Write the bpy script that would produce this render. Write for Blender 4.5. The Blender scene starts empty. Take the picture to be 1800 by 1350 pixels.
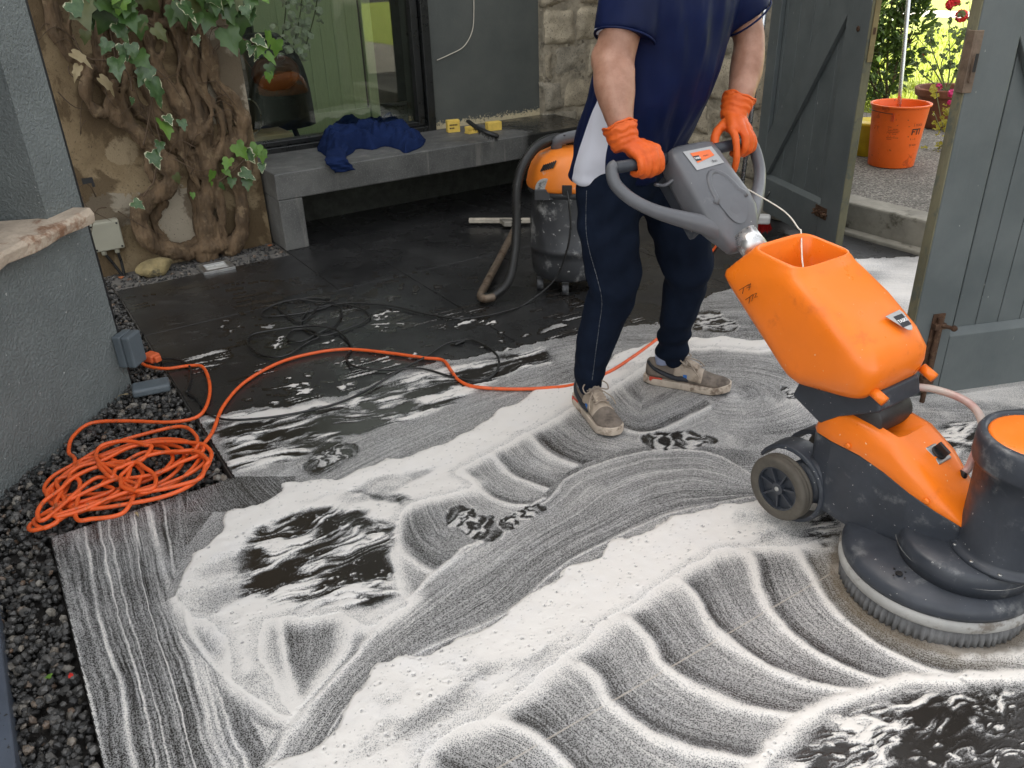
import bpy, bmesh, math, random
import numpy as np
from math import sin, cos, tan, pi, radians, sqrt, atan2, hypot
from mathutils import Vector, Matrix, Quaternion

SC = bpy.context.scene
COL = SC.collection

# ------------------------------------------------------------------ camera
CAM_H, FPX, PITCH, ROLL = 1.45, 1440.0, radians(27.5), radians(-2.0)
_f = np.array([0, cos(PITCH), -sin(PITCH)]); _r = np.array([1.0, 0, 0]); _u = np.cross(_r, _f)
CR = cos(ROLL) * _r + sin(ROLL) * _u
CU = -sin(ROLL) * _r + cos(ROLL) * _u
CW = _f
cam = bpy.data.cameras.new('camera'); cam_o = bpy.data.objects.new('camera', cam); COL.objects.link(cam_o)
cam.sensor_width = 36; cam.sensor_fit = 'HORIZONTAL'; cam.lens = 36 * FPX / 1800.0
cam.clip_start = 0.02; cam.clip_end = 500
_m = Matrix(((CR[0], CU[0], -CW[0], 0), (CR[1], CU[1], -CW[1], 0), (CR[2], CU[2], -CW[2], CAM_H), (0, 0, 0, 1)))
cam_o.matrix_world = _m
SC.camera = cam_o

# ------------------------------------------------------------------ light
SUN_EL = radians(50)
SUN_AZ = radians(32 + 24)                 # to the left of the view direction, behind the house
sd = Vector((-sin(SUN_AZ) * cos(SUN_EL), cos(SUN_AZ) * cos(SUN_EL), sin(SUN_EL)))   # towards the sun
world = bpy.data.worlds.new('World'); SC.world = world; world.use_nodes = True
wn = world.node_tree; bg = wn.nodes['Background']
sky = wn.nodes.new('ShaderNodeTexSky'); sky.sky_type = 'NISHITA'; sky.sun_disc = False
sky.sun_elevation = SUN_EL; sky.sun_rotation = atan2(sd.x, sd.y)
sky.air_density = 1.0; sky.dust_density = 3.0; sky.ozone_density = 0.6
hs = wn.nodes.new('ShaderNodeHueSaturation'); hs.inputs['Saturation'].default_value = .30      # desaturated as if by thin cloud, to neutralise the blue skylight
wt = wn.nodes.new('ShaderNodeMix'); wt.data_type = 'RGBA'; wt.blend_type = 'MULTIPLY'; wt.inputs[0].default_value = 1.0; wt.inputs[7].default_value = (1.0, .965, .90, 1)
wn.links.new(sky.outputs[0], hs.inputs['Color']); wn.links.new(hs.outputs[0], wt.inputs[6]); wn.links.new(wt.outputs[2], bg.inputs[0]); bg.inputs[1].default_value = 0.15
sun = bpy.data.lights.new('sun', 'SUN'); sun.energy = 4.5; sun.angle = radians(0.5); sun.color = (1.0, 0.95, 0.86)
sun_o = bpy.data.objects.new('sun', sun); COL.objects.link(sun_o); sun_o.location = (-6, 8, 12)
sun_o.rotation_euler = (-sd).to_track_quat('-Z', 'Y').to_euler()
SC.view_settings.view_transform = 'Standard'; SC.view_settings.look = 'None'
SC.view_settings.exposure = 2.1; SC.view_settings.gamma = 1.0
SC.view_settings.use_curve_mapping = False

# ------------------------------------------------------------------ geometry of the place
ANG = radians(32)                         # the courtyard's own axes: b along the bench wall, a towards it
BV = np.array([cos(ANG), sin(ANG), 0]); AV = np.array([-sin(ANG), cos(ANG), 0]); ZV = np.array([0, 0, 1.0])
def W(b, a, z=0.0): return BV * b + AV * a + ZV * z
def ray(x, y): return CR * ((x - 900) / FPX) - CU * ((y - 675) / FPX) + CW
CO = np.array([0, 0, CAM_H])
def G(x, y, z=0.0):
    d = ray(x, y); return CO + d * ((z - CAM_H) / d[2])
def PL(x, y, n, d0):
    d = ray(x, y); return CO + d * ((d0 - n @ CO) / (n @ d))
def WA(x, y, a): return PL(x, y, AV, a)   # point on the plane a = const
def WB(x, y, b): return PL(x, y, BV, b)
# the scrubbing machine's frame
MC = np.array([1.045, 1.595, 0]); MT = radians(-57)
MF = np.array([cos(MT), sin(MT), 0]); MS = np.array([MF[1], -MF[0], 0])
def M(f, s, z): return MC + MF * f + MS * s + ZV * z

# ------------------------------------------------------------------ helpers
rng = random.Random(7)
def hashn(ix, iy, iz, seed):
    h = (ix.astype(np.int64) * 374761393 + iy.astype(np.int64) * 668265263 + iz.astype(np.int64) * 2147483647 + seed * 1274126177) & 0xffffffff
    h = ((h ^ (h >> 13)) * 1274126177) & 0xffffffff
    h = ((h ^ (h >> 16)) * 2246822519) & 0xffffffff
    return ((h ^ (h >> 15)) & 0xffff) / 65535.0
def vn(x, y, z=0.0, seed=0):
    x = np.asarray(x, float); y = np.asarray(y, float); z = np.zeros_like(x) + z
    ix, iy, iz = np.floor(x), np.floor(y), np.floor(z)
    fx, fy, fz = x - ix, y - iy, z - iz
    fx, fy, fz = [t * t * t * (t * (t * 6 - 15) + 10) for t in (fx, fy, fz)]
    r = 0
    for dx in (0, 1):
        for dy in (0, 1):
            for dz in (0, 1):
                w = (fx if dx else 1 - fx) * (fy if dy else 1 - fy) * (fz if dz else 1 - fz)
                r = r + w * hashn(ix + dx, iy + dy, iz + dz, seed)
    return r
def fbm(x, y, z=0.0, seed=0, oct=3):
    s, a, t = 0, 1.0, 0
    for k in range(oct):
        s = s + a * vn(np.asarray(x) * 2 ** k, np.asarray(y) * 2 ** k, np.asarray(z) * 2 ** k, seed + k * 17); t += a; a *= .5
    return s / t
def sstep(a, b, x):
    t = np.clip((x - a) / (b - a), 0, 1); return t * t * (3 - 2 * t)
def catmull(pts, n=8, closed=False):
    P = [np.array(p, float) for p in pts]; out = []
    m = len(P)
    for i in range(m if closed else m - 1):
        g = (lambda k: P[k % m]) if closed else (lambda k: P[min(max(k, 0), m - 1)])
        p0, p1, p2, p3 = g(i - 1), g(i), g(i + 1), g(i + 2)
        for j in range(n):
            t = j / n
            out.append(.5 * ((2 * p1) + (-p0 + p2) * t + (2 * p0 - 5 * p1 + 4 * p2 - p3) * t * t + (-p0 + 3 * p1 - 3 * p2 + p3) * t ** 3))
    if not closed: out.append(P[-1])
    return np.array(out)
def unit(v):
    v = np.array(v, float); return v / (np.linalg.norm(v) + 1e-12)

class MB:
    def __init__(s): s.v = []; s.f = []; s.m = []; s.cur = 0
    def add(s, vs, fs):
        o = len(s.v); s.v.extend([tuple(map(float, p)) for p in vs]); s.f.extend([tuple(o + i for i in f) for f in fs]); s.m.extend([s.cur] * len(fs)); return s
    def obox(s, o, ax, ay, az):
        o, ax, ay, az = [np.array(t, float) for t in (o, ax, ay, az)]
        vs = [o, o + ax, o + ax + ay, o + ay, o + az, o + ax + az, o + ax + ay + az, o + ay + az]
        fs = [(0, 3, 2, 1), (4, 5, 6, 7), (0, 1, 5, 4), (1, 2, 6, 5), (2, 3, 7, 6), (3, 0, 4, 7)]
        if np.dot(np.cross(ax, ay), az) < 0: fs = [f[::-1] for f in fs]
        return s.add(vs, fs)
    def cbox(s, c, ax, ay, az):          # centred, full axes
        c, ax, ay, az = [np.array(t, float) for t in (c, ax, ay, az)]
        return s.obox(c - ax / 2 - ay / 2 - az / 2, ax, ay, az)
    def loft(s, rings, cap=True):
        n = len(rings[0]); vs = [p for r in rings for p in r]; fs = []
        for i in range(len(rings) - 1):
            for j in range(n):
                k = (j + 1) % n
                fs.append((i * n + j, i * n + k, (i + 1) * n + k, (i + 1) * n + j))
        if cap:
            fs.append(tuple(range(n))[::-1]); fs.append(tuple((len(rings) - 1) * n + j for j in range(n)))
        return s.add(vs, fs)
    def tube(s, pts, r, n=8, cap=True, up=None, squash=1.0):
        P = [np.array(p, float) for p in pts]; m = len(P)
        R = [r] * m if np.isscalar(r) else list(r)
        T = [unit(P[min(i + 1, m - 1)] - P[max(i - 1, 0)]) for i in range(m)]
        u = np.array(up, float) if up is not None else (np.array([0, 0, 1.0]) if abs(T[0][2]) < .9 else np.array([1.0, 0, 0]))
        rings = []
        for i in range(m):
            u = unit(u - T[i] * (u @ T[i])); w = np.cross(T[i], u)
            rings.append([P[i] + (u * cos(2 * pi * j / n) * squash + w * sin(2 * pi * j / n)) * R[i] for j in range(n)])
        return s.loft(rings, cap)
    def lathe(s, prof, c, ex=(1, 0, 0), ey=(0, 1, 0), ez=(0, 0, 1), n=24, cap=True):
        c, ex, ey, ez = [np.array(t, float) for t in (c, ex, ey, ez)]
        return s.loft([[c + ex * (q[0] * cos(2 * pi * j / n)) + ey * (q[0] * sin(2 * pi * j / n)) + ez * q[1] for j in range(n)] for q in prof], cap)
    def prism(s, poly, o, ex, ey, ez):    # poly in (ex, ey), pushed along ez
        o, ex, ey, ez = [np.array(t, float) for t in (o, ex, ey, ez)]
        a = [o + ex * p[0] + ey * p[1] for p in poly]; b = [p + ez for p in a]; n = len(a)
        fs = [tuple(range(n))[::-1], tuple(range(n, 2 * n))] + [(i, (i + 1) % n, n + (i + 1) % n, n + i) for i in range(n)]
        if np.dot(np.cross(ex, ey), ez) < 0: fs = [f[::-1] for f in fs]
        return s.add(a + b, fs)
    def ball(s, c, r, n=12, m=8, ax=None):
        c = np.array(c, float); r = (r, r, r) if np.isscalar(r) else r
        ax = ax or ((1, 0, 0), (0, 1, 0), (0, 0, 1)); ax = [np.array(t, float) for t in ax]
        rings = []
        for i in range(1, m):
            t = pi * i / m
            rings.append([c + ax[0] * (r[0] * sin(t) * cos(2 * pi * j / n)) + ax[1] * (r[1] * sin(t) * sin(2 * pi * j / n)) - ax[2] * (r[2] * cos(t)) for j in range(n)])
        return s.loft(rings, True)
    def build(s, name, mat, parent=None, smooth=False, bevel=0, seg=2, angle=35, sub=0):
        return mkobj(name, s.v, s.f, mat, parent, smooth, bevel, seg, angle, sub, s.m)

def mkobj(name, vs, fs, mat, parent=None, smooth=False, bevel=0, seg=2, angle=35, sub=0, mi=None, keep=False):
    V = np.array(vs, float)
    lo, hi = V.min(0), V.max(0); c = np.array([(lo[0] + hi[0]) / 2, (lo[1] + hi[1]) / 2, lo[2]])
    if keep: c = c * 0
    me = bpy.data.meshes.new(name); me.from_pydata((V - c).tolist(), [], fs)
    mats = mat if isinstance(mat, (list, tuple)) else [mat]
    for q in mats: me.materials.append(q)
    if mi is not None and len(mats) > 1: me.polygons.foreach_set('material_index', mi)
    if smooth: me.polygons.foreach_set('use_smooth', [True] * len(me.polygons))
    me.update()
    o = bpy.data.objects.new(name, me); COL.objects.link(o); o.location = c
    if parent is not None: setparent(o, parent)
    if bevel:
        b = o.modifiers.new('bevel', 'BEVEL'); b.width = bevel; b.segments = seg; b.limit_method = 'ANGLE'; b.angle_limit = radians(angle)
        if smooth: pass
        b.harden_normals = False
    if sub:
        b = o.modifiers.new('sub', 'SUBSURF'); b.levels = sub; b.render_levels = sub
    return o
def setparent(o, p):                        # parents are only ever translated; children keep their world place
    o.parent = p; o.matrix_parent_inverse = Matrix.Translation(-worldloc(p))
def worldloc(o):
    if o.parent is None: return Vector(o.location)
    return worldloc(o.parent) + o.matrix_parent_inverse.translation + Vector(o.location)
def tag(o, label, cat, group=None):
    o['label'] = label; o['category'] = cat
    if group: o['group'] = group
    return o
def kind(o, k): o['kind'] = k; return o
def thing(name, loc, label, cat, group=None):
    o = bpy.data.objects.new(name, None); COL.objects.link(o); o.location = Vector([float(t) for t in loc]); o.empty_display_size = .1
    return tag(o, label, cat, group)
def evaluated(o, name=None):
    """freeze modifiers into the mesh"""
    dg = bpy.context.evaluated_depsgraph_get(); dg.update()
    me = bpy.data.meshes.new_from_object(o.evaluated_get(dg), preserve_all_data_layers=True, depsgraph=dg)
    o.modifiers.clear(); o.data = me; return o
def fuse(mb, name, mat, parent=None, voxel=.008, smooth=6, fac=.5, disp=None):
    """union of overlapping closed pieces into one continuous smooth skin"""
    o = mb.build(name, mat, None)
    r = o.modifiers.new('r', 'REMESH'); r.mode = 'VOXEL'; r.voxel_size = voxel; r.use_smooth_shade = True
    if smooth:
        q = o.modifiers.new('s', 'SMOOTH'); q.iterations = smooth; q.factor = fac
    evaluated(o)
    if disp is not None:
        me = o.data; n = len(me.vertices); co = np.empty(n * 3); me.vertices.foreach_get('co', co); co = co.reshape(-1, 3)
        nn = np.empty(n * 3); me.vertices.foreach_get('normal', nn); nn = nn.reshape(-1, 3)
        wl = np.array(o.location); co = disp(co + wl, nn) - wl
        me.vertices.foreach_set('co', co.ravel()); me.update()
    o.data.polygons.foreach_set('use_smooth', [True] * len(o.data.polygons))
    o.data.materials.clear()
    for q in (mat if isinstance(mat, (list, tuple)) else [mat]): o.data.materials.append(q)
    if parent is not None: setparent(o, parent)
    return o
def coords(o):
    n = len(o.data.vertices); co = np.empty(n * 3); o.data.vertices.foreach_get('co', co)
    return co.reshape(-1, 3) + np.array(worldloc(o))
def fattr(o, name, vals):
    a = o.data.attributes.new(name, 'FLOAT', 'POINT'); a.data.foreach_set('value', np.ascontiguousarray(vals, dtype=np.float32))

# ------------------------------------------------------------------ materials
class N:
    def __init__(s, name):
        s.m = bpy.data.materials.new(name); s.m.use_nodes = True; s.t = s.m.node_tree
        s.b = s.t.nodes['Principled BSDF']; s.out = s.t.nodes['Material Output']
    def n(s, ty, **kw):
        q = s.t.nodes.new(ty)
        for k, v in kw.items(): setattr(q, k, v)
        return q
    def l(s, a, b): s.t.links.new(a, b)
    def coord(s, world=False):
        if world: return s.n('ShaderNodeNewGeometry').outputs['Position']
        return s.n('ShaderNodeTexCoord').outputs['Object']
    def noise(s, scale, detail=3, rough=.55, world=False, stretch=None, vec=None, dist=0):
        q = s.n('ShaderNodeTexNoise'); q.inputs['Scale'].default_value = scale; q.inputs['Detail'].default_value = detail; q.inputs['Roughness'].default_value = rough
        q.inputs['Distortion'].default_value = dist
        v = vec if vec is not None else s.coord(world)
        if stretch:
            mp = s.n('ShaderNodeMapping'); mp.inputs['Scale'].default_value = stretch; s.l(v, mp.inputs[0]); v = mp.outputs[0]
        s.l(v, q.inputs['Vector']); return q.outputs['Fac']
    def ramp(s, fac, stops):
        q = s.n('ShaderNodeValToRGB'); e = q.color_ramp.elements
        while len(e) < len(stops): e.new(.5)
        for i, (p, c) in enumerate(stops):
            e[i].position = p; e[i].color = (*c, 1) if len(c) == 3 else c
        s.l(fac, q.inputs[0]); return q.outputs[0]
    def mr(s, v, a, b, c=0., d=1.):
        q = s.n('ShaderNodeMapRange'); q.interpolation_type = 'SMOOTHSTEP'
        for i, t in enumerate((a, b, c, d)): q.inputs[i + 1].default_value = t
        s.l(v, q.inputs[0]); return q.outputs[0]
    def mix(s, fac, a, b):
        q = s.n('ShaderNodeMix', data_type='RGBA')
        for sock, v in ((q.inputs[0], fac), (q.inputs[6], a), (q.inputs[7], b)):
            if isinstance(v, (int, float)): sock.default_value = v
            elif isinstance(v, tuple): sock.default_value = (*v, 1)
            else: s.l(v, sock)
        return q.outputs[2]
    def math(s, op, a, b=0., c=None):
        q = s.n('ShaderNodeMath', operation=op)
        for i, v in enumerate((a, b) if c is None else (a, b, c)):
            if isinstance(v, (int, float)): q.inputs[i].default_value = v
            else: s.l(v, q.inputs[i])
        return q.outputs[0]
    def attr(s, name): return s.n('ShaderNodeAttribute', attribute_name=name)
    def bump(s, h, strength=.3, dist=.01, normal=None):
        q = s.n('ShaderNodeBump'); q.inputs['Strength'].default_value = strength; q.inputs['Distance'].default_value = dist
        s.l(h, q.inputs['Height'])
        if normal is not None: s.l(normal, q.inputs['Normal'])
        return q.outputs[0]
    def set(s, **kw):
        for k, v in kw.items():
            i = s.b.inputs[k.replace('_', ' ')]
            if isinstance(v, (int, float)): i.default_value = v
            elif isinstance(v, tuple): i.default_value = (*v, 1) if len(v) < len(i.default_value) else v
            else: s.l(v, i)
        return s
def dk(c, k): return tuple(t * k for t in c)
def pm(name, col, rough=.5, var=.18, scale=6, bump=.15, bscale=80, bdist=.004, metal=0., spec=.5, speck=None, wear=None, stretch=None, rvar=.12, sheen=0, coat=0, detail=4):
    """a plain procedural surface: colour drift, fine relief, uneven gloss, optional specks and wear"""
    k = N(name)
    a = k.noise(scale, detail, .6, stretch=stretch)
    c = k.ramp(a, [(.3, dk(col, 1 - var)), (.7, dk(col, 1 + var))])
    if wear:                                    # (colour, scale, lo, hi)
        w = k.mr(k.noise(wear[1], 6, .68), wear[2], wear[3]); c = k.mix(w, c, wear[0])
    if speck:                                   # (colour, scale, threshold)
        q = k.mr(k.noise(speck[1], 2, .5), speck[2], speck[2] + .04); c = k.mix(q, c, speck[0])
    r = k.mr(k.noise(scale * 2.3, 3, .6), .25, .75, max(rough - rvar, .02), min(rough + rvar, 1))
    k.set(Base_Color=c, Roughness=r, Metallic=metal, Specular_IOR_Level=spec)
    if bump: k.set(Normal=k.bump(k.noise(bscale, 4, .6, stretch=stretch), bump, bdist))
    if sheen: k.set(Sheen_Weight=sheen)
    if coat: k.set(Coat_Weight=coat, Coat_Roughness=.15)
    return k.m

# ================================================================== the setting
# ---- wet black paving
def mat_slab():
    k = N('wet black stone'); p = k.coord(True)
    big = k.noise(2.2, 5, .6, vec=p); fine = k.noise(420, 2, .6, vec=p); sp = k.noise(260, 1, .5, vec=p)
    c = k.ramp(big, [(.3, (.012, .012, .0125)), (.7, (.028, .028, .028))])
    c = k.mix(k.mr(sp, .66, .72, 0, .5), c, (.16, .16, .15))
    scuff = k.math('MULTIPLY', k.mr(k.noise(5, 6, .7, vec=p, stretch=(1, 2.2, 1)), .56, .74), k.mr(fine, .35, .65))
    c = k.mix(k.math('MULTIPLY', scuff, .35), c, (.20, .20, .19))
    r = k.mr(k.noise(3.1, 4, .6, vec=p), .3, .72, .10, .40)
    r = k.math('ADD', r, k.math('MULTIPLY', fine, .12))
    k.set(Base_Color=c, Roughness=r, Specular_IOR_Level=.5, Normal=k.bump(fine, .28, .0012)); return k.m
M_SLAB = mat_slab()
M_GROUT = pm('pale grout', (.15, .14, .125), .85, bscale=200)
FLOOR = MB().obox(W(-.13, -2.2, -.06), BV * 4.2, AV * 4.55, ZV * .047).obox(W(.402, 2.352, -.06), BV * 3.66, AV * 2.75, ZV * .047).build('courtyard_floor', M_GROUT)
kind(FLOOR, 'structure')
def slab(b0, b1, a0, a1):
    g = .0016
    MB().obox(W(b0 + g, a0 + g, -.012), BV * (b1 - b0 - 2 * g), AV * (a1 - a0 - 2 * g), ZV * .012).build('paving_slab', M_SLAB, FLOOR, bevel=.0012, seg=1)
AB = [-2.19, -.41, .97, 2.35, 3.73, 5.08]
for i in range(5):
    if AB[i] < 2.3: bs = [-.13, 1.25, 2.63, 4.01]
    else: bs = [.402, 1.7, 2.9, 4.01]
    for j in range(3):
        if AB[i] > 3.7 and j == 0:                      # the corner by the ivy is left to gravel
            slab(.402, 1.33, 3.73, 4.43); slab(1.33, 1.7, 3.73, 5.08)
        else: slab(bs[j], bs[j + 1], AB[i], AB[i + 1])

# ---- soap on the paving ------------------------------------------------
def px_of(P):
    D = P - CO; z = D @ CW
    return 900 + FPX * (D @ CR) / z, 675 - FPX * (D @ CU) / z
def inpoly(x, y, poly):
    r = np.zeros(x.shape, bool); n = len(poly)
    for i in range(n):
        (x0, y0), (x1, y1) = poly[i], poly[(i + 1) % n]
        if y0 == y1: continue
        c = ((y0 > y) != (y1 > y)) & (x < (x1 - x0) * (y - y0) / (y1 - y0) + x0); r ^= c
    return r
def polydist(X, Y, pl, closed=False):
    """distance, signed side and arc length of the nearest point of a polyline"""
    best = np.full(X.shape, 1e9); side = np.zeros(X.shape); arc = np.zeros(X.shape); acc = 0
    pts = list(pl) + ([pl[0]] if closed else [])
    for (x0, y0), (x1, y1) in zip(pts[:-1], pts[1:]):
        dx, dy = x1 - x0, y1 - y0; L2 = dx * dx + dy * dy + 1e-12
        t0 = ((X - x0) * dx + (Y - y0) * dy) / L2; t = np.clip(t0, 0, 1)
        d = np.hypot(X - x0 - t * dx, Y - y0 - t * dy); m = d < best - 1e-9
        best = np.where(m, d, best); sd_ = dx * (Y - y0) - dy * (X - x0)
        side = np.where(m, np.sign(sd_), side); arc = np.where(m, acc + t * sqrt(L2), arc); acc += sqrt(L2)
    return best, side, arc
def gcurve(px, n=8): return [tuple(G(x, y)[:2]) for x, y in catmull(px, n)]

NR, NC = 720, 900
th = np.linspace(math.atan(.93 / 1.45), math.atan(5.6 / 1.45), NR); yr = 1.45 * np.tan(th); kc = np.linspace(-.98, 1.0, NC)
FY = np.repeat(yr[:, None], NC, 1); FX = kc[None, :] * FY
PX, PY = px_of(np.stack([FX, FY, np.zeros_like(FX)], -1))
ba, aa = FX * BV[0] + FY * BV[1], FX * AV[0] + FY * AV[1]
on_slab = (((ba > -.128) & (aa < 2.348)) | ((ba > .405) & (aa < 4.42))) & (ba < 3.98)
# a little wobble so that traced edges are never clean
wx = (fbm(FX * 14, FY * 14, 0, 3) - .5); wy = (fbm(FX * 14, FY * 14, 0, 9) - .5)
wx2 = (fbm(FX * 55, FY * 55, 0, 13, 2) - .5); wy2 = (fbm(FX * 55, FY * 55, 0, 19, 2) - .5)
QX, QY = FX + .05 * wx + .012 * wx2, FY + .05 * wy + .012 * wy2
cov = np.zeros_like(FX); rr = np.zeros_like(FX); tt = np.zeros_like(FX); amp = np.zeros_like(FX); thick = np.zeros_like(FX)

far_edge = [(340, 735), (420, 722), (507, 713), (590, 697), (653, 677), (717, 650), (793, 633), (900, 613), (1000, 590), (1080, 575), (1165, 566), (1215, 548), (1240, 520), (1290, 508), (1400, 480), (1490, 458), (1560, 452), (1640, 450), (1800, 440)]
SOAP = [tuple(G(x, y)[:2]) for x, y in catmull(far_edge, 5)] + [(6, 3.5), (6, -1), (-1.6, -1), (-1.6, 1.9), tuple(G(300, 870)[:2])]
m = inpoly(QX.ravel(), QY.ravel(), SOAP).reshape(QX.shape)
cov[m] = .60; amp[m] = .22
# default streaks run along broad arcs
rr[:] = np.hypot(FX - 1.2, FY - .6); tt[:] = np.arctan2(FY - .6, FX - 1.2)

def family(curves, region, base=.51, rise=.12, ridge=.0135, rw=.90, am=.26, dip=.13, per=.14):
    reg = inpoly(PX.ravel(), PY.ravel(), [tuple(p) for p in region]).reshape(PX.shape) & on_slab
    idx = np.nonzero(reg); X, Y = FX[idx] + .010 * wx[idx], FY[idx] + .010 * wy[idx]
    D, T = [], []
    for cpx in curves:
        d, s, a = polydist(X, Y, gcurve(cpx, 6)); D.append(d * s); T.append(a)
    D = np.array(D); T = np.array(T); K = len(D)
    n = np.clip((D > 0).sum(0), 0, K); lo = np.clip(n - 1, 0, K - 1); hi = np.clip(n, 0, K - 1); j = np.arange(X.size)
    dlo = np.where(n > 0, np.abs(D[lo, j]), per); dhi = np.where(n < K, np.abs(D[hi, j]), per)
    dlo = np.where(n == 0, np.clip(per - dhi, 0, per), dlo); dhi = np.where(n == K, np.clip(per - dlo, 0.03, per), dhi)
    u = dlo / (dlo + dhi + 1e-9)
    c = base + rise * u + .10 * (fbm(X * 9, Y * 9, 0, 31) - .5)
    c -= dip * np.exp(-((u - .14) / .13) ** 2)
    wv = ridge * (.30 + 1.4 * fbm(X * 7, Y * 7, 0, 41)) * (.8 + .5 * fbm(X * 40, Y * 40, 0, 43, 2))
    rd = np.where(n < K, np.exp(-(np.abs(D[hi, j]) / wv) ** 2), 0) + np.where(n > 0, np.exp(-(np.abs(D[lo, j]) / (wv * .8)) ** 2), 0)
    c = np.maximum(c, c + (rw - c) * np.clip(rd, 0, 1))
    cov[idx] = c; rr[idx] = n * .37 + u * per; tt[idx] = T[lo, j]; amp[idx] = am * (1 - .8 * np.clip(rd, 0, 1)); thick[idx] = .35 * np.clip(rd, 0, 1) * rw

# sweeps of the brush, traced from the floor (ridges of pushed foam, left to right)
r1 = [(865, 1260), (905, 1278), (955, 1305), (1012, 1362)]
r2 = [(1020, 1170), (1047, 1192), (1078, 1243), (1144, 1293), (1230, 1322), (1350, 1345)]
r3 = [(1105, 1090), (1133, 1118), (1164, 1169), (1222, 1208), (1300, 1243), (1400, 1262), (1440, 1262)]
r4 = [(1190, 1020), (1217, 1044), (1248, 1094), (1275, 1122), (1333, 1164), (1411, 1199), (1500, 1216)]
r5 = [(1312, 970), (1324, 993), (1341, 1056), (1372, 1098), (1423, 1141), (1489, 1176), (1567, 1199), (1640, 1205)]
r6 = [(1395, 960), (1407, 978), (1434, 1028), (1469, 1075), (1528, 1126), (1606, 1168), (1683, 1190), (1800, 1200)]
family([r1, r2, r3, r4, r5, r6], [(730, 1500), (740, 1330), (870, 1240), (960, 1160), (1065, 1090), (1150, 1030), (1245, 965), (1330, 950), (1480, 930), (1500, 1010), (1600, 1090), (1720, 1120), (1900, 1110), (1900, 1195), (1567, 1199), (1450, 1246), (1372, 1300), (1325, 1360), (1200, 1500)], per=.16)
c1 = [(440, 1400), (480, 1330), (560, 1225), (640, 1130), (700, 1070), (760, 1012), (850, 950), (960, 880), (1000, 838), (1100, 800), (1186, 790), (1260, 800), (1330, 840)]
c2 = [(480, 1500), (560, 1330), (640, 1210), (760, 1140), (890, 1080), (985, 1000), (1075, 950), (1180, 905), (1300, 878), (1370, 872)]
family([c2[::-1], c1[::-1]], [(400, 1500), (470, 1335), (560, 1210), (640, 1120), (700, 1060), (760, 1002), (850, 942), (950, 868), (1000, 828), (1100, 790), (1186, 780), (1290, 790), (1400, 800), (1420, 880), (1300, 885), (1180, 915), (1075, 960), (985, 1010), (890, 1090), (760, 1150), (640, 1225), (560, 1350), (520, 1500)], base=.57, rise=.05, ridge=.010, rw=.76, am=.30, dip=.06, per=.2)
d1 = [(690, 880), (688, 920), (700, 965), (756, 1005), (800, 1000)]
d2 = [(790, 800), (815, 830), (850, 868), (900, 890), (950, 885)]
d3 = [(850, 780), (871, 807), (902, 838), (972, 862), (1010, 850)]
d4 = [(915, 745), (933, 768), (964, 799), (1023, 822), (1060, 820)]
d5 = [(1010, 650), (1030, 700), (1075, 745), (1140, 762), (1220, 730), (1290, 690)]
family([d1, d2, d3, d4, d5], [(690, 860), (760, 800), (860, 765), (960, 720), (1010, 640), (1130, 600), (1330, 600), (1420, 640), (1420, 800), (1290, 788), (1186, 778), (1100, 788), (1000, 826), (955, 870), (850, 945), (760, 1005), (700, 1060)], base=.55, rise=.10, ridge=.012, rw=.84, am=.25, dip=.11, per=.16)
def fan(cx, cy, region, base, am, seed):
    c0 = G(cx, cy)[:2]; reg = inpoly(PX.ravel() + 30 * wx.ravel(), PY.ravel() + 30 * wy.ravel(), region).reshape(PX.shape) & on_slab; idx = np.nonzero(reg); X, Y = FX[idx] - c0[0], FY[idx] - c0[1]
    rr[idx] = np.hypot(X, Y * 1.25); tt[idx] = np.arctan2(Y, X) * .3; amp[idx] = am; cov[idx] = base + .16 * (fbm(rr[idx] * 14, tt[idx] * 2, 0, seed) - .5) + .12 * (fbm(FX[idx] * 8, FY[idx] * 8, 0, seed + 1) - .5)
fan(1292, 692, [(1215, 600), (1420, 600), (1420, 760), (1300, 770), (1240, 700)], .58, .26, 80)
fan(1120, 700, [(930, 605), (1100, 574), (1165, 568), (1230, 600), (1150, 610), (1050, 660), (960, 690)], .58, .24, 82)
fan(1330, 600, [(1165, 566), (1245, 520), (1300, 508), (1420, 560), (1420, 600), (1230, 600)], .56, .28, 84)
f1 = [(490, 1080), (500, 1150), (520, 1250)]; f2 = [(410, 1120), (430, 1190), (505, 1262)]; f0 = [(318, 1045), (335, 1110), (380, 1170), (440, 1215), (505, 1262)]; f3 = [(620, 1090), (600, 1150), (530, 1240)]
family([f0, f2, f1, f3][::1], [(316, 1040), (420, 1050), (640, 1070), (640, 1120), (560, 1215), (505, 1270), (440, 1225), (375, 1180), (330, 1115)], base=.52, rise=.08, ridge=.018, rw=.90, am=.18, dip=.07, per=.12)
g1 = [(95, 935), (125, 1080), (160, 1220), (195, 1370)]; g2 = [(210, 905), (240, 1060), (290, 1210), (330, 1370)]; g3 = [(320, 870), (345, 1040), (410, 1190), (490, 1370)]
family([g1[::-1], g2[::-1], g3[::-1]][::1], [(70, 950), (300, 860), (420, 840), (330, 960), (295, 1040), (320, 1120), (400, 1200), (500, 1270), (455, 1345), (400, 1500), (60, 1500)], base=.46, rise=.03, ridge=.004, rw=.2, am=.42, dip=.0, per=.22)
hx = [(300, 880), (370, 870), (430, 870)]
bl = (PX < 520) & (PX > 330) & (PY > 838) & (PY < 900) & on_slab & (aa < 2.35); rr[bl] = np.hypot(FX[bl] + .2, FY[bl] - 2.6); tt[bl] = FX[bl]; amp[bl] = .3; cov[bl] = .44

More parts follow.
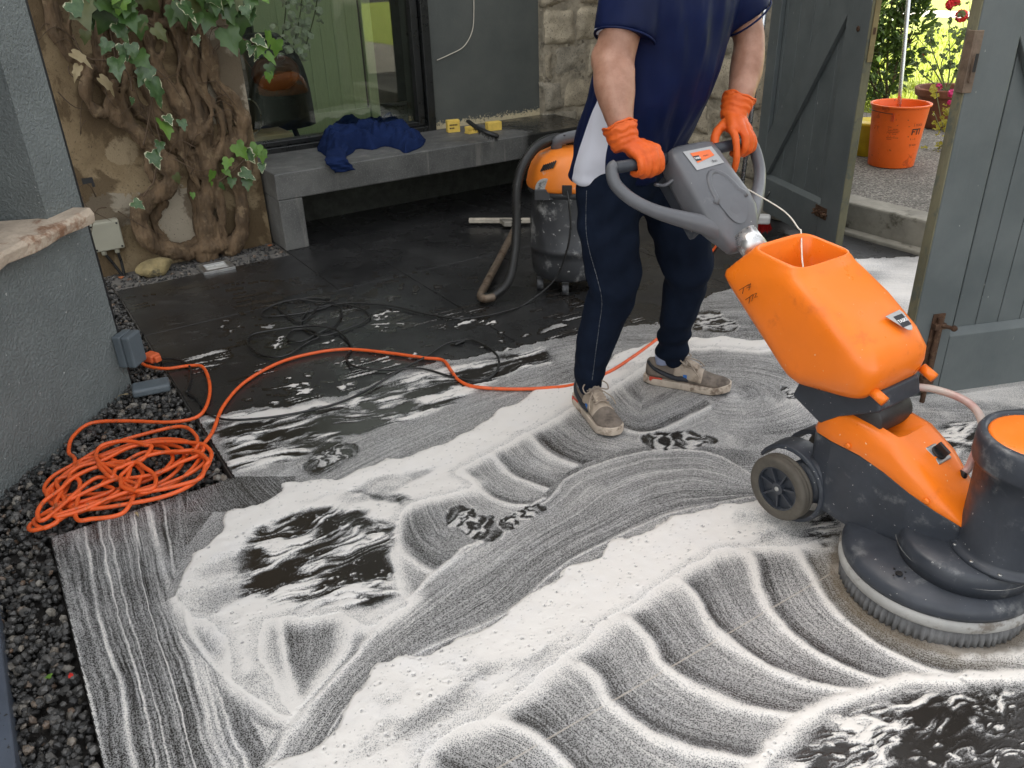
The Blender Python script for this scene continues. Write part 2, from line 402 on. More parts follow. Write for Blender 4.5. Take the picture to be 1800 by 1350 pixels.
# pushed walls of thick foam: crisp scalloped edge on one side, feathered on the other
def scallop(pts, n, k, seed):
    P = catmull(pts, n); d = np.gradient(P, axis=0); nn = np.stack([-d[:, 1], d[:, 0]], 1) / (np.linalg.norm(d, axis=1)[:, None] + 1e-9)
    L = np.cumsum(np.linalg.norm(d, axis=1)); w = np.abs(np.sin(L / 34 + 2.0 * vn(L / 60, L * 0, 0, seed))) * k * (.5 + vn(L / 90, L * 0 + 4, 0, seed))
    return [tuple(p) for p in P + nn * w[:, None]]
band1_up = [(380, 1500), (467, 1350), (544, 1317), (590, 1278), (604, 1239), (640, 1208), (661, 1165), (720, 1150), (763, 1140), (818, 1116), (888, 1081), (931, 1040), (969, 1025), (988, 996), (1047, 976), (1075, 950), (1160, 926), (1185, 905), (1300, 878), (1365, 862), (1450, 862)]
band1_dn = [(1560, 900), (1500, 930), (1440, 955), (1400, 962), (1330, 962), (1245, 975), (1152, 1035), (1065, 1095), (975, 1165), (870, 1250), (770, 1305), (740, 1350), (700, 1500)]
band2_up = [(297, 1037), (323, 1002), (336, 970), (381, 936), (398, 900), (482, 873), (498, 848), (560, 838), (592, 842), (625, 818), (690, 803), (745, 782), (790, 772), (850, 735), (880, 718), (925, 692), (975, 678), (1040, 655), (1090, 618), (1150, 600), (1240, 592), (1340, 596), (1400, 598)]
band2_dn = [(1400, 612), (1330, 616), (1240, 612), (1165, 622), (1110, 660), (1040, 705), (1000, 722), (950, 750), (905, 770), (860, 800), (800, 830), (830, 858), (745, 880), (700, 905), (690, 960), (700, 1040), (720, 1062), (650, 1100), (600, 1080), (545, 1088), (470, 1092), (455, 1140), (470, 1190), (510, 1262), (446, 1222), (410, 1184), (405, 1128), (372, 1100), (340, 1088), (312, 1050)]
def band(up, dn, seed, feather, hi=1.0):
    poly = [tuple(G(x, y)[:2]) for x, y in scallop(up, 6, 9, seed)] + [tuple(G(x, y)[:2]) for x, y in catmull(dn, 5)]
    lx, ly = FX + .022 * wx + .008 * wx2, FY + .022 * wy + .008 * wy2
    reg = inpoly(lx.ravel(), ly.ravel(), poly).reshape(FX.shape) & on_slab
    near = (FX > min(p[0] for p in poly) - .1) & (FX < max(p[0] for p in poly) + .1) & (FY > min(p[1] for p in poly) - .1) & (FY < max(p[1] for p in poly) + .1) & on_slab
    idx = np.nonzero(near); X, Y = lx[idx], ly[idx]
    dd, _, _ = polydist(X, Y, [tuple(G(x, y)[:2]) for x, y in catmull(dn, 4)]); du, _, _ = polydist(X, Y, [tuple(G(x, y)[:2]) for x, y in scallop(up, 4, 9, seed)])
    ins = reg[idx]
    soft = np.where(ins, 1.0, np.exp(-(dd / feather) ** 2)) * np.where(ins, 1, np.where(du < dd, 0, 1))
    inn = np.where(ins, sstep(0, .05, dd), 0)
    gry = sstep(.46, .74, fbm(X * 3 + Y * 2, Y * 8 - X * 5, 0, seed + 5, 5)); cv = np.where(ins, .80 + .26 * inn - .42 * gry * inn * (1 - .7 * np.exp(-(du / .07) ** 2)), soft * .80)
    cov[idx] = np.where(ins, cv, np.maximum(cov[idx], cov[idx] + (1.0 - cov[idx]) * soft * .85)); amp[idx] *= np.where(ins, .12, 1 - .8 * soft)
    thick[idx] = np.maximum(thick[idx], np.where(ins, .35 + .65 * np.exp(-(np.abs(du - .02) / .05) ** 2) * sstep(0, .008, du), 0))
band(band1_up, band1_dn, 5, .034)
band(band2_up, band2_dn, 8, .030)
# the long ridge where the sweeps turn, bottom right
def line_ridge(px, w, c=1.0, th_=.5):
    pl = gcurve(px, 6); near = (PX > min(p[0] for p in px) - 60) & (PX < max(p[0] for p in px) + 60) & (PY > min(p[1] for p in px) - 60) & (PY < max(p[1] for p in px) + 60)
    idx = np.nonzero(near & on_slab); d, s, a = polydist(QX[idx] * .6 + FX[idx] * .4, QY[idx] * .6 + FY[idx] * .4, pl); q = np.exp(-(d / w) ** 2)
    cov[idx] = np.maximum(cov[idx], cov[idx] + (c - cov[idx]) * q); amp[idx] *= 1 - .8 * q; thick[idx] = np.maximum(thick[idx], q * th_)
line_ridge([(1900, 1180), (1700, 1190), (1567, 1199), (1450, 1246), (1372, 1300), (1325, 1360)], .016)
line_ridge([(1480, 1000), (1545, 1072), (1640, 1128), (1740, 1150), (1900, 1140)], .020, .95)
line_ridge([(470, 1345), (560, 1222), (700, 1066), (850, 946), (955, 876)], .008, .85, .2)
# marbled patches where the floor shows through
def marble(region, ang, k, lo, hi, seed, dark=0., spots=0):
    poly = [tuple(G(x, y)[:2]) for x, y in region]
    reg = inpoly(QX.ravel(), QY.ravel(), poly).reshape(FX.shape) & on_slab; idx = np.nonzero(reg); X, Y = FX[idx], FY[idx]
    d, _, _ = polydist(QX[idx], QY[idx], poly, True)
    u, v = X * cos(ang) + Y * sin(ang), -X * sin(ang) + Y * cos(ang)
    u2 = u + .10 * (fbm(u * 7, v * 7, 0, seed + 3) - .5); v2 = v + .12 * (fbm(u * 5, v * 8, 0, seed + 7) - .5)
    wu = fbm(u * k * 1.3, v * k * 2.2, 0, seed + 40, 3) - .5; wv_ = fbm(u * k * 1.3, v * k * 2.2, 0, seed + 44, 3) - .5
    u3, v3 = u + .16 * wu, v + .10 * wv_
    A_ = fbm(u3 * k * 1.6, v3 * k * 5.5, 0, seed, 5); B_ = fbm(u3 * k * 3.2, v3 * k * 20, 0, seed + 21, 4); B2 = fbm(u3 * k * 9, v3 * k * 50, 0, seed + 22, 3)
    c = np.clip(.46 + (A_ - (lo + hi) / 2) * 2.7 + 1.5 * (B_ - .5) + .8 * (B2 - .5), .07, 1.0)
    if spots: c = np.maximum(c, .8 * sstep(.66, .80, fbm(u2 * spots, v2 * spots * 2.2, 0, seed + 2, 2)) * sstep(.4, .6, fbm(u * 9, v * 9, 0, seed + 31, 2)))
    e = sstep(0, .05, d)
    cov[idx] = (1 - e) * cov[idx] + e * (c * (1 - dark)); amp[idx] *= .1; thick[idx] = (1 - e) * thick[idx] + e * c * .25
marble([(405, 985), (430, 930), (520, 893), (640, 885), (700, 925), (712, 1050), (640, 1082), (560, 1082), (470, 1088), (425, 1050)], .55, 5.0, .50, .60, 11, spots=60)
marble([(595, 866), (640, 860), (735, 872), (742, 885), (700, 896), (650, 880)], .5, 4, .75, .9, 12)
marble([(353, 735), (420, 722), (590, 700), (720, 655), (900, 616), (960, 606), (985, 640), (880, 668), (820, 705), (740, 740), (600, 775), (520, 815), (410, 840)], .42, 3.6, .40, .52, 14)
marble([(560, 770), (640, 775), (635, 805), (560, 845), (520, 830)], .9, 6, .55, .7, 15)
marble([(1372, 1318), (1450, 1255), (1560, 1212), (1700, 1200), (1900, 1195), (1900, 1500), (1300, 1500)], .3, 7, .47, .56, 16, spots=34)
marble([(1560, 1330), (1640, 1240), (1720, 1206), (1900, 1196), (1900, 1500), (1540, 1500)], .4, 7, .62, .68, 17, spots=46)
marble([(1400, 905), (1470, 890), (1500, 935), (1470, 985), (1440, 965), (1400, 950)], .2, 6, .45, .7, 18)
marble([(1640, 745), (1720, 735), (1820, 700), (1830, 800), (1700, 800), (1690, 850), (1560, 860)], .3, 5, .5, .7, 21)
# soap film across the gateway, whitened to stand for sky reflection
gwt = sstep(1370, 1460, PX + 120 * wx - (560 - PY) * .25) * sstep(735, 690, PY + 60 * wy) * sstep(430, 470, PY) * on_slab * (cov > 0)
cov[:] = cov * (1 - gwt) + gwt * (.74 + .7 * (fbm(FX * 3, FY * 5, 0, 23) - .5)); amp[:] = amp * (1 - gwt) + gwt * .12
# footprints trodden into the foam
def footprint(x0, y0, x1, y1, w, seed, wht=.9):
    p, q = G(x0, y0)[:2], G(x1, y1)[:2]; d = q - p; L = np.hypot(*d); d = d / L; n = np.array([-d[1], d[0]]); c = (p + q) / 2
    u = ((QX - c[0]) * d[0] + (QY - c[1]) * d[1]) / (L / 2); v = ((QX - c[0]) * n[0] + (QY - c[1]) * n[1]) / (w / 2)
    v = v / (1 - .22 * np.exp(-((u + .15) / .25) ** 2))
    e = np.abs(u) ** 2.6 + np.abs(v) ** 2.4; idx = np.nonzero((e < 1.5) & on_slab)
    U, V, E_ = u[idx], v[idx], e[idx]
    ph = U * 17 + 5.0 * vn(U * 5, V * 3, 0, seed) + .9 * V * V; tooth = .64 + .5 * np.sin(ph) - .55 * sstep(.25, .95, V * (1 if seed % 2 else -1)) + 1.1 * (fbm(U * 8, V * 6, 0, seed + 1, 3) - .5)
    tr = .25 + .6 * sstep(.12, .9, tooth) * (1 - .7 * np.exp(-((np.abs(U) - .82) / .2) ** 2))
    ins = 1 - sstep(.8, 1.05, E_); rim = np.exp(-((E_ - 1.12) / .16) ** 2)
    cov[idx] = cov[idx] * (1 - ins) + ins * tr * wht; cov[idx] = np.maximum(cov[idx], rim * .8 * wht * (V > -.2)); amp[idx] *= 1 - ins; thick[idx] = np.maximum(thick[idx] * (1 - ins), rim * .3)
footprint(1122, 776, 1262, 772, .105, 3); footprint(785, 898, 880, 945, .105, 5); footprint(885, 935, 955, 888, .07, 9)
footprint(535, 825, 632, 785, .10, 7); footprint(1225, 545, 1270, 585, .2, 12); footprint(1372, 680, 1400, 702, .05, 14)
# splashes and prints on the dry side
dry = np.nonzero((~m) & on_slab & (aa < 4.3))
X, Y = FX[dry], FY[dry]
sp = sstep(.70, .80, fbm(X * 26, Y * 40, 0, 51, 3)) * sstep(.50, .66, fbm(X * 2.6, Y * 2.6, 0, 53, 2)) * np.clip(1.25 - (Y - 2.6) * .75, .0, 1)
u, v = X * cos(.5) + Y * sin(.5), -X * sin(.5) + Y * cos(.5)
sp = np.maximum(sp, .75 * sstep(.735, .78, vn(u * 9, v * 95, 0, 57)) * sstep(.55, .7, fbm(X * 4, Y * 4, 0, 58, 2)) * np.clip(1.6 - (Y - 2.6), 0, 1))
cov[dry] = np.where(sp > .12, sp, 0)
for (x0, y0, x1, y1, w_, s_) in [(480, 615, 500, 590, .07, 1), (560, 610, 600, 600, .08, 2), (470, 690, 600, 675, .10, 4), (640, 575, 720, 572, .10, 6), (660, 560, 700, 545, .09, 8), (780, 580, 830, 560, .08, 10), (840, 568, 880, 560, .07, 11), (585, 640, 640, 635, .07, 13), (680, 640, 730, 620, .08, 15)]:
    p, q = G(x0, y0)[:2], G(x1, y1)[:2]; d = q - p; L = np.hypot(*d); d = d / L; n = np.array([-d[1], d[0]]); c = (p + q) / 2
    u = ((QX - c[0]) * d[0] + (QY - c[1]) * d[1]) / (L * .6); v = ((QX - c[0]) * n[0] + (QY - c[1]) * n[1]) / (w_ * .6); e = u * u + v * v
    idx = np.nonzero((e < 1) & on_slab); cov[idx] = np.maximum(cov[idx], sstep(.58, .70, fbm(u[idx] * 3.2 + s_, v[idx] * 3.2, 0, 70 + s_, 2)) * (1 - sstep(.4, 1, e[idx])))
cov *= on_slab; cov = np.clip(cov, 0, 1.15); thick *= on_slab
# relief: thickness, scum wrinkles, burst bubbles
pit = np.zeros_like(cov)
big = thick > .3
pr = np.random.RandomState(4); ci = np.argwhere(big); ci = ci[pr.choice(len(ci), 2000, replace=False)]
for (i, j) in ci:
    rad = .0018 + .0062 * pr.rand() ** 5; k_ = int(rad / .0022) + 3
    sl = (slice(max(i - k_, 0), i + k_ + 1), slice(max(j - k_, 0), j + k_ + 1))
    d = np.hypot(FX[sl] - FX[i, j], FY[sl] - FY[i, j]) / rad
    pit[sl] = pit[sl] - np.exp(-(d / .75) ** 4) + .7 * np.exp(-((d - 1.15) / .3) ** 2)
pit = np.clip(pit, -1, .8)
FZ = .0008 + .0030 * sstep(.5, 1, cov) * (.6 + .6 * fbm(FX * 30, FY * 30, 0, 61)) + .0075 * thick * (.6 + .5 * fbm(FX * 22, FY * 22, 0, 63)) + .0016 * pit * big
cov = np.where(pit < -.5, np.minimum(cov, .68), cov)
live = (cov > .05)
quad = live[:-1, :-1] | live[1:, :-1] | live[:-1, 1:] | live[1:, 1:]
vis = on_slab[:-1, :-1] & on_slab[1:, :-1] & on_slab[:-1, 1:] & on_slab[1:, 1:]
quad &= vis & (PX[:-1, :-1] > -350) & (PX[:-1, :-1] < 2150) & (PY[:-1, :-1] < 1560)
ids = np.arange(NR * NC).reshape(NR, NC)
Q = np.stack([ids[:-1, :-1], ids[:-1, 1:], ids[1:, 1:], ids[1:, :-1]], -1)[quad]
used = np.unique(Q); remap = np.full(NR * NC, -1); remap[used] = np.arange(used.size); Q = remap[Q]
VV = np.stack([FX, FY, FZ], -1).reshape(-1, 3)[used]
me = bpy.data.meshes.new('foam'); me.vertices.add(len(VV)); me.vertices.foreach_set('co', VV.ravel())
me.loops.add(Q.size); me.loops.foreach_set('vertex_index', Q.ravel().astype(np.int32)); me.polygons.add(len(Q))
me.polygons.foreach_set('loop_start', np.arange(0, Q.size, 4, dtype=np.int32)); me.polygons.foreach_set('use_smooth', [True] * len(Q)); me.update(calc_edges=True); me.validate()
FOAM = bpy.data.objects.new('foam', me); COL.objects.link(FOAM)
for nm, arr in (('cov', cov), ('rr', rr), ('tt', tt), ('amp', amp), ('thick', thick)): fattr(FOAM, nm, arr.ravel()[used])
kind(FOAM, 'stuff'); FOAM['label'] = 'white soap foam swirled over the black paving in brush arcs'; FOAM['category'] = 'foam'
def mat_foam():
    k = N('soap foam'); p = k.coord(True)
    c = k.attr('cov').outputs['Fac']; a = k.attr('amp').outputs['Fac']
    cx = k.n('ShaderNodeCombineXYZ'); k.l(k.math('MULTIPLY', k.attr('rr').outputs['Fac'], 1.0), cx.inputs[0]); k.l(k.math('MULTIPLY', k.attr('tt').outputs['Fac'], .010), cx.inputs[1])
    s1 = k.noise(230, 3, .75, vec=cx.outputs[0]); s2 = k.noise(46, 2, .5, vec=cx.outputs[0])
    st = k.math('ADD', k.math('MULTIPLY', s1, .80), k.math('MULTIPLY', s2, .34)); st = k.math('SUBTRACT', st, .57)
    vo = k.n('ShaderNodeTexVoronoi'); vo.inputs['Scale'].default_value = 270; vo.inputs['Randomness'].default_value = 1.0; k.l(p, vo.inputs['Vector'])
    pore = k.math('SUBTRACT', k.mr(vo.outputs['Distance'], .10, .62), .55)                      # dark pores in a pale net of burst bubbles
    fine = k.math('ADD', k.math('MULTIPLY', pore, .30), k.math('MULTIPLY', k.math('SUBTRACT', k.noise(520, 2, .65, vec=p), .5), .55))
    ln = k.math('MULTIPLY', k.mr(k.math('ABSOLUTE', k.math('SUBTRACT', k.noise(30, 2, .5, vec=cx.outputs[0]), .5)), .0, .045, 1, 0), k.mr(a, .32, .40, 0, .27))
    v = k.math('ADD', k.math('ADD', c, ln), k.math('MULTIPLY', st, k.math('MULTIPLY', a, 2.7)))
    v = k.math('ADD', v, k.math('MULTIPLY', fine, k.mr(c, .72, 1.0, 1.0, .10)))
    w = k.mr(v, .24, 1.02)
    wt = k.ramp(w, [(0., (.019, .016, .013)), (.20, (.052, .050, .048)), (.46, (.175, .174, .172)), (.74, (.38, .372, .36)), (1., (.70, .668, .625))])
    drift = k.noise(7, 4, .6, vec=p); wt = k.mix(k.mr(drift, .45, .75, 0, .22), wt, k.mix(w, (.011, .011, .012), (.70, .70, .72)))
    # the pale slab joint shows through thin film; brown dirt is churned up along the brush
    da = k.n('ShaderNodeVectorMath', operation='DOT_PRODUCT'); k.l(p, da.inputs[0]); da.inputs[1].default_value = tuple(AV)
    jn = k.math('MULTIPLY', k.mr(k.math('ABSOLUTE', k.math('SUBTRACT', da.outputs['Value'], .97)), .0012, .0030, 1, 0), k.mr(v, .70, .92, .75, 0)); wt = k.mix(jn, wt, (.42, .38, .33))
    ds = k.n('ShaderNodeVectorMath', operation='DISTANCE'); k.l(p, ds.inputs[0]); ds.inputs[1].default_value = tuple(MC)
    dq_ = k.math('ADD', ds.outputs['Value'], k.math('MULTIPLY', k.math('SUBTRACT', k.noise(26, 4, .6, vec=p), .5), .05))
    wt = k.mix(k.mr(dq_, .232, .254, .7, 0), wt, (.085, .060, .034)); wt = k.mix(k.mr(dq_, .25, .31, .22, 0), wt, (.36, .30, .22))
    k.set(Base_Color=wt, Roughness=k.mr(w, 0, 1, .20, .55), Specular_IOR_Level=.5)
    h = k.math('ADD', k.math('MULTIPLY', k.noise(300, 3, .6, vec=p), .6), k.math('MULTIPLY', w, .5))
    k.set(Normal=k.bump(h, .35, .0016)); return k.m
FOAM.data.materials.append(mat_foam())

# ---- ground round the paving, gravel
M_EARTH = pm('dark earth', (.022, .019, .016), .9, var=.35, scale=30, bump=.6, bscale=160, bdist=.01)
GROUND = MB().obox((-60, -40, -.35), (160, 0, 0), (0, 200, 0), (0, 0, .27)).build('ground', M_EARTH); kind(GROUND, 'structure')
def rocks(regions, n_per, size, seed, zb, zs, name, mat, label):
    """loose stones, one mesh"""
    r = np.random.RandomState(seed); bm = bmesh.new(); bmesh.ops.create_icosphere(bm, subdivisions=1, radius=1)
    bm.verts.ensure_lookup_table(); base = np.array([v.co[:] for v in bm.verts]); fc = np.array([[v.index for v in f.verts] for f in bm.faces]); bm.free()
    VS, FS, CV = [], [], []; cnt = 0
    for poly in regions:
        P = np.array(poly); lo, hi = P.min(0), P.max(0); n = int(n_per * np.prod(hi - lo)); pts = lo + r.rand(n, 2) * (hi - lo)
        pts = pts[inpoly(pts[:, 0], pts[:, 1], [tuple(t) for t in poly])]
        for (b, a) in pts:
            s = size * (.55 + .9 * r.rand() ** 1.6); sc = s * np.array([1, .75 + .35 * r.rand(), .5 + .35 * r.rand()])
            v = base * (1 + .28 * (r.rand(len(base), 1) - .5)) * sc
            q = Quaternion((r.randn(), r.randn() * .35, r.randn() * .35, r.randn())).normalized().to_matrix(); v = v @ np.array(q).T
            c = W(b, a, zb + zs * r.rand()); VS.append(v + c); FS.append(fc + cnt); cnt += len(base); CV.append(np.full(len(base), r.rand()))
    V = np.concatenate(VS); Fa = np.concatenate(FS)
    o = mkobj(name, V, Fa.tolist(), mat, keep=True); fattr(o, 'tone', np.concatenate(CV)); kind(o, 'stuff'); o['label'] = label; return o
def mat_gravel():
    k = N('basalt gravel'); t = k.attr('tone').outputs['Fac']
    c = k.ramp(t, [(0., (.018, .018, .018)), (.50, (.048, .046, .043)), (.82, (.100, .095, .088)), (.92, (.20, .18, .15)), (1., (.13, .08, .05))])
    c = k.mix(k.mr(k.noise(140, 3, .6), .45, .7, 0, .6), c, (.05, .048, .045))
    k.set(Base_Color=c, Roughness=k.mr(k.noise(60, 2), .3, .7, .22, .6), Normal=k.bump(k.noise(260, 3), .4, .003)); return k.m
M_GRAV = mat_gravel()
GR1 = rocks([[(-.9, 2.37), (.395, 2.37), (.395, 4.72), (-.9, 4.72)], [(-.36, .2), (-.14, .2), (-.14, 2.345), (-.36, 2.345)], [(-.9, 2.1), (-.36, 2.1), (-.36, 2.4), (-.9, 2.4)], [(.395, 4.44), (1.32, 4.44), (1.32, 4.73), (.395, 4.73)]],
      7200, .0108, 3, -.043, .036, 'gravel', M_GRAV, 'loose black gravel filling the border beside the paving')
GR1['category'] = 'gravel'
MB().obox(W(-.9, .2, -.08), BV * .765, AV * 2.149, ZV * .028).obox(W(-.9, 2.355, -.08), BV * 1.296, AV * 2.37, ZV * .028).obox(W(.402, 4.44, -.08), BV * .92, AV * .29, ZV * .028).build('gravel_bed', M_EARTH)
kind(bpy.data.objects['gravel_bed'], 'structure')

# ---- left wall: rough painted render, window recess with a stone sill
LC = G(230, 672); LD = unit(np.array([G(2, 865)[0] - LC[0], G(2, 865)[1] - LC[1], 0])); LN = np.array([-LD[1], LD[0], 0])
if LN[0] < 0: LN = -LN
def Lw(q, n, z): return np.array([LC[0], LC[1], 0]) + LD * q + LN * n + ZV * z
def mat_render(name, col, bs=46, strg=.8, d=.006, var=.16, wear=None):
    k = N(name); p = k.coord(True)
    c = k.ramp(k.noise(3.5, 5, .62, vec=p), [(.3, dk(col, 1 - var)), (.72, dk(col, 1 + var))])
    c = k.mix(k.mr(k.noise(90, 2, .5, vec=p), .735, .75), c, (.5, .5, .48))
    if wear: c = k.mix(k.mr(k.noise(wear[1], 5, .65, vec=p), wear[2], wear[3]), c, wear[0])
    h = k.math('ADD', k.mr(k.noise(bs, 4, .6, vec=p), .38, .66), k.math('MULTIPLY', k.noise(bs * 5, 2, .6, vec=p), .25))
    k.set(Base_Color=c, Roughness=k.mr(k.noise(9, 3, vec=p), .3, .7, .42, .68), Normal=k.bump(h, strg, d)); return k.m
M_LWALL = mat_render('blue grey painted render', (.160, .178, .176), 105, .85, .004)
PLN = lambda x, y, n=0.0: PL(x, y, LN, LN @ (np.array([LC[0], LC[1], 0]) + LN * n))
def lqz(x, y, n=0.0):
    P = PLN(x, y, n) - np.array([LC[0], LC[1], 0]); return float(P @ LD), float(P[2])
q0, zs = lqz(84, 386)
q0b, _ = lqz(0, 104)
q0 = (q0 * .7 + q0b * .3)
LW = thing('rendered_wall', Lw(.6, -.2, 0), 'blue grey rough rendered wall with a recessed window, at the left', 'wall')
MB().obox(Lw(0, -.34, -.1), LD * q0, LN * .34, ZV * 3.6).obox(Lw(q0, -.34, -.1), LD * 2.6, LN * .34, ZV * (zs + .06)).obox(Lw(q0, -.34, 1.9), LD * 2.6, LN * .34, ZV * 1.6).obox(Lw(q0 + 1.1, -.34, zs - .04), LD * 1.5, LN * .34, ZV * (1.94 - zs)).build('wall_face', M_LWALL, LW)
M_DARKIN = pm('dark room', (.02, .02, .02), .9)
M_SILL = pm('weathered sandstone', (.43, .35, .27), .85, var=.2, scale=9, bump=.7, bscale=60, bdist=.008, wear=((.22, .12, .07), 7, .52, .66))
sl = MB(); ny = 22
qs = np.linspace(q0 - .14, q0 + 1.2, ny); top, bot = [], []
rs = np.random.RandomState(5)
rings = []
for q in qs:
    e = .008 * rs.randn(); pr_ = .075 + e * .8; t_ = .052 + .004 * rs.randn()
    rings.append([Lw(q, -.20 if q > q0 else -.0, zs + .004), Lw(q, pr_ - .012, zs - .006 + .004 * rs.randn()), Lw(q, pr_, zs - .018), Lw(q, pr_ - .006, zs - t_), Lw(q, -.0 if q <= q0 else -.02, zs - t_ - .006)])
sl.loft(rings); sl.build('window_sill', M_SILL, LW, bevel=.004)
M_WFRAME = pm('grey green window paint', (.10, .13, .125), .5, wear=((.3, .3, .28), 18, .62, .7))
wf = MB(); wf.obox(Lw(q0 + .004, -.26, zs), LD * .07, LN * .05, ZV * 1.3).obox(Lw(q0 + .074, -.26, zs), LD * 1.0, LN * .05, ZV * .085).build('window_frame', M_WFRAME, LW, bevel=.006)
M_GLASSD = N('dark window glass').set(Base_Color=(.03, .04, .04), Roughness=.06, Specular_IOR_Level=.8).m
MB().obox(Lw(q0 + .07, -.25, zs + .08), LD * 1.0, LN * .012, ZV * 1.2).build('window_pane', M_GLASSD, LW)
M_BLACK = pm('black plastic', (.012, .012, .012), .45)
M_BLKMET = pm('black painted metal', (.014, .014, .015), .5, wear=((.07, .05, .035), 22, .62, .72))
MB().obox(Lw(-.014, -.02, .0), LD * .013, LN * .018, ZV * 2.6).build('edge_strip', M_BLKMET, LW)
p = WA(146, 324, 4.60); MB().obox(p, BV * .05, AV * .02, ZV * .025).obox(p + ZV * -.02 + BV * .04, BV * .012, AV * .02, ZV * .02).build('edge_bracket', M_BLKMET, LW)

# ---- the house: ivy wall, window, grey wall
def mat_ivywall():
    k = N('old brown render'); p = k.coord(True)
    n1 = k.noise(2.6, 6, .66, vec=p); n2 = k.noise(70, 3, .6, vec=p)
    c = k.ramp(n1, [(.30, (.13, .088, .045)), (.50, (.23, .165, .090)), (.72, (.34, .26, .155))])
    c = k.mix(k.mr(n2, .58, .72, 0, .65), c, (.045, .03, .018))
    # bare cement patches where the render has fallen away
    def patch(px, r, sq):
        P = WA(*px, 4.72); q = k.n('ShaderNodeVectorMath', operation='SUBTRACT'); k.l(p, q.inputs[0]); q.inputs[1].default_value = tuple(P)
        s = k.n('ShaderNodeVectorMath', operation='MULTIPLY'); k.l(q.outputs[0], s.inputs[0]); s.inputs[1].default_value = (1, 1, sq)
        L = k.n('ShaderNodeVectorMath', operation='LENGTH'); k.l(s.outputs[0], L.inputs[0])
        return k.mr(k.math('ADD', L.outputs['Value'], k.math('MULTIPLY', k.math('SUBTRACT', k.noise(11, 8, .7, vec=p), .5), r * 1.9)), r - .004, r + .004, 1, 0)
    for (x, y, r, sq) in ((200, 372, .15, 1.5), (335, 385, .17, .9), (390, 130, .16, .6), (215, 265, .08, 1.0)):
        c = k.mix(patch((x, y), r, sq), c, (.33, .285, .215) if r > .1 else (.30, .23, .14))
    c = k.mix(k.mr(k.noise(120, 2, .6, vec=p), .66, .72, 0, .8), c, (.04, .03, .022))
    damp = k.mr(k.noise(2.4, 6, .6, vec=p, dist=.6), .49, .54, 0, .72); c = k.mix(damp, c, (.075, .046, .020))
    k.set(Base_Color=c, Roughness=.88, Normal=k.bump(k.math('ADD', k.noise(24, 5, .65, vec=p), k.math('MULTIPLY', k.noise(190, 3, .6, vec=p), .4)), .7, .008)); return k.m
HOUSE = thing('house', W(1.5, 5.3, 0), 'house with brown ivy wall, dark window and grey painted wall behind the bench', 'house')
MB().obox(W(-4.5, 4.74, -.1), BV * 5.82, AV * .5, ZV * 7.4).build('ivy_wall', mat_ivywall(), HOUSE)  # height and far left run, out of view, shaped to shade the yard
def mat_greywall():
    k = N('slate grey painted wall'); p = k.coord(True)
    c = k.ramp(k.noise(3, 5, .6, vec=p), [(.3, (.062, .069, .064)), (.7, (.092, .098, .088))])
    sep = k.n('ShaderNodeSeparateXYZ'); k.l(p, sep.inputs[0])
    e = k.mr(k.math('ADD', sep.outputs[2], k.math('MULTIPLY', k.noise(60, 4, .7, vec=p), -.16)), .375, .40, 1, 0)
    c = k.mix(e, c, (.55, .47, .30))
    k.set(Base_Color=c, Roughness=.62, Normal=k.bump(k.noise(55, 4, .6, vec=p), .5, .004)); return k.m
M_GREY = mat_greywall()
MB().obox(W(2.635, 5.08, -.1), BV * .855, AV * .4, ZV * 7.4).obox(W(1.322, 5.08, 2.35), BV * 1.313, AV * .4, ZV * 4.95).obox(W(1.322, 5.08, -.1), BV * 1.313, AV * .4, ZV * .52).obox(W(3.49, 5.09, -.1), BV * 2.4, AV * .38, ZV * 7.4).build('grey_wall', M_GREY, HOUSE)  # unseen height and run past the gate added to shade yard and path
M_FRAME = pm('black window metal', (.010, .011, .011), .35, speck=((.4, .4, .38), 160, .74))
fr = thing('picture_window', W(1.98, 5.12, .43), 'large black framed window above the bench', 'window')
MB().obox(W(2.575, 5.05, .424), BV * .056, AV * .13, ZV * 1.9).obox(W(2.52, 5.085, .47), BV * .05, AV * .08, ZV * 1.85).build('window_jamb', M_FRAME, fr, bevel=.004)
MB().obox(W(1.325, 5.05, .424), BV * .056, AV * .13, ZV * 1.9).build('window_jamb', M_FRAME, fr, bevel=.004)
MB().obox(W(1.382, 5.052, .424), BV * 1.192, AV * .126, ZV * .045).obox(W(1.382, 5.085, .47), BV * 1.137, AV * .08, ZV * .03).build('window_sill', M_FRAME, fr, bevel=.004)
MB().obox(W(1.382, 5.052, 2.28), BV * 1.192, AV * .126, ZV * .045).build('window_head', M_FRAME, fr, bevel=.004)
def mat_glass():
    k = N('window glass'); g = k.n('ShaderNodeBsdfGlass'); g.inputs['IOR'].default_value = 1.48; g.inputs['Roughness'].default_value = .0
    t = k.n('ShaderNodeBsdfTransparent'); gl = k.n('ShaderNodeBsdfGlossy'); gl.inputs['Roughness'].default_value = .01
    fz = k.n('ShaderNodeFresnel'); fz.inputs[0].default_value = 1.6
    mx = k.n('ShaderNodeMixShader'); k.l(k.math('MULTIPLY', fz.outputs[0], 1.3), mx.inputs[0]); t.inputs[0].default_value = (.88, .93, .88, 1)
    k.l(t.outputs[0], mx.inputs[1]); k.l(gl.outputs[0], mx.inputs[2]); k.l(mx.outputs[0], k.out.inputs[0]); return k.m
M_GLASS = mat_glass()
MB().obox(W(1.38, 5.13, .48), BV * 1.142, AV * .006, ZV * 1.81).build('window_pane', M_GLASS, fr)
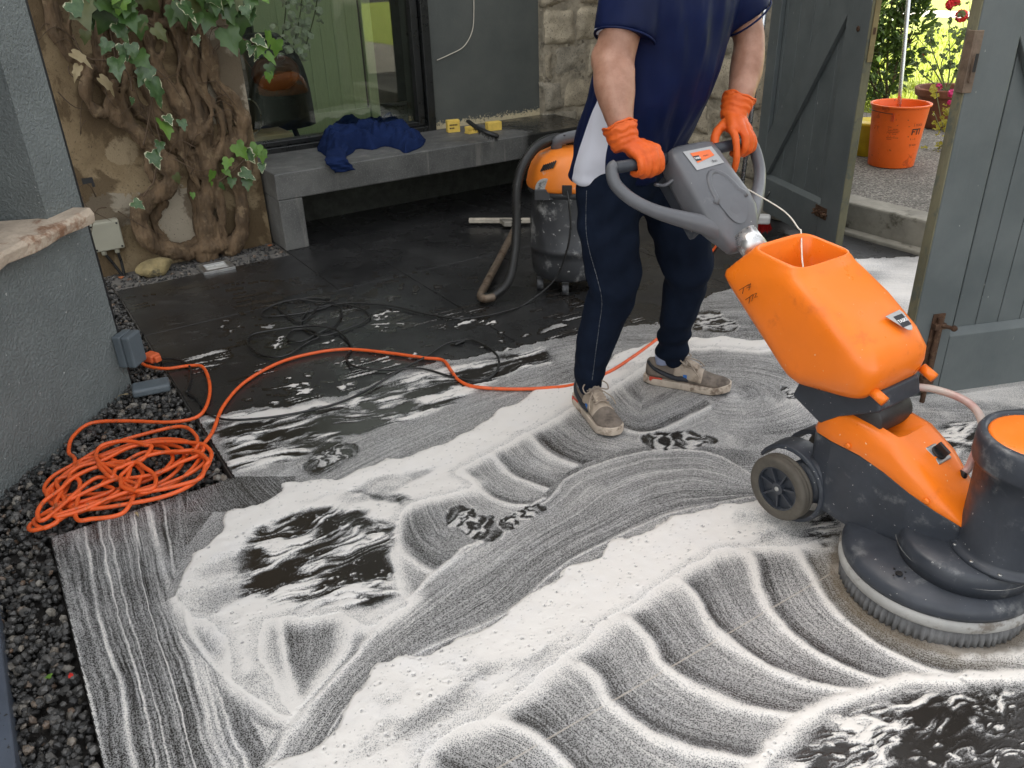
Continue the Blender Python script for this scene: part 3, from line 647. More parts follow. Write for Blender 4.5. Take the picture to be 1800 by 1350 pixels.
# the room behind the glass, with a ceiling opening added to light the door
RM = thing('room', W(2.1, 6.4, .1), 'dim room behind the large window', 'room')
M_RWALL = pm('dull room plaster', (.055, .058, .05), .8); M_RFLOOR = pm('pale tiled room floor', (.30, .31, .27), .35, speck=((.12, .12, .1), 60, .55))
MB().obox(W(.6, 5.5, .02), BV * 5.2, AV * 3.0, ZV * .08).build('room_floor', M_RFLOOR, RM)
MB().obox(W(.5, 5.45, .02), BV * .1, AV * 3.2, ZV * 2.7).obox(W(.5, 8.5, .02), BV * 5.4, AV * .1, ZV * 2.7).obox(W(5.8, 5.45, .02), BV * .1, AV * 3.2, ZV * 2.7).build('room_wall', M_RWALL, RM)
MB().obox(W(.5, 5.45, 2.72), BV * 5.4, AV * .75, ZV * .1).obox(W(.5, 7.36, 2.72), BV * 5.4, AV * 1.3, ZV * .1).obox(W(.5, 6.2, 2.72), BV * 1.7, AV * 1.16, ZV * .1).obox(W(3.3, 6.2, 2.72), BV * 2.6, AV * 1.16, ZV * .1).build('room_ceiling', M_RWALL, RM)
M_GREEN = pm('pale green door paint', (.42, .51, .32), .45, var=.08, scale=14, stretch=(6, 6, .6))
DR = thing('panelled_door', W(2.72, 7.4, .1), 'pale green panelled door seen through the window', 'door')
for i in range(7):
    MB().obox(W(2.30 + i * .122, 7.4, .25), BV * .1205, AV * .03, ZV * 2.2).build('board', M_GREEN, DR, bevel=.0025)
MB().obox(W(2.30, 7.365, .1), BV * .86, AV * .03, ZV * .16).build('rail', M_GREEN, DR, bevel=.004)
MB().obox(W(2.20, 7.36, .1), BV * .09, AV * .05, ZV * 2.4).build('stile', M_GREEN, DR, bevel=.004)
MB().obox(W(3.17, 7.36, .1), BV * .09, AV * .05, ZV * 2.4).build('stile', M_GREEN, DR, bevel=.004)
ST = thing('shell_chair', W(1.78, 5.95, .1), 'black rounded chair with an orange back inside the window', 'chair')
sh = MB(); rgs = []
for i in range(9):
    t = i / 8; z = .42 + .62 * t; w = .30 * sqrt(max(1 - (t * .96) ** 3.2, .02)); 
    rgs.append([W(1.85 + w * cos(2 * pi * j / 16), 6.05 + (.20 - .05 * t) * sin(2 * pi * j / 16) , z) for j in range(16)])
sh.loft(rgs); sh.build('shell', M_BLACK, ST, True)
sh = MB(); sh.ball(W(1.86, 5.88, .80), (.17, .05, .12), ax=(BV, AV, ZV)); sh.build('back_pad', pm('tan leather', (.10, .03, .012), .35), ST, True)
for s_ in (-1, 1): MB().tube([W(1.85 + s_ * .2, 6.0, .1), W(1.85 + s_ * .12, 6.05, .45)], .02).build('leg', M_BLACK, ST)
TB = thing('side_table', W(1.55, 5.62, .1), 'low pale table with a wire hoop inside the window', 'table')
MB().obox(W(1.46, 5.52, .42), BV * .34, AV * .3, ZV * .04).build('table_top', pm('pale wood', (.4, .32, .2), .5), TB, bevel=.004)
for db in (.02, .28): MB().obox(W(1.46 + db, 5.6, .1), BV * .03, AV * .03, ZV * .32).build('leg', M_BLACK, TB)
MB().tube([W(1.56 + .07 * cos(t), 5.6, .58 + .11 * sin(t)) for t in np.linspace(0, 2 * pi, 24)], .005, 6, False).build('hoop', pm('steel wire', (.5, .5, .48), .3, metal=1), TB)

# ---- stone wall, corner and return by the gate
def mat_stone(i, col):
    k = N('granite rubble %d' % i); p = k.coord(True)
    c = k.ramp(k.noise(11, 6, .66, vec=p), [(.28, dk(col, .55)), (.52, col), (.75, dk(col, 1.35))])
    c = k.mix(k.mr(k.noise(95, 3, .6, vec=p), .56, .68, 0, .7), c, (.055, .05, .042))
    k.set(Base_Color=c, Roughness=.88, Normal=k.bump(k.math('ADD', k.noise(34, 6, .7, vec=p), k.math('MULTIPLY', k.noise(170, 3, vec=p), .35)), .9, .012)); return k.m
M_STONES = [mat_stone(i, c) for i, c in enumerate([(.37, .315, .225), (.31, .275, .21), (.42, .36, .26), (.33, .295, .23)])]
M_MORTAR = pm('lime mortar', (.31, .27, .20), .92, var=.3, scale=14, bump=1., bscale=45, bdist=.015, wear=((.13, .11, .08), 16, .55, .66))
SW = thing('stone_wall', W(3.9, 5.0, 0), 'rough granite rubble wall beside the gate', 'wall')
MB().obox(W(3.49, 5.026, 0), BV * .7, AV * .063, ZV * 2.9).obox(W(4.001, 3.46, 0), BV * .319, AV * 1.60, ZV * 2.3).build('mortar', M_MORTAR, SW)
def rubble(o, ex, ez, nrm, w, h, seed):
    r = np.random.RandomState(seed); z = 0.; n = 9
    while z < h:
        rh = .13 + .20 * r.rand(); x = -.12 * r.rand()
        while x < w:
            rw = .14 + .30 * r.rand(); x0, x1 = max(x, 0) + .004, min(x + rw, w) - .004; z0, z1 = z + .004 + .02 * (r.rand() - .5), z + rh - .004 + .02 * (r.rand() - .5)
            if x1 - x0 > .06:
                sk = .035 * r.randn(4); g = np.linspace(0, 1, n); U, V_ = np.meshgrid(g, g)
                X = x0 + (x1 - x0) * U + sk[0] * (V_ - .5) * .5; Z = z0 + (z1 - z0) * V_ + sk[1] * (U - .5) * .5
                X = X + .022 * (vn(X * 22, Z * 22, 0, seed) - .5); Z = Z + .022 * (vn(X * 22, Z * 22, 0, seed + 4) - .5)
                e = np.minimum(np.minimum(U, 1 - U) * (x1 - x0), np.minimum(V_, 1 - V_) * (z1 - z0)); D = .010 + .030 * sstep(0, .035, e) * (.4 + .9 * r.rand()) + .050 * (fbm(X * 9, Z * 9, 0, seed + 9, 4) - .5) * sstep(0, .03, e) + (U - .5) * .02 * r.randn()
                P = [o + ex * a_ + ez * b_ + nrm * d_ for a_, b_, d_ in zip(X.ravel(), Z.ravel(), D.ravel())]; m_ = len(P)
                F_ = [(i_ * n + j_, i_ * n + j_ + 1, (i_ + 1) * n + j_ + 1, (i_ + 1) * n + j_) for i_ in range(n - 1) for j_ in range(n - 1)]
                rim = [j_ for j_ in range(n)] + [i_ * n + n - 1 for i_ in range(1, n)] + [(n - 1) * n + j_ for j_ in range(n - 2, -1, -1)] + [i_ * n for i_ in range(n - 2, 0, -1)]
                P += [o + ex * X.ravel()[q] + ez * Z.ravel()[q] - nrm * .01 for q in rim]; k_ = len(rim)
                F_ += [(rim[(q + 1) % k_], rim[q], m_ + q, m_ + (q + 1) % k_) for q in range(k_)]
                if np.dot(np.cross(ex, ez), nrm) < 0: F_ = [f_[::-1] for f_ in F_]
                mkobj('stone', P, F_, M_STONES[r.randint(4)], SW, True)
            x += rw
        z += rh
rubble(W(3.49, 5.045, .0), BV, ZV, -AV, .52, 2.4, 3)
rubble(W(4.02, 3.46, .0), AV, ZV, -BV, 1.56, 2.2, 5)

# ---- concrete bench
def mat_bench():
    k = N('dark cast concrete'); p = k.coord(True)
    c = k.ramp(k.noise(3.5, 5, .65, vec=p), [(.3, (.052, .052, .050)), (.68, (.118, .117, .110))])
    c = k.mix(k.mr(k.noise(330, 2, .5, vec=p), .60, .68, 0, .65), c, (.32, .32, .30))
    st = k.noise(6, 4, .6, vec=p, stretch=(2.5, 2.5, .25)); c = k.mix(k.mr(st, .55, .72, 0, .6), c, (.20, .19, .17))
    d = k.n('ShaderNodeVectorMath', operation='DOT_PRODUCT'); k.l(p, d.inputs[0]); d.inputs[1].default_value = tuple(BV)
    wet = k.mr(k.math('ADD', d.outputs['Value'], k.math('MULTIPLY', k.noise(3.2, 4, vec=p), .5)), 3.18, 3.26); c = k.mix(wet, c, (.018, .018, .017))
    r = k.math('SUBTRACT', k.mr(k.noise(8, 3, vec=p), .3, .7, .5, .75), k.math('MULTIPLY', wet, .42))
    k.set(Base_Color=c, Roughness=r, Normal=k.bump(k.noise(150, 3, .6, vec=p), .35, .002)); return k.m
M_BENCH = mat_bench()
BE = thing('concrete_bench', W(2.4, 4.8, 0), 'long dark concrete bench under the window, open below', 'bench')
prof = [(1.326, 0), (1.466, 0), (1.466, .288), (3.40, .288), (3.40, 0), (3.54, 0), (3.54, .437), (1.326, .437)]
fq = MB()
fq.obox(W(1.326, 4.5, .29), BV * 2.25, AV * .57, ZV * .147).build('seat_slab', M_BENCH, BE, bevel=.007)
MB().obox(W(1.328, 4.502, 0), BV * .138, AV * .566, ZV * .29).build('leg', M_BENCH, BE, bevel=.006)
MB().obox(W(3.42, 4.502, 0), BV * .138, AV * .566, ZV * .29).build('leg', M_BENCH, BE, bevel=.006)
MB().obox(W(1.466, 5.02, 0), BV * 1.954, AV * .045, ZV * .29).build('back_panel', pm('very dark concrete', (.026, .028, .022), .8, var=.4, scale=12, bump=.6, bscale=60, bdist=.008), BE)  # panel below the seat, darker than the bench itself

# unseen wall past the gateway, added to block the lawn's reflection in the window
BW = MB().obox(W(4.06, -6, -.05), BV * .25, AV * 6.28, ZV * 2.5).build('unseen_boundary_wall', mat_render('grey cement wall', (.16, .155, .14)), None); tag(BW, 'unseen grey cement wall added beyond the open gate leaf to block a reflection', 'wall')

# ================================================================== gateway and garden
GZ = .15
M_CONC = pm('weathered concrete', (.27, .25, .205), .88, var=.25, scale=7, bump=.6, bscale=50, bdist=.006, wear=((.10, .09, .065), 5, .54, .66))
KB = thing('concrete_step', W(4.12, 2.3, 0), 'low concrete step across the gateway', 'step')
MB().obox(W(4.06, .3, -.05), BV * .17, AV * 3.15, ZV * (.05 + GZ + .012)).build('kerb', M_CONC, KB, bevel=.012)
MB().obox(W(3.985, .3, -.05), BV * .074, AV * 3.15, ZV * .072).build('ledge', M_CONC, KB, bevel=.01)
MB().obox(W(3.90, 3.16, 0), BV * .14, AV * .28, ZV * .11).build('ledge', M_CONC, KB, bevel=.02)
def mat_path():
    k = N('grey stone chippings'); p = k.coord(True)
    c = k.ramp(k.noise(85, 3, .75, vec=p), [(.36, (.045, .040, .034)), (.50, (.17, .155, .13)), (.64, (.42, .385, .33))])
    c = k.mix(k.mr(k.noise(4, 4, vec=p), .4, .7, 0, .4), c, (.09, .082, .07))
    k.set(Base_Color=c, Roughness=.9, Normal=k.bump(k.noise(150, 3, .7, vec=p), 1., .01)); return k.m
PT = MB().obox(W(4.235, -6, -.05), BV * 2.4, AV * 16, ZV * (.05 + GZ - .004)).build('garden_path', mat_path()); kind(PT, 'structure')
M_LAWN = pm('lawn soil and grass', (.20, .24, .035), .9, var=.3, scale=20, bump=.8, bscale=120, bdist=.02)
LA = MB().obox(W(6.64, -20, -.05), BV * 60, AV * 60, ZV * (.05 + GZ)).build('lawn', M_LAWN); kind(LA, 'structure')
FP = MB().obox(W(16.5, -20, GZ - .02), BV * 1.6, AV * 60, ZV * .026).build('far_path', pm('pale grey path', (.36, .33, .29), .9)); kind(FP, 'structure')
# grass blades
gr = np.random.RandomState(11); n = 26000
t_ = gr.rand(n); bb = 6.66 + 7.5 * t_ ** 1.3; aa_ = 2.2 + 6.5 * gr.rand(n); hh = .03 + .035 * gr.rand(n); az = gr.rand(n) * 2 * pi
P0 = BV * bb[:, None] + AV * aa_[:, None] + ZV * GZ; wv = np.stack([np.cos(az), np.sin(az), az * 0], 1) * .006; ln = np.stack([np.cos(az + 1.6), np.sin(az + 1.6), az * 0], 1) * (.02 * gr.rand(n))[:, None]
V = np.stack([P0 - wv, P0 + wv, P0 + ln + ZV * hh[:, None]], 1).reshape(-1, 3); Fg = np.arange(n * 3).reshape(-1, 3)
def mat_leafy(name, c0, c1, trans=.25, rough=.4):
    k = N(name); q = k.n('ShaderNodeObjectInfo'); c = k.ramp(k.noise(9, 3, .6, world=True), [(.3, c0), (.7, c1)])
    k.set(Base_Color=c, Roughness=rough, Specular_IOR_Level=.45)
    tr = k.n('ShaderNodeBsdfTranslucent'); k.l(c, tr.inputs[0]); mx = k.n('ShaderNodeMixShader'); mx.inputs[0].default_value = trans
    k.l(k.b.outputs[0], mx.inputs[1]); k.l(tr.outputs[0], mx.inputs[2]); k.l(mx.outputs[0], k.out.inputs[0]); return k.m
GS = mkobj('lawn_grass', V, Fg.tolist(), mat_leafy('grass blades', (.20, .26, .02), (.34, .38, .05), .4), keep=True); kind(GS, 'stuff'); GS['label'] = 'sunlit yellow green grass of the lawn beyond the gate'; GS['category'] = 'grass'

# ---- gate leaves
def mat_gate():
    k = N('slate painted timber'); p = k.coord(True)
    c = k.ramp(k.noise(4, 5, .62, vec=p), [(.3, (.088, .104, .106)), (.7, (.125, .142, .142))])
    g = k.noise(16, 5, .7, vec=p, stretch=(3, 3, .12)); c = k.mix(k.mr(g, .52, .72, 0, .35), c, (.125, .138, .138))
    c = k.mix(k.mr(k.noise(60, 2, .5, vec=p, stretch=(1, 1, .4)), .745, .765), c, (.35, .36, .34))
    k.set(Base_Color=c, Roughness=k.mr(k.noise(7, 3, vec=p), .3, .7, .38, .6), Normal=k.bump(k.math('ADD', g, k.math('MULTIPLY', k.noise(90, 3, vec=p), .5)), .25, .003)); return k.m
M_GATE = mat_gate()
M_MOSS = pm('mossy bare timber edge', (.15, .142, .088), .85, var=.35, scale=10, bump=.5, bscale=60, stretch=(1, 1, .3), wear=((.09, .10, .08), 9, .5, .62))
M_RUST = pm('rusty iron', (.085, .045, .026), .8, var=.45, scale=24, bump=.7, bscale=120, bdist=.003, metal=.35, wear=((.16, .10, .06), 30, .5, .65))
M_STEEL = pm('worn galvanised steel', (.42, .42, .41), .38, var=.2, scale=20, metal=.9, bscale=120)
def leaf(root, O, ex, nrm, w, h, zb, stile0, rail_h, brace, nb):
    """boards behind a ledged frame; O free bottom corner, ex towards the hinge, nrm towards the yard"""
    O = np.array([O[0], O[1], 0]); u = lambda x, n_, z: O + ex * x + nrm * n_ + ZV * z
    bw = (w - .004) / nb
    for i in range(nb):
        x0 = .004 + i * bw
        MB().obox(u(x0 + .0015, -.012, zb + .01), ex * (bw - .003), nrm * .012, ZV * (h - zb - .01)).build('board', M_GATE, root, bevel=.0035, seg=2)
    MB().obox(u(0.0045, .001, zb), ex * stile0, nrm * .028, ZV * (h - zb)).build('stile', M_GATE, root, bevel=.004)
    MB().obox(u(w - .11, .001, zb), ex * .11, nrm * .028, ZV * (h - zb)).build('stile', M_GATE, root, bevel=.004)
    MB().prism([(0, 0), (.028, 0), (.028, rail_h - .022), (.0, rail_h)], u(stile0 + .006, .001, zb), nrm, ZV, ex * (w - stile0 - .118)).build('bottom_rail', M_GATE, root, bevel=.003)
    MB().obox(u(stile0 + .006, .001, h - .14), ex * (w - stile0 - .118), nrm * .028, ZV * .14).build('top_rail', M_GATE, root, bevel=.004)
    if brace:
        (x0, z0), (x1, z1), bwid = brace; d = unit(np.array([x1 - x0, z1 - z0])); q = np.array([d[1], -d[0]])
        if q[0] < 0: q = -q
        pl = [(x0, z0), (x1, z1), (x1 + q[0] * bwid, z1 + q[1] * bwid), (x0 + q[0] * bwid, z0 + q[1] * bwid)]
        MB().prism(pl, u(0, .0012, 0), ex, ZV, nrm * .0265).build('brace', M_GATE, root, bevel=.003)
    MB().obox(u(-.001, -.013, zb + .004), ex * .0045, nrm * .041, ZV * (h - zb - .006)).build('edge_lipping', M_MOSS, root)
    return u
# left leaf, almost shut
L1 = G(1475, 440, .04); L1h = W(3.985, 3.44); e1 = unit(np.array([L1h[0] - L1[0], L1h[1] - L1[1], 0])); w1 = np.hypot(L1h[0] - L1[0], L1h[1] - L1[1]); n1 = np.array([e1[1], -e1[0], 0])
if n1 @ BV > 0: n1 = -n1
GA = thing('timber_gate', (L1 + L1h) / 2 * np.array([1, 1, 0]), 'half closed slate grey timber gate leaf beside the orange bucket', 'gate', 'leaves of the timber gate')
def uv1(x, y): P = PL(x, y, n1, n1 @ L1) - L1; return float(P @ e1), float(P[2] + .04)
ub, zb_ = uv1(1355, 305); ut, zt_ = uv1(1512, 0)
rz = uv1(1453, 352)[1]; st1 = uv1(1455, 330)[0]
u1 = leaf(GA, L1, e1, n1, w1, 2.1, .04, st1, rz - .04, ((ub, rz), (ut + (ut - ub) * .55, zt_ + (zt_ - rz) * .55), .16), 7)
xb, zbb = uv1(1452, 372)
bt = MB(); bt.obox(u1(xb - .055, .029, zbb - .03), e1 * .11, n1 * .004, ZV * .06); bt.tube([u1(xb - .07, .04, zbb), u1(xb + .06, .04, zbb)], .007, 10); bt.tube([u1(xb + .03, .04, zbb), u1(xb + .03, .065, zbb - .012)], .005, 8)
for q in (-.035, 0, .035): bt.obox(u1(xb + q - .006, .032, zbb - .014), e1 * .012, n1 * .018, ZV * .028)
bt.build('bolt', M_RUST, GA, bevel=.001)
xk, zk = uv1(1519, 50)
MB().lathe([(.001, 0), (.012, .0), (.013, .004), (.006, .006), (.004, .002)], u1(xk, .029, zk), e1, ZV, n1, 14).build('keyhole_plate', M_RUST, GA, True)
xl, zl0 = uv1(1543, 70); MB().obox(u1(-.006, -.012, zl0 - .1), e1 * .005, n1 * .028, ZV * .30).build('lock_plate', pm('old brass', (.24, .19, .10), .5, metal=.6, var=.3), GA, bevel=.001)
MB().obox(u1(-.0075, -.004, zl0 + .02), e1 * .0035, n1 * .012, ZV * .03).build('lock_screw', M_RUST, GA)
# chain hook near the foot of the leaf
xc, zc = uv1(1352, 345); MB().tube([u1(xc + .09 * t, .035, zc - .05 * t + .012 * sin(6 * t)) for t in np.linspace(-.7, .9, 14)], .004, 6).build('hook', M_STEEL, GA, True)

# right leaf, swung into the yard
L2 = G(1570, 695, .02); L2b = G(1800, 663, .02); e2 = unit(np.array([L2b[0] - L2[0], L2b[1] - L2[1], 0])); n2 = np.array([e2[1], -e2[0], 0])
GB = thing('timber_gate', (L2 + e2 * .5) * np.array([1, 1, 0]), 'slate grey timber gate leaf swung open behind the scrubbing machine', 'gate', 'leaves of the timber gate')
def uv2(x, y): P = PL(x, y, n2, n2 @ L2) - L2; return float(P @ e2), float(P[2] + .02)
s2 = uv2(1660, 576); rz2 = s2[1]
u2 = leaf(GB, L2, e2, n2, 1.24, 2.05, .02, s2[0], rz2 - .02, ((uv2(1775, 40)[0], uv2(1775, 40)[1]), (uv2(1775, 40)[0] + .5, uv2(1775, 40)[1] - .85), .12), 14)
xb, zb2 = uv2(1637, 560); zlo = uv2(1622, 688)[1]
bt = MB(); bt.obox(u2(xb - .02, .029, zlo + .06), e2 * .045, n2 * .005, ZV * (zb2 - zlo - .03)); bt.tube([u2(xb, .044, zlo - .015), u2(xb, .044, zb2 + .02)], .009, 10); bt.tube([u2(xb, .044, zb2 - .005), u2(xb + .028, .075, zb2 - .008)], .007, 8); bt.ball(u2(xb + .031, .078, zb2 - .008), .011, 10, 6)
for q in (.1, .2, .93): bt.obox(u2(xb - .02, .033, zlo + (zb2 - zlo) * q), e2 * .042, n2 * .02, ZV * .02)
bt.build('bolt', M_RUST, GB, bevel=.001)
for (x, y0, y1) in ((1700, 52, 160),):
    xa, za = uv2(x, y1); _, zc_ = uv2(x, y0)
    k_ = MB(); k_.obox(u2(-.003, .0295, za), e2 * .026, n2 * .005, ZV * (zc_ - za)); k_.obox(u2(-.008, .0, za), e2 * .006, n2 * .034, ZV * (zc_ - za)); k_.obox(u2(.0, .035, za + .03), e2 * .012, n2 * .010, ZV * (zc_ - za - .1)); k_.build('latch_keep', pm('worn brown steel', (.17, .125, .09), .7, var=.35, scale=20, metal=.3, bump=.5), GB, bevel=.002)
    MB().obox(u2(.001, .0455, za + .06), e2 * .010, n2 * .001, ZV * .05).build('latch_slot', M_BLACK, GB)

# ---- things in the garden
M_ORBUCKET = pm('orange bucket plastic', (.86, .135, .012), .38, var=.06, scale=9, bump=.1, speck=((.30, .05, .01), 50, .70), wear=((.62, .085, .01), 5, .60, .64))
bp = G(1565, 288, GZ); bp[2] = GZ
BK = thing('bucket', bp, 'orange plastic bucket holding a pole, outside the gate', 'bucket')
MB().lathe([(.137, .002), (.142, .0), (.158, .20), (.174, .375), (.184, .378), (.186, .39), (.176, .392), (.170, .386), (.155, .20), (.138, .012)], bp, n=40, cap=True).build('tub', M_ORBUCKET, BK, True, bevel=.002)
vd = unit(np.array([bp[0], bp[1], 0])); vr = np.array([vd[1], -vd[0], 0])
def onb(ang, z, r=None):                      # point on the bucket's side seen from the yard
    rad = (.142 + (.174 - .142) * z / .375) + .0012 if r is None else r
    return bp + (-vd * cos(ang) + vr * sin(ang)) * rad + ZV * z
MB().tube([onb(a_, .352 - .018 * (1 - cos(a_ + 1.0)), .184) for a_ in np.linspace(-1.55, -.2, 14)], .0022, 6).build('wire_handle', M_BLACK, BK)
for a_ in (-.2,): MB().tube([onb(a_ - .03, .35), onb(a_ - .035, .30)], .004, 6).tube([onb(a_ + .04, .35), onb(a_ + .035, .30)], .004, 6).build('handle_lug', pm('dull red plastic', (.55, .06, .01), .5), BK)
M_INK = N('black print').set(Base_Color=(.03, .012, .006), Roughness=.6).m
M_INKF = N('faded brown print').set(Base_Color=(.33, .055, .008), Roughness=.6).m
lt = MB()
for i, (z, n_) in enumerate([(.262, 4), (.250, 9), (.240, 11), (.230, 9), (.220, 8), (.205, 8), (.196, 10), (.186, 5)]):
    x = -.33 + .02 * (i % 3)
    for j in range(n_):
        L_ = .015 + .035 * rng.random()
        if rng.random() < .82: lt.add([onb(x, z), onb(x + L_, z), onb(x + L_, z + .0042), onb(x, z + .0042)], [(0, 1, 2, 3)])
        x += L_ + .012
lt.build('small_print', M_INKF, BK)
def text_mesh(s, size, bold=0.0, ext=0.0, align='CENTER'):
    cu = bpy.data.curves.new('t', 'FONT'); cu.body = s; cu.size = size; cu.align_x = align; cu.align_y = 'CENTER'; cu.offset = bold; cu.extrude = ext; cu.resolution_u = 3
    o = bpy.data.objects.new('t', cu); COL.objects.link(o); dg = bpy.context.evaluated_depsgraph_get(); dg.update()
    me = bpy.data.meshes.new_from_object(o.evaluated_get(dg)); bpy.data.objects.remove(o)
    return [tuple(v.co) for v in me.vertices], [tuple(p.vertices) for p in me.polygons]
def lettering(name, s, size, fn, mat, parent, bold=0.0):
    vs, fs = text_mesh(s, size, bold)
    return mkobj(name, [fn(x, y) for x, y, z in vs], fs, mat, parent)
lettering('lettering', 'FTI', .052, lambda x, y: onb(.80 + x / .16, .232 + y), M_INK, BK, .0015)
lettering('lettering', '1 TOOL', .02, lambda x, y: onb(.83 + x / .16, .275 + y), M_INK, BK)
lettering('lettering', 'L - o', .02, lambda x, y: onb(.72 + x / .16, .19 + y), M_INK, BK)
lettering('lettering', 'fill here', .018, lambda x, y: onb(.78 + x / .16, .15 + y), M_INK, BK)
lettering('lettering', '5lt', .014, lambda x, y: onb(-.1 + x / .16, .118 + y), M_INK, BK)
# pole in the bucket
M_ALU = pm('aluminium pole', (.62, .63, .64), .28, var=.06, metal=.95, scale=20)
pb = bp + ZV * .02 + vr * .02; ptop = PL(1597, 0, vd, vd @ (bp + vd * .05)); dirp = ptop - pb
PO = thing('mop_pole', pb, 'bright aluminium pole standing in the orange bucket', 'pole')
MB().tube([pb, pb + dirp * .5, pb + dirp * 1.75], .0125, 16).build('shaft', M_ALU, PO, True)
MB().tube([pb + dirp * 1.72, pb + dirp * 2.0], .016, 14).build('grip', M_BLACK, PO, True)
# yellow tubs half hidden behind the bucket
M_YEL = pm('yellow plastic', (.75, .55, .03), .4)
yb = bp + vd * .28 - vr * .16; YT = thing('tub', yb, 'yellow plastic tub behind the orange bucket', 'tub')
MB().lathe([(.10, 0), (.13, .22), (.137, .225), (.125, .222), (.095, .01)], yb, n=24).build('tub_body', M_YEL, YT, True)
MB().lathe([(.136, .205), (.141, .21), (.141, .22), (.136, .225)], yb, n=24).build('tub_rim', M_YEL, YT, True)

# ---- planting
def leafverts(L, w, fold=.25, curl=.3):
    return [(0, 0, 0), (-w * .5, L * .35, fold * w), (0, L * .4, 0), (w * .5, L * .35, fold * w), (-w * .38, L * .7, fold * w * .8 - curl * L * .15), (0, L * .72, -curl * L * .12), (w * .38, L * .7, fold * w * .8 - curl * L * .15), (0, L, -curl * L * .3)], \
        [(0, 2, 1), (0, 3, 2), (1, 2, 5, 4), (2, 3, 6, 5), (4, 5, 7), (5, 6, 7)]
def scatter_leaves(mb, centres, dirs, size, asp, r):
    for c, d in zip(centres, dirs):
        L = size * (.6 + .7 * r.rand()); vs, fs = leafverts(L, L * asp)
        y = unit(d); x = unit(np.cross(y, r.randn(3))); z = np.cross(x, y)
        if z[2] < 0: z = -z; x = -x
        mb.add([c + x * a_ + y * b_ + z * c_ for a_, b_, c_ in vs], fs)
def shrub(name, base, blobs, nl, size, asp, mat, label, cat, seed, group=None):
    r = np.random.RandomState(seed); T = thing(name, base, label, cat, group); st = MB(); mb = MB(); C, D = [], []
    for (cx, cy, cz, rx, rz, fr) in blobs:
        c = base + vr * cx + vd * cy + ZV * cz
        st.tube(catmull([base + r.randn(3) * np.array([.03, .03, 0]), (base + c) / 2 + r.randn(3) * .04, c], 5), [.012 * (1 - .06 * i) for i in range(11)], 6)
        for _ in range(int(nl * fr)):
            v = unit(r.randn(3)); q = c + v * np.array([rx, rx, rz]) * (.35 + .65 * r.rand() ** .6); C.append(q); D.append(v + .5 * r.randn(3) + ZV * .3)
        for _ in range(7):
            v = unit(r.randn(3)); e = c + v * np.array([rx, rx, rz]) * .9; st.tube([c - ZV * rz * .3, (c + e) / 2 + r.randn(3) * .02, e], [.006, .004, .002], 5)
    scatter_leaves(mb, C, D, size, asp, r)
    st.build('stem', pm(name + ' bark', (.10, .075, .045), .85), T, True); kind(mb.build('foliage', mat, T), 'stuff'); return T
M_LEAF1 = mat_leafy('glossy shrub leaves', (.030, .062, .014), (.095, .15, .03), .22, .32)
M_LEAF2 = mat_leafy('geranium leaves', (.06, .10, .035), (.22, .28, .12), .3, .5)
M_LEAF3 = mat_leafy('yellowing leaves', (.30, .26, .03), (.42, .38, .06), .35, .5)
bb_ = G(1556, 186, GZ); bb_[2] = GZ
shrub('garden_shrub', bb_, [(-.10, 0, .35, .26, .35, .3), (-.2, .1, .8, .30, .4, .35), (-.04, .05, 1.05, .26, .35, .3), (.10, .05, .60, .17, .3, .13), (-.35, 0, .4, .3, .3, .2), (-.1, 0, 1.45, .3, .3, .25)], 2000, .085, .38, M_LEAF1, 'dense dark green shrub behind the orange bucket', 'shrub', 21)
bc_ = G(1440, 150, GZ); bc_[2] = GZ
shrub('garden_shrub', bc_, [(0, 0, .5, .45, .5, .5), (.2, .2, 1.2, .5, .5, .5)], 1100, .09, .4, M_LEAF1, 'dark green shrub hidden behind the half closed gate leaf', 'shrub', 23)
M_TERRA = pm('terracotta', (.17, .058, .028), .75, var=.25, scale=8, bump=.3, wear=((.26, .13, .08), 10, .6, .72))
pp = G(1652, 222, GZ); pp[2] = GZ
PT_ = thing('plant_pot', pp, 'large terracotta pot by the lawn', 'pot')
MB().lathe([(.15, 0), (.17, .04), (.205, .23), (.225, .24), (.236, .29), (.228, .30), (.205, .295), (.195, .25), (.15, .06)], pp, n=36).build('pot_body', M_TERRA, PT_, True, bevel=.002)
MB().lathe([(.01, .262), (.198, .258), (.198, .25), (.01, .25)], pp, n=24).build('soil', M_EARTH, PT_)
M_RED = pm('red petals', (.62, .012, .02), .6, var=.3, scale=30); M_PINK = pm('magenta petals', (.66, .03, .18), .6, var=.3, scale=30)
def flowerhead(mb, c, r_, n_, rs_):
    for _ in range(n_):
        v = unit(rs_.randn(3) + ZV * .4); q = c + v * r_ * .8; x = unit(np.cross(v, rs_.randn(3))); y = np.cross(v, x); s_ = r_ * .55
        mb.add([q - x * s_ - y * s_, q + x * s_ - y * s_, q + x * s_ + y * s_, q - x * s_ + y * s_], [(0, 1, 2, 3)])
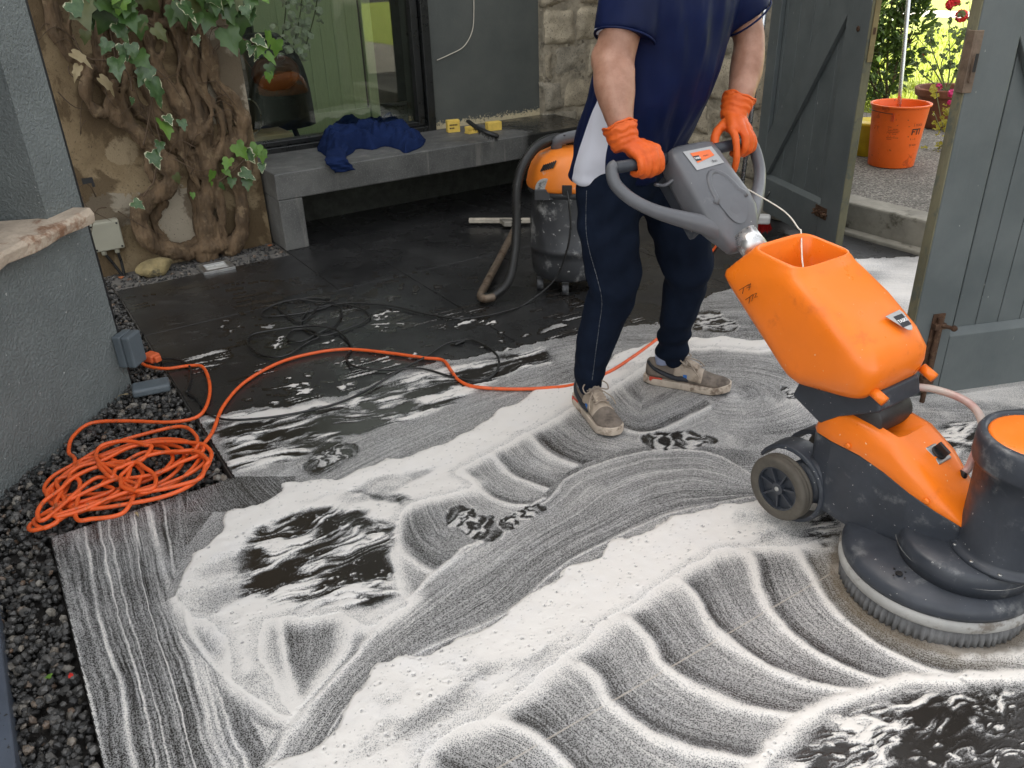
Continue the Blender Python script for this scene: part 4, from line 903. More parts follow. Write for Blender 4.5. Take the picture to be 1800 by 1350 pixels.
def potted(name, base, stems, flowers, matl, matf, label, seed, size=.06, nleaf=7, group=None):
    r = np.random.RandomState(seed); T = thing(name, base, label, 'flower', group); st = MB(); lf = MB(); fl = MB()
    for (pts) in stems:
        P = catmull(pts, 6); st.tube(P, [.006 - .004 * i / len(P) for i in range(len(P))], 6); 
        for _ in range(nleaf):
            c = P[r.randint(len(P) // 3, len(P))] + r.randn(3) * .02; d = unit(r.randn(3) + ZV * .2)
            n_ = 9; x = unit(np.cross(d, r.randn(3))); y = np.cross(d, x); s_ = size * (.5 + .6 * r.rand()); o = c + d * s_ * .2
            lf.add([o] + [o + (x * cos(2 * pi * i / n_) + y * sin(2 * pi * i / n_)) * s_ * (.5 if i else .2) + d * .012 * (i % 2) for i in range(n_)], [(0, i + 1, (i + 1) % n_ + 1) for i in range(n_)])
    st.build('stem', pm(name + ' stem', (.16, .17, .07), .7), T, True); kind(lf.build('leaves', matl, T), 'stuff')
    for c, rr_ in flowers:
        fl = MB(); flowerhead(fl, c, rr_, 16, r); fl.build('flower', matf, T)
    return T
def gp(x, y, P): return PL(x, y, vd, vd @ P)
pt0 = pp + ZV * .26
potted('geranium', pt0, [[pt0, gp(1640, 120, pp), gp(1620, 95, pp)], [pt0, gp(1655, 110, pp), gp(1690, 60, pp), gp(1692, 25, pp)], [pt0, gp(1670, 110, pp), gp(1668, 60, pp), gp(1672, 8, pp)], [pt0, gp(1650, 120, pp), gp(1635, 70, pp), gp(1650, 45, pp)], [pt0, gp(1690, 100, pp), gp(1700, 50, pp)], [pt0, gp(1620, 130, pp), gp(1608, 108, pp)], [pt0, gp(1680, 130, pp), gp(1700, 90, pp), gp(1705, 0, pp)], [pt0, gp(1672, 110, pp), gp(1685, 75, pp), gp(1665, 40, pp)]],
       [(gp(1690, 28, pp), .045), (gp(1672, 8, pp), .04), (gp(1680, 2, pp), .035), (gp(1624, 96, pp), .012)], M_LEAF2, M_RED, 'red flowered geranium growing in the terracotta pot', 31, .055, 13)
p2_ = G(1715, 268, GZ); p2_[2] = GZ
potted('geranium', p2_, [[p2_, gp(1672, 235, p2_), gp(1655, 228, p2_), gp(1643, 200, p2_)], [p2_, gp(1680, 225, p2_), gp(1668, 190, p2_)], [p2_, gp(1670, 250, p2_), gp(1650, 260, p2_), gp(1630, 270, p2_)], [p2_, gp(1665, 238, p2_), gp(1645, 160, p2_)]],
       [(gp(1650, 153, p2_), .022), (gp(1673, 164, p2_), .026), (gp(1651, 274, p2_), .032), (gp(1669, 180, p2_), .016)], M_LEAF3, M_PINK, 'straggly pink flowered geranium leaning over the path', 33, .06, 9)

# ================================================================== floor scrubbing machine
M_MOR = pm('orange moulded plastic', (.84, .185, .010), .36, var=.05, scale=7, bump=.12, bscale=240, bdist=.001, rvar=.1, wear=((.60, .115, .012), 8, .56, .76), speck=((.78, .55, .36), 95, .735))
M_MDK = pm('dark slate plastic', (.030, .035, .045), .46, var=.2, scale=10, bump=.2, bscale=300, bdist=.0008, wear=((.13, .135, .14), 13, .56, .74), speck=((.40, .39, .37), 120, .725))
M_MGR = pm('grey handle plastic', (.100, .103, .112), .42, var=.12, scale=9, bump=.15, bscale=260, bdist=.0008, wear=((.20, .205, .21), 13, .62, .76), speck=((.5, .5, .48), 70, .76))
M_BUMP = pm('pale grey bumper', (.34, .335, .32), .6, wear=((.14, .12, .10), 14, .5, .66))
M_RUB = pm('grey brown rubber', (.080, .070, .056), .75, var=.2, scale=16, bump=.3, bscale=120)
M_ALUB = pm('brushed aluminium', (.66, .66, .65), .3, metal=.95, var=.06, scale=14)
M_BRIS = pm('grey brush bristles', (.14, .14, .142), .8, var=.35, scale=60, stretch=(1, 1, .2), bump=.5, bscale=220)
SM = thing('floor_scrubber', MC, 'orange and slate single disc floor scrubbing machine with tank', 'scrubber')
disc = MB(); disc.lathe([(.02, .048), (.222, .052), (.2285, .060), (.2295, .070), (.2285, .080), (.221, .086), (.02, .086)], MC, n=72); disc.build('bumper_ring', M_BUMP, SM, True, angle=30)
disc = MB(); disc.lathe([(.02, .084), (.2235, .087), (.2255, .098), (.221, .113), (.210, .124), (.17, .133), (.10, .140), (.02, .142)], MC, n=72); DK = disc.build('disc_cover', M_MDK, SM, True)
hl = M(.005, .18, .1338); hm = MB(); hm.lathe([(.0005, .0), (.0085, .0), (.0085, .0012), (.0005, .0012)], hl, n=18); hm.build('vent_hole', M_BLACK, DK)
for dx, dy in ((.017, .004), (-.004, .017), (-.016, -.006), (.006, -.016)): MB().lathe([(.0003, .0), (.0024, .0), (.0024, .0012), (.0003, .0012)], hl + MF * dx + MS * dy, n=10).build('screw_hole', M_BLACK, DK)
br = MB(); nb_ = 84; rg = []
for z, r0 in ((.006, .205), (.004, .2165), (.03, .2165), (.0485, .2115), (.049, .20)):
    rg.append([MC + np.array([cos(2 * pi * j / (nb_ * 4)), sin(2 * pi * j / (nb_ * 4)), 0]) * (r0 + (.0032 if r0 > .206 else 0) * cos(2 * pi * j / 4) * (1 + .4 * sin(j * .37)) + .0012 * sin(j * 1.7)) + ZV * (z + (.002 * sin(j * .9) if z < .01 else 0)) for j in range(nb_ * 4)])
br.loft(rg, True); br.build('brush', M_BRIS, SM, True)
# deck between the body and the motor
def rrect(back, front, hw, p=5, n=28):
    out = []
    for j in range(n):
        t = 2 * pi * j / n; c = np.sign(cos(t)) * abs(cos(t)) ** (2 / p); s_ = np.sign(sin(t)) * abs(sin(t)) ** (2 / p)
        k_ = (c + 1) / 2; out.append(M(back[0] + (front[0] - back[0]) * k_, s_ * hw, back[1] + (front[1] - back[1]) * k_))
    return out
dk_ = MB(); rings = []
for z, e in ((.132, .0), (.16, .002), (.183, -.002), (.191, -.010), (.192, -.05)):
    rings.append([M(.055 + (.150 + e) * cos(t) * (1.0 if cos(t) > 0 else .95), (.152 + e) * sin(t), z - .0 * cos(t)) for t in np.linspace(0, 2 * pi, 56, endpoint=False)])
dk_.loft(rings); dk_.build('deck', M_MDK, SM, True)
MB().lathe([(.1528, .1586), (.1533, .1592), (.1528, .1598)], M(.055, 0, 0), MF, MS, ZV, 56, False).build('deck_seam', M_BUMP, SM, True)
# motor
mo = MB(); mo.lathe([(.02, .189), (.118, .190), (.119, .200), (.108, .204), (.104, .215), (.1065, .35), (.109, .425), (.119, .430), (.122, .44), (.122, .492), (.116, .503), (.104, .503), (.102, .496), (.02, .496)], M(.135, -.018, 0), n=56); MO = mo.build('motor_housing', M_MDK, SM, True, angle=30)
MB().lathe([(.002, .503), (.06, .5025), (.094, .5005), (.1005, .4975), (.1005, .493), (.002, .493)], M(.135, -.018, 0), n=48).build('motor_cap', M_MOR, MO, True)
for a_ in (1.2, 1.75, 2.3): MB().lathe([(.0005, .203), (.004, .203), (.005, .2005), (.0005, .2005)], M(.135 + .1135 * cos(a_), -.018 + .1135 * sin(a_), 0), n=10).build('screw', M_STEEL, MO, True)
# body: slate side shell and orange cover
secs = [(-.355, .315, .330, .250, .060), (-.335, .318, .385, .150, .080), (-.285, .318, .408, .105, .088), (-.20, .318, .402, .103, .090), (-.13, .305, .392, .115, .090), (-.06, .283, .350, .130, .088), (.0, .262, .296, .135, .075), (.05, .240, .255, .14, .052), (.10, .196, .199, .15, .010)]
sh = MB(); rings = []
for f, zb0, zt, zl, hw in secs:
    rings.append([M(f, s_ * hw, z) for s_, z in ((-1, zl + .02), (-.96, zl), (.96, zl), (1, zl + .02), (1.0, zb0), (.97, zb0 + .004), (-.97, zb0 + .004), (-1.0, zb0))])
sh.loft(rings); sh.build('body_shell', M_MDK, SM, bevel=.006)
oc = MB(); rings = []
for f, zb0, zt, zl, hw in secs:
    h = zt - zb0; prof = [(-1.0, 0), (-1.005, .25), (-.97, .60), (-.86, .90), (-.62, 1.0), (-.25, 1.0), (.25, 1.0), (.62, 1.0), (.86, .90), (.97, .60), (1.005, .25), (1.0, 0)]
    dipz = .060 * math.exp(-((f + .215) / .055) ** 2)                # cradle for the tilting handle foot
    rings.append([M(f, s_ * (hw + .002), zb0 + .005 + h * q - (dipz if abs(s_) < .6 else 0)) for s_, q in prof])
oc.loft(rings); OCV = oc.build('top_cover', M_MOR, SM, True, bevel=.003, angle=50)
for f, s_, z in ((-.235, .0925, .335), (-.02, .082, .285)): MB().lathe([(.0005, 0), (.0075, 0), (.0085, .003), (.0045, .005), (.0005, .005)], M(f, s_, z), MF, ZV, MS, 14).build('cover_screw', M_MOR, OCV, True)
dl = M(-.068, -.018, .356); dn = unit(MF * .5 + ZV * .85); dx_ = unit(np.cross(MS, dn)); pl_ = MB(); pl_.cbox(dl, dx_ * .05, MS * .052, dn * .006); pl_.build('dial_plate', M_STEEL, SM, bevel=.004)
kn = MB(); kn.lathe([(.001, .003), (.019, .003), (.018, .008), (.001, .009)], dl, dx_, MS, dn, 20); kn.cbox(dl + dn * .017, dx_ * .034, MS * .009, dn * .018); kn.build('dial_knob', M_BLACK, SM, bevel=.001)
# wheels and mudguards
for sg in (1, -1):
    wc = M(-.392, .122 * sg, .135); ax_ = MS * sg
    ty = MB(); ty.lathe([(.064, -.019), (.088, -.020), (.0945, -.014), (.0945, -.008), (.0925, -.006), (.0925, -.003), (.0945, -.001), (.0945, .006), (.093, .008), (.0945, .010), (.0905, .018), (.085, .021), (.068, .021), (.0635, .017)], wc, MF, ZV, ax_, 56, False)
    WH = ty.build('wheel', M_RUB, SM, True, angle=40)
    rm = MB(); rm.lathe([(.001, -.004), (.064, -.004), (.0645, .016), (.060, .017), (.0595, .002), (.001, .002)], wc, MF, ZV, ax_, 40)
    for i in range(7):
        t = 2 * pi * i / 7 + .3; d = MF * cos(t) + ZV * sin(t); p_ = np.cross(ax_, d); rm.obox(wc + d * .014 - p_ * .0025 + ax_ * .0, d * .046, p_ * .005, ax_ * .013)
    rm.lathe([(.001, .016), (.017, .016), (.019, .0), (.001, .0)], wc, MF, ZV, ax_, 20); rm.build('rim', M_MDK, WH)
    MB().lathe([(.001, .0195), (.006, .019), (.007, .016), (.001, .016)], wc, MF, ZV, ax_, 14).build('axle_cap', M_BUMP, WH, True)
    gd = MB(); rg = []
    for t in np.linspace(radians(-75), radians(155), 18):
        d = MF * cos(t) + ZV * sin(t); c_ = M(-.392, 0, .135); rg.append([c_ + d * .103 + ax_ * .098, c_ + d * .115 + ax_ * .094, c_ + d * .117 + ax_ * .03, c_ + d * .103 + ax_ * .028] if True else None)
    gd.loft(rg); gd.build('mudguard', M_MDK, SM, True, bevel=.003)
    ar = MB(); ar.loft([[M(-.392 + .05 * cos(t), sg * .10, .135 + .05 * sin(t)) for t in np.linspace(0, 2 * pi, 16, endpoint=False)], [M(-.30 + .07 * cos(t), sg * .075, .19 + .07 * sin(t)) for t in np.linspace(0, 2 * pi, 16, endpoint=False)]]); ar.build('wheel_arm', M_MDK, SM, True)
# tilting foot of the handle
cy = MB(); cy.lathe([(.002, -.066), (.044, -.066), (.047, -.062), (.047, .062), (.044, .066), (.002, .066)], M(-.222, .0, .408), MF, ZV, MS, 36); cy.build('pivot', pm('warm black plastic', (.030, .026, .025), .5), SM, True, angle=40)
fo = MB(); fo.prism([(-.425, .395), (-.33, .352), (-.28, .395), (-.175, .455), (-.19, .50), (-.40, .47)], M(0, -.085, 0), MF, ZV, MS * .17); fo.build('tank_bracket', M_MDK, SM, bevel=.006)
MB().tube([M(-.29, 0, .455), M(-.705, 0, .742)], .032, 20).build('handle_tube', M_ALUB, SM, True)
MB().tube([M(-.655, 0, .708), M(-.715, 0, .749)], .037, 24).build('tube_collar', M_ALUB, SM, True)
# tank
tk = MB(); R_ = [((-.405, .438), (-.235, .470), .085), ((-.425, .446), (-.212, .478), .110), ((-.445, .462), (-.196, .500), .126), ((-.462, .476), (-.188, .535), .131), ((-.480, .490), (-.190, .570), .1325), ((-.52, .525), (-.225, .610), .134), ((-.60, .592), (-.315, .672), .134), ((-.665, .645), (-.395, .716), .131), ((-.685, .664), (-.415, .727), .128), ((-.683, .678), (-.424, .734), .125), ((-.655, .708), (-.430, .741), .120), ((-.615, .748), (-.434, .744), .112), ((-.600, .764), (-.436, .747), .109), ((-.592, .766), (-.440, .747), .105), ((-.588, .758), (-.444, .740), .102), ((-.585, .70), (-.42, .69), .100), ((-.545, .60), (-.36, .60), .098), ((-.50, .56), (-.33, .57), .09)]
tk.loft([rrect(b_, f_, hw, 5.5, 44) for b_, f_, hw in R_]); TK = tk.build('tank', M_MOR, SM, True)
for s_ in (.085, -.118): MB().tube([M(-.205, s_, .503), M(-.168, s_, .488)], .013, 14).build('tank_lug', M_MOR, TK, True)
# badge on the tank's face
b0, b1 = np.array([-.225, .612]), np.array([-.375, .703]); upd = unit(MF * (b1 - b0)[0] + ZV * (b1 - b0)[1]); fn_ = unit(np.cross(upd, -MS))
if fn_ @ ZV < 0: fn_ = -fn_
bc0 = M(-.245, -.045, .628) + fn_ * .0075
def tb(x, y, lift=0.0): return bc0 + (-MS) * x + upd * y + fn_ * lift
bd = MB(); shp = [(-.034, .028), (.026, .031), (.030, .020), (.026, -.004), (.017, -.024), (.008, -.030), (-.002, -.026), (-.012, -.012)]
bd.prism(shp, bc0, -MS, upd, fn_ * .0022); bd.build('badge', pm('silver badge', (.45, .45, .44), .35, metal=.5), TK, bevel=.0008)
M_BADGE = N('badge black').set(Base_Color=(.008, .008, .010), Roughness=.35).m; M_WHT = N('white print').set(Base_Color=(.75, .75, .74), Roughness=.5).m
bd = MB(); bd.prism([(-.017, .019), (.017, .019), (.017, -.016), (-.017, -.016)], tb(.004, 0, .0023), -MS, upd, fn_ * .0005); bd.build('badge_square', M_BADGE, TK)
lettering('badge_lettering', 'TASKI', .0125, lambda x, y: tb(.004 + x, y + .001, .0031), M_WHT, TK, .0004)
# marker pen on the tank's side
sidep = lambda x, y: M(-.60 + x * .80 , .1355, .655 + y) 
def penstroke(mb, pts):
    P = [M(f, .1362, z) for f, z in pts]; mb.tube(P, .0008, 5)
M_PEN = N('black marker').set(Base_Color=(.06, .012, .004), Roughness=.6).m
def side_at(x, y): 
    P = PL(x, y, MS, MS @ MC + .1345); d = P - MC; return float(d @ MF), float(d[2])
pk = MB()
for st_ in ([(1300, 510), (1317, 500)], [(1308, 505), (1306, 516)], [(1316, 503), (1320, 498), (1317, 510)], [(1313, 506), (1321, 504)]): penstroke(pk, [side_at(*q) for q in st_])
pk.build('pen_mark', M_PEN, TK)
pk = MB()
for st_ in ([(1311, 527), (1325, 517)], [(1319, 522), (1317, 533)], [(1325, 518), (1322, 529)], [(1327, 517), (1331, 515), (1327, 523), (1332, 521)]): penstroke(pk, [side_at(*q) for q in st_])
pk.build('pen_mark', M_PEN, TK)
# control head and handle
hd = unit(MF * .73 - ZV * .68); hu = unit(MF * .68 + ZV * .73)
def H(l, s_, t): return M(-.925, 0, .945) + hd * l + MS * s_ + hu * t
he = MB(); rings = []
for l, hw, t0, t1 in ((-.022, .072, -.050, .004), (-.012, .088, -.062, .014), (.02, .094, -.074, .018), (.10, .098, -.076, .022), (.17, .104, -.072, .026), (.215, .100, -.066, .024), (.255, .084, -.058, .014), (.290, .064, -.052, .002), (.312, .054, -.048, -.006), (.318, .046, -.044, -.010)):
    rings.append([H(l, hw * np.sign(cos(t)) * abs(cos(t)) ** .42, (t0 + t1) / 2 + (t1 - t0) / 2 * np.sign(sin(t)) * abs(sin(t)) ** .5) for t in np.linspace(0, 2 * pi, 28, endpoint=False)])
he.loft(rings); HE = he.build('control_head', M_MGR, SM, True)
pnl = MB(); P_ = [(.056 * sin(t) * (1.0 if cos(t) < 0 else .80), .175 - .085 * cos(t)) for t in np.linspace(0, 2 * pi, 40, endpoint=False)]
# raised oval pad and its groove
def headz(l): return float(np.interp(l, [-.012, .02, .10, .17, .22, .26, .295], [.014, .018, .022, .026, .024, .014, .002]))
ov = [(l, w) for w, l in P_]
pnl.add([H(l, w * .93, headz(l) + .0016) for l, w in ov] + [H(.175, 0, headz(.175) + .0022)], [(i, (i + 1) % 40, 40) for i in range(40)]); pnl.build('oval_pad', M_MGR, HE, True)
arch = [q for q in ov if q[0] < .20]; arch = sorted(arch, key=lambda q: atan2(q[1], -(q[0] - .175)))
rg = MB(); rg.tube([H(l, w * 1.06, headz(l) - .004) for l, w in arch], .010, 12); rg.build('pad_lip', M_MGR, HE, True)
hb = MB(); rg_ = []
for sg in (1, -1):
    mb = MB(); mb.tube([M(-.948, sg * .04, .930), M(-.948, sg * .27, .934)], .0165, 18); mb.build('handle_grip', M_BLACK if False else M_MDK, HE, True)
    lp = catmull([M(-.955, sg * .262, .938), M(-.957, sg * .275, .928), M(-.935, sg * .280, .893), M(-.895, sg * .255, .855), M(-.850, sg * .205, .822), M(-.805, sg * .14, .797), M(-.768, sg * .080, .775), M(-.745, sg * .03, .745)], 6)
    mb = MB(); m_ = len(lp); mb.tube(lp, [.0175 + .013 * sstep(.45, 1, i / m_) for i in range(m_)], 18, up=hu); mb.build('handle_loop', M_MGR, HE, True)
lv = MB(); lv.tube(catmull([H(.055, .085, -.03), H(.06, .115, -.05), H(.055, .15, -.045)], 5), .008, 10, squash=.6); lv.build('trigger', M_MGR, HE, True)
lv = MB(); lv.cbox(H(.12, .075, -.075), hd * .2, MS * .02, hu * .06); lv.build('cable_guard', M_MDK, HE, bevel=.006)
sk = MB(); c0 = H(.045, .0, headz(.04) + .0012)
def hs_(x, y, lift=0.0): return H(.045 - y, -x, headz(.045 - y) + .0014 + lift)
sk.add([hs_(*q) for q in ((-.06, .038), (-.054, -.030), (.058, -.024), (.052, .038))], [(0, 1, 2, 3)]); sk.build('sticker', pm('silver sticker', (.36, .36, .36), .4), HE)
sk = MB(); sk.add([hs_(*q, .0006) for q in ((-.040, .028), (-.036, -.008), (.040, .006), (.036, .028))], [(0, 1, 2, 3)]); sk.build('sticker_orange', pm('orange sticker', (.80, .14, .015), .4), HE)
sk = MB(); sk.add([hs_(*q, .0011) for q in ((-.038, .016), (-.037, -.002), (-.016, -.002), (-.016, .016))], [(0, 1, 2, 3)]); sk.build('sticker_square', M_BADGE, HE)
lettering('sticker_lettering', 'TASKI', .0085, lambda x, y: hs_(-.027 + x, .007 + y, .0016), M_WHT, HE, .0003)
lettering('sticker_lettering', 'ergodisc', .0065, lambda x, y: hs_(.008 + x, .011 + y, .0012), M_BADGE, HE)
lettering('sticker_lettering', 'duo', .014, lambda x, y: hs_(.026 + x, -.012 + y, .0012), M_BADGE, HE)
# water hose and pull cord
def mat_hose():
    k = N('cloudy clear hose'); c = k.ramp(k.noise(7, 3, .6), [(.42, (.55, .52, .46)), (.6, (.50, .30, .27))]); k.set(Base_Color=c, Roughness=.28, Transmission_Weight=.25, IOR=1.4); return k.m
ho = MB(); ho.tube(catmull([M(-.245, -.05, .455), M(-.228, -.055, .460), M(-.156, -.10, .468), M(-.068, -.105, .466), M(-.015, -.085, .432), M(-.010, -.065, .34), M(-.012, -.05, .318)], 8), .0095, 12); ho.build('hose', mat_hose(), SM, True)
ho = MB(); ho.tube(catmull([M(-.012, -.051, .322), M(-.014, -.046, .300), M(-.02, -.040, .284)], 5), [.008, .010, .008, .010, .008, .010, .008, .010, .010, .010, .011], 12); ho.build('hose_end', M_BLACK, SM, True)
cd_ = MB(); cd_.tube(catmull([H(.07, -.078, -.005), H(.11, -.085, -.01), M(-.70, -.13, .80), M(-.612, -.098, .772), M(-.595, -.09, .764), M(-.53, -.03, .70), M(-.45, .02, .66)], 7), .0022, 6); cd_.build('pull_cord', pm('white cord', (.62, .58, .50), .8), SM, True)

# ================================================================== wet vacuum
VC = np.array([.305, 3.86, 0]); va = unit(np.array([VC[0], VC[1], 0])); vs_ = np.array([va[1], -va[0], 0])
M_VDR = pm('scuffed charcoal drum with painted sheen', (.042, .044, .048), .42, var=.25, scale=7, bump=.2, bscale=200, bdist=.001, wear=((.38, .38, .37), 5.5, .54, .70), speck=((.42, .42, .4), 55, .70))  # pale wear partly stands for a whitish band of reflected light
M_VOR = pm('scuffed orange plastic', (.80, .215, .02), .42, var=.08, bump=.15, bscale=160, bdist=.001, wear=((.50, .42, .36), 8, .585, .66))
VA = thing('wet_vacuum', VC, 'orange topped charcoal drum vacuum behind the man', 'vacuum cleaner')
MB().lathe([(.02, .060), (.165, .062), (.178, .075), (.186, .12), (.1885, .165), (.1885, .195), (.194, .198), (.196, .212), (.194, .226), (.1885, .23), (.190, .33), (.186, .355), (.183, .40), (.176, .455), (.176, .475), (.02, .476)], VC, n=64).build('drum', M_VDR, VA, True, angle=30)
MB().lathe([(.175, .470), (.192, .472), (.197, .478), (.197, .497), (.190, .500), (.17, .500)], VC, n=56).build('collar', M_VDR, VA, True)
hdv = MB(); hdv.lathe([(.03, .495), (.200, .497), (.204, .505), (.203, .520), (.197, .555), (.180, .600), (.150, .638), (.10, .660), (.04, .668), (.003, .669)], VC, n=56); VH = hdv.build('motor_head', M_VOR, VA, True)
def vp_(ang, z, r): return VC + (-va * cos(ang) + vs_ * sin(ang)) * r + ZV * z
for i in range(7):
    a_ = -.75 + i * .055; v0 = MB(); v0.tube([vp_(a_ - .02, .585 + .0035 * i, .1885 - .001 * i), vp_(a_ + .03, .615 + .0035 * i, .174 - .002 * i)], .0035, 6); v0.build('vent_slot', M_BLACK, VH)
hv = MB(); hv.tube(catmull([VC + vs_ * -.06 - va * .02 + ZV * .655, VC + vs_ * -.05 - va * .03 + ZV * .70, VC + vs_ * .06 + ZV * .715, VC + vs_ * .09 + va * .02 + ZV * .66], 6), .026, 14, up=ZV, squash=.62); hv.build('carry_handle', M_MGR, VH, True)
sw = MB(); sw.lathe([(.001, 0), (.009, 0), (.008, .006), (.001, .007)], VC + vs_ * -.025 - va * .03 + ZV * .721, n=14); sw.build('switch', M_BLACK, VH, True)
lt_ = MB(); lt_.cbox(vp_(-.62, .488, .203), vs_ * .085, va * .02, ZV * .05); lt_.build('latch', M_VDR, VA, bevel=.004)
lt_ = MB(); lt_.lathe([(.001, 0), (.046, 0), (.046, .008), (.001, .008)], vp_(-.60, .515, .196), vs_, ZV, -va, 28); lt_.build('latch_plate', pm('worn silver label', (.36, .35, .33), .5, wear=((.08, .08, .08), 30, .5, .62)), VA, bevel=.002)
sc_ = MB(); sc_.cbox(vp_(-.06, .515, .200), vs_ * .045, va * .012, ZV * .045); sc_.build('cable_socket', M_BLACK, VA, bevel=.003)
for a_ in (-1.05, -.12, .9, 2.2, 3.6):
    cp = vp_(a_, .028, .165); cs = MB(); cs.lathe([(.001, -.016), (.026, -.016), (.028, -.012), (.028, .012), (.026, .016), (.001, .016)], cp, va, ZV, vs_, 22); CS = cs.build('castor', M_VDR, VA, True, angle=30)
    MB().lathe([(.001, .0), (.017, .0), (.016, .003), (.001, .003)], cp - vs_ * .0, va * .0 + vs_, ZV, -va * 1.0, 16).build('castor_cap', M_BUMP, CS) if False else None
    MB().cbox(cp + ZV * .03, va * .02, vs_ * .036, ZV * .02).build('castor_fork', M_BLACK, CS, bevel=.003)
# ribbed hose
VPY = lambda x, y, d: PL(x, y, va, va @ VC + d)
hp = catmull([VPY(1018, 252, .06), VPY(985, 243, .02), VPY(950, 253, -.06), VPY(922, 285, -.12), VPY(909, 330, -.15), VPY(908, 400, -.17), VPY(904, 450, -.20), VPY(893, 495, -.24), G(868, 520, .036), G(852, 524, .034)], 26)
rad = [.0215 + (.0030 if i % 2 else -.0030) for i in range(len(hp))]
MB().tube(hp, rad, 14).build('ribbed_hose', pm('black ribbed hose', (.022, .022, .022), .38, wear=((.16, .16, .155), 22, .64, .74)), VA, True)
M_TUBE = pm('tarnished steel tube', (.20, .155, .115), .5, var=.35, scale=18, metal=.55, wear=((.10, .06, .035), 16, .5, .66), bump=.25, bscale=120)
SQ = thing('floor_wand', G(872, 460, .03), 'tarnished bent steel wand with a squeegee head on the black floor', 'squeegee')
MB().tube(catmull([G(868, 522, .034), G(852, 525, .034), G(845, 520, .034), G(853, 502, .036), G(878, 455, .045), G(905, 402, .055)], 7), .0195, 16).build('wand', M_TUBE, SQ, True)
q0_, q1_ = G(824, 389, .03), G(932, 389, .03); dq = unit(q1_ - q0_); nq = np.array([-dq[1], dq[0], 0])
MB().obox(q0_ - ZV * .012, dq * np.linalg.norm(q1_ - q0_), nq * .03, ZV * .026).build('squeegee_bar', pm('pale worn rubber bar', (.42, .38, .31), .7, var=.25, scale=20), SQ, bevel=.003)
wq = MB(); wq.prism([(-.06, 0), (.06, 0), (.022, -.075), (-.022, -.075)], (q0_ + q1_) / 2 + dq * .06 - ZV * .012 + nq * .0, dq, nq, ZV * .03); wq.build('squeegee_neck', pm('worn alloy', (.30, .28, .24), .5, metal=.5, var=.3), SQ, bevel=.004)
# broom behind the handle
p_b = WA(1318, 395, 3.30); br0 = G(1322, 398, .06)
BRM = thing('broom', br0, 'red bristled broom with a steel pole beside the gate', 'broom')
bt0 = br0 + np.array([-.03, .0, .04]); dvb = unit(np.array([br0[0], br0[1], 0])); btop = PL(1347, 0, dvb, dvb @ br0 + .02)
MB().tube([PL(1303, 335, dvb, dvb @ br0), PL(1303, 335, dvb, dvb @ br0) + (btop - PL(1303, 335, dvb, dvb @ br0)) * 1.35], .0115, 14).tube([PL(1303, 335, dvb, dvb @ br0), br0 + ZV * .06], .0112, 14).build('pole', M_ALU, BRM, True)
rgt = np.array([dvb[1], -dvb[0], 0]); hdm = MB(); hdm.cbox(br0 + ZV * .045 + rgt * .02, rgt * .15, dvb * .06, ZV * .05); hdm.build('head', pm('white broom head', (.62, .62, .60), .5), BRM, bevel=.012)
bri = MB(); rb = np.random.RandomState(3)
for _ in range(320):
    o = br0 + ZV * .022 + rgt * (.02 + (rb.rand() - .5) * .15) + dvb * (rb.rand() - .5) * .06; e = o - ZV * (.05 + .01 * rb.rand()) + rgt * (o - br0 - rgt * .02) @ rgt * .25 + rb.randn(3) * .004; bri.tube([o, e], .0016, 3, False)
bri.build('bristles', pm('red bristles', (.50, .015, .012), .6), BRM); kind(bpy.data.objects['bristles'], 'stuff')

# ================================================================== the man at the handle
from mathutils.bvhtree import BVHTree
def bvh_of(o):
    co = coords(o); return BVHTree.FromPolygons([Vector(p) for p in co], [tuple(q.vertices) for q in o.data.polygons])
def cast(bv, x, y, lift=.001):
    d = Vector(unit(ray(x, y))); h = bv.ray_cast(Vector(CO), d)
    return None if h[0] is None else np.array(h[0] - d * lift)
def ell(f, s_, z, df, ws, n=36, p=2.2, tilt=0.0):
    out = []
    for j in range(n):
        t = 2 * pi * j / n; c = np.sign(cos(t)) * abs(cos(t)) ** (2 / p); q = np.sign(sin(t)) * abs(sin(t)) ** (2 / p)
        out.append(M(f + df * c, s_ + ws * q, z + tilt * c))
    return out
def limb(mb, pts, rad, n=18, sub=6, squash=1.0):
    P = catmull([M(*p) for p in pts], sub); R = catmull([(r,) for r in rad], sub)[:, 0]; mb.tube(P, list(R), n, squash=squash); mb.ball(P[0], R[0], 12, 8); mb.ball(P[-1], R[-1], 12, 8)
def mat_cloth(name, col, sc_=900, var=.12, rough=.75, sheen=.0, strg=.25):
    k = N(name); c = k.ramp(k.noise(9, 3, .6), [(.3, dk(col, 1 - var)), (.7, dk(col, 1 + var))])
    k.set(Base_Color=c, Roughness=rough, Sheen_Weight=sheen, Sheen_Roughness=.4, Specular_IOR_Level=.06, Normal=k.bump(k.noise(sc_, 2, .6), strg, .0008)); return k.m
PE = thing('person', M(-1.18, -.08, 0), 'man in navy sports shirt, navy joggers and orange gloves holding the machine handle', 'person')
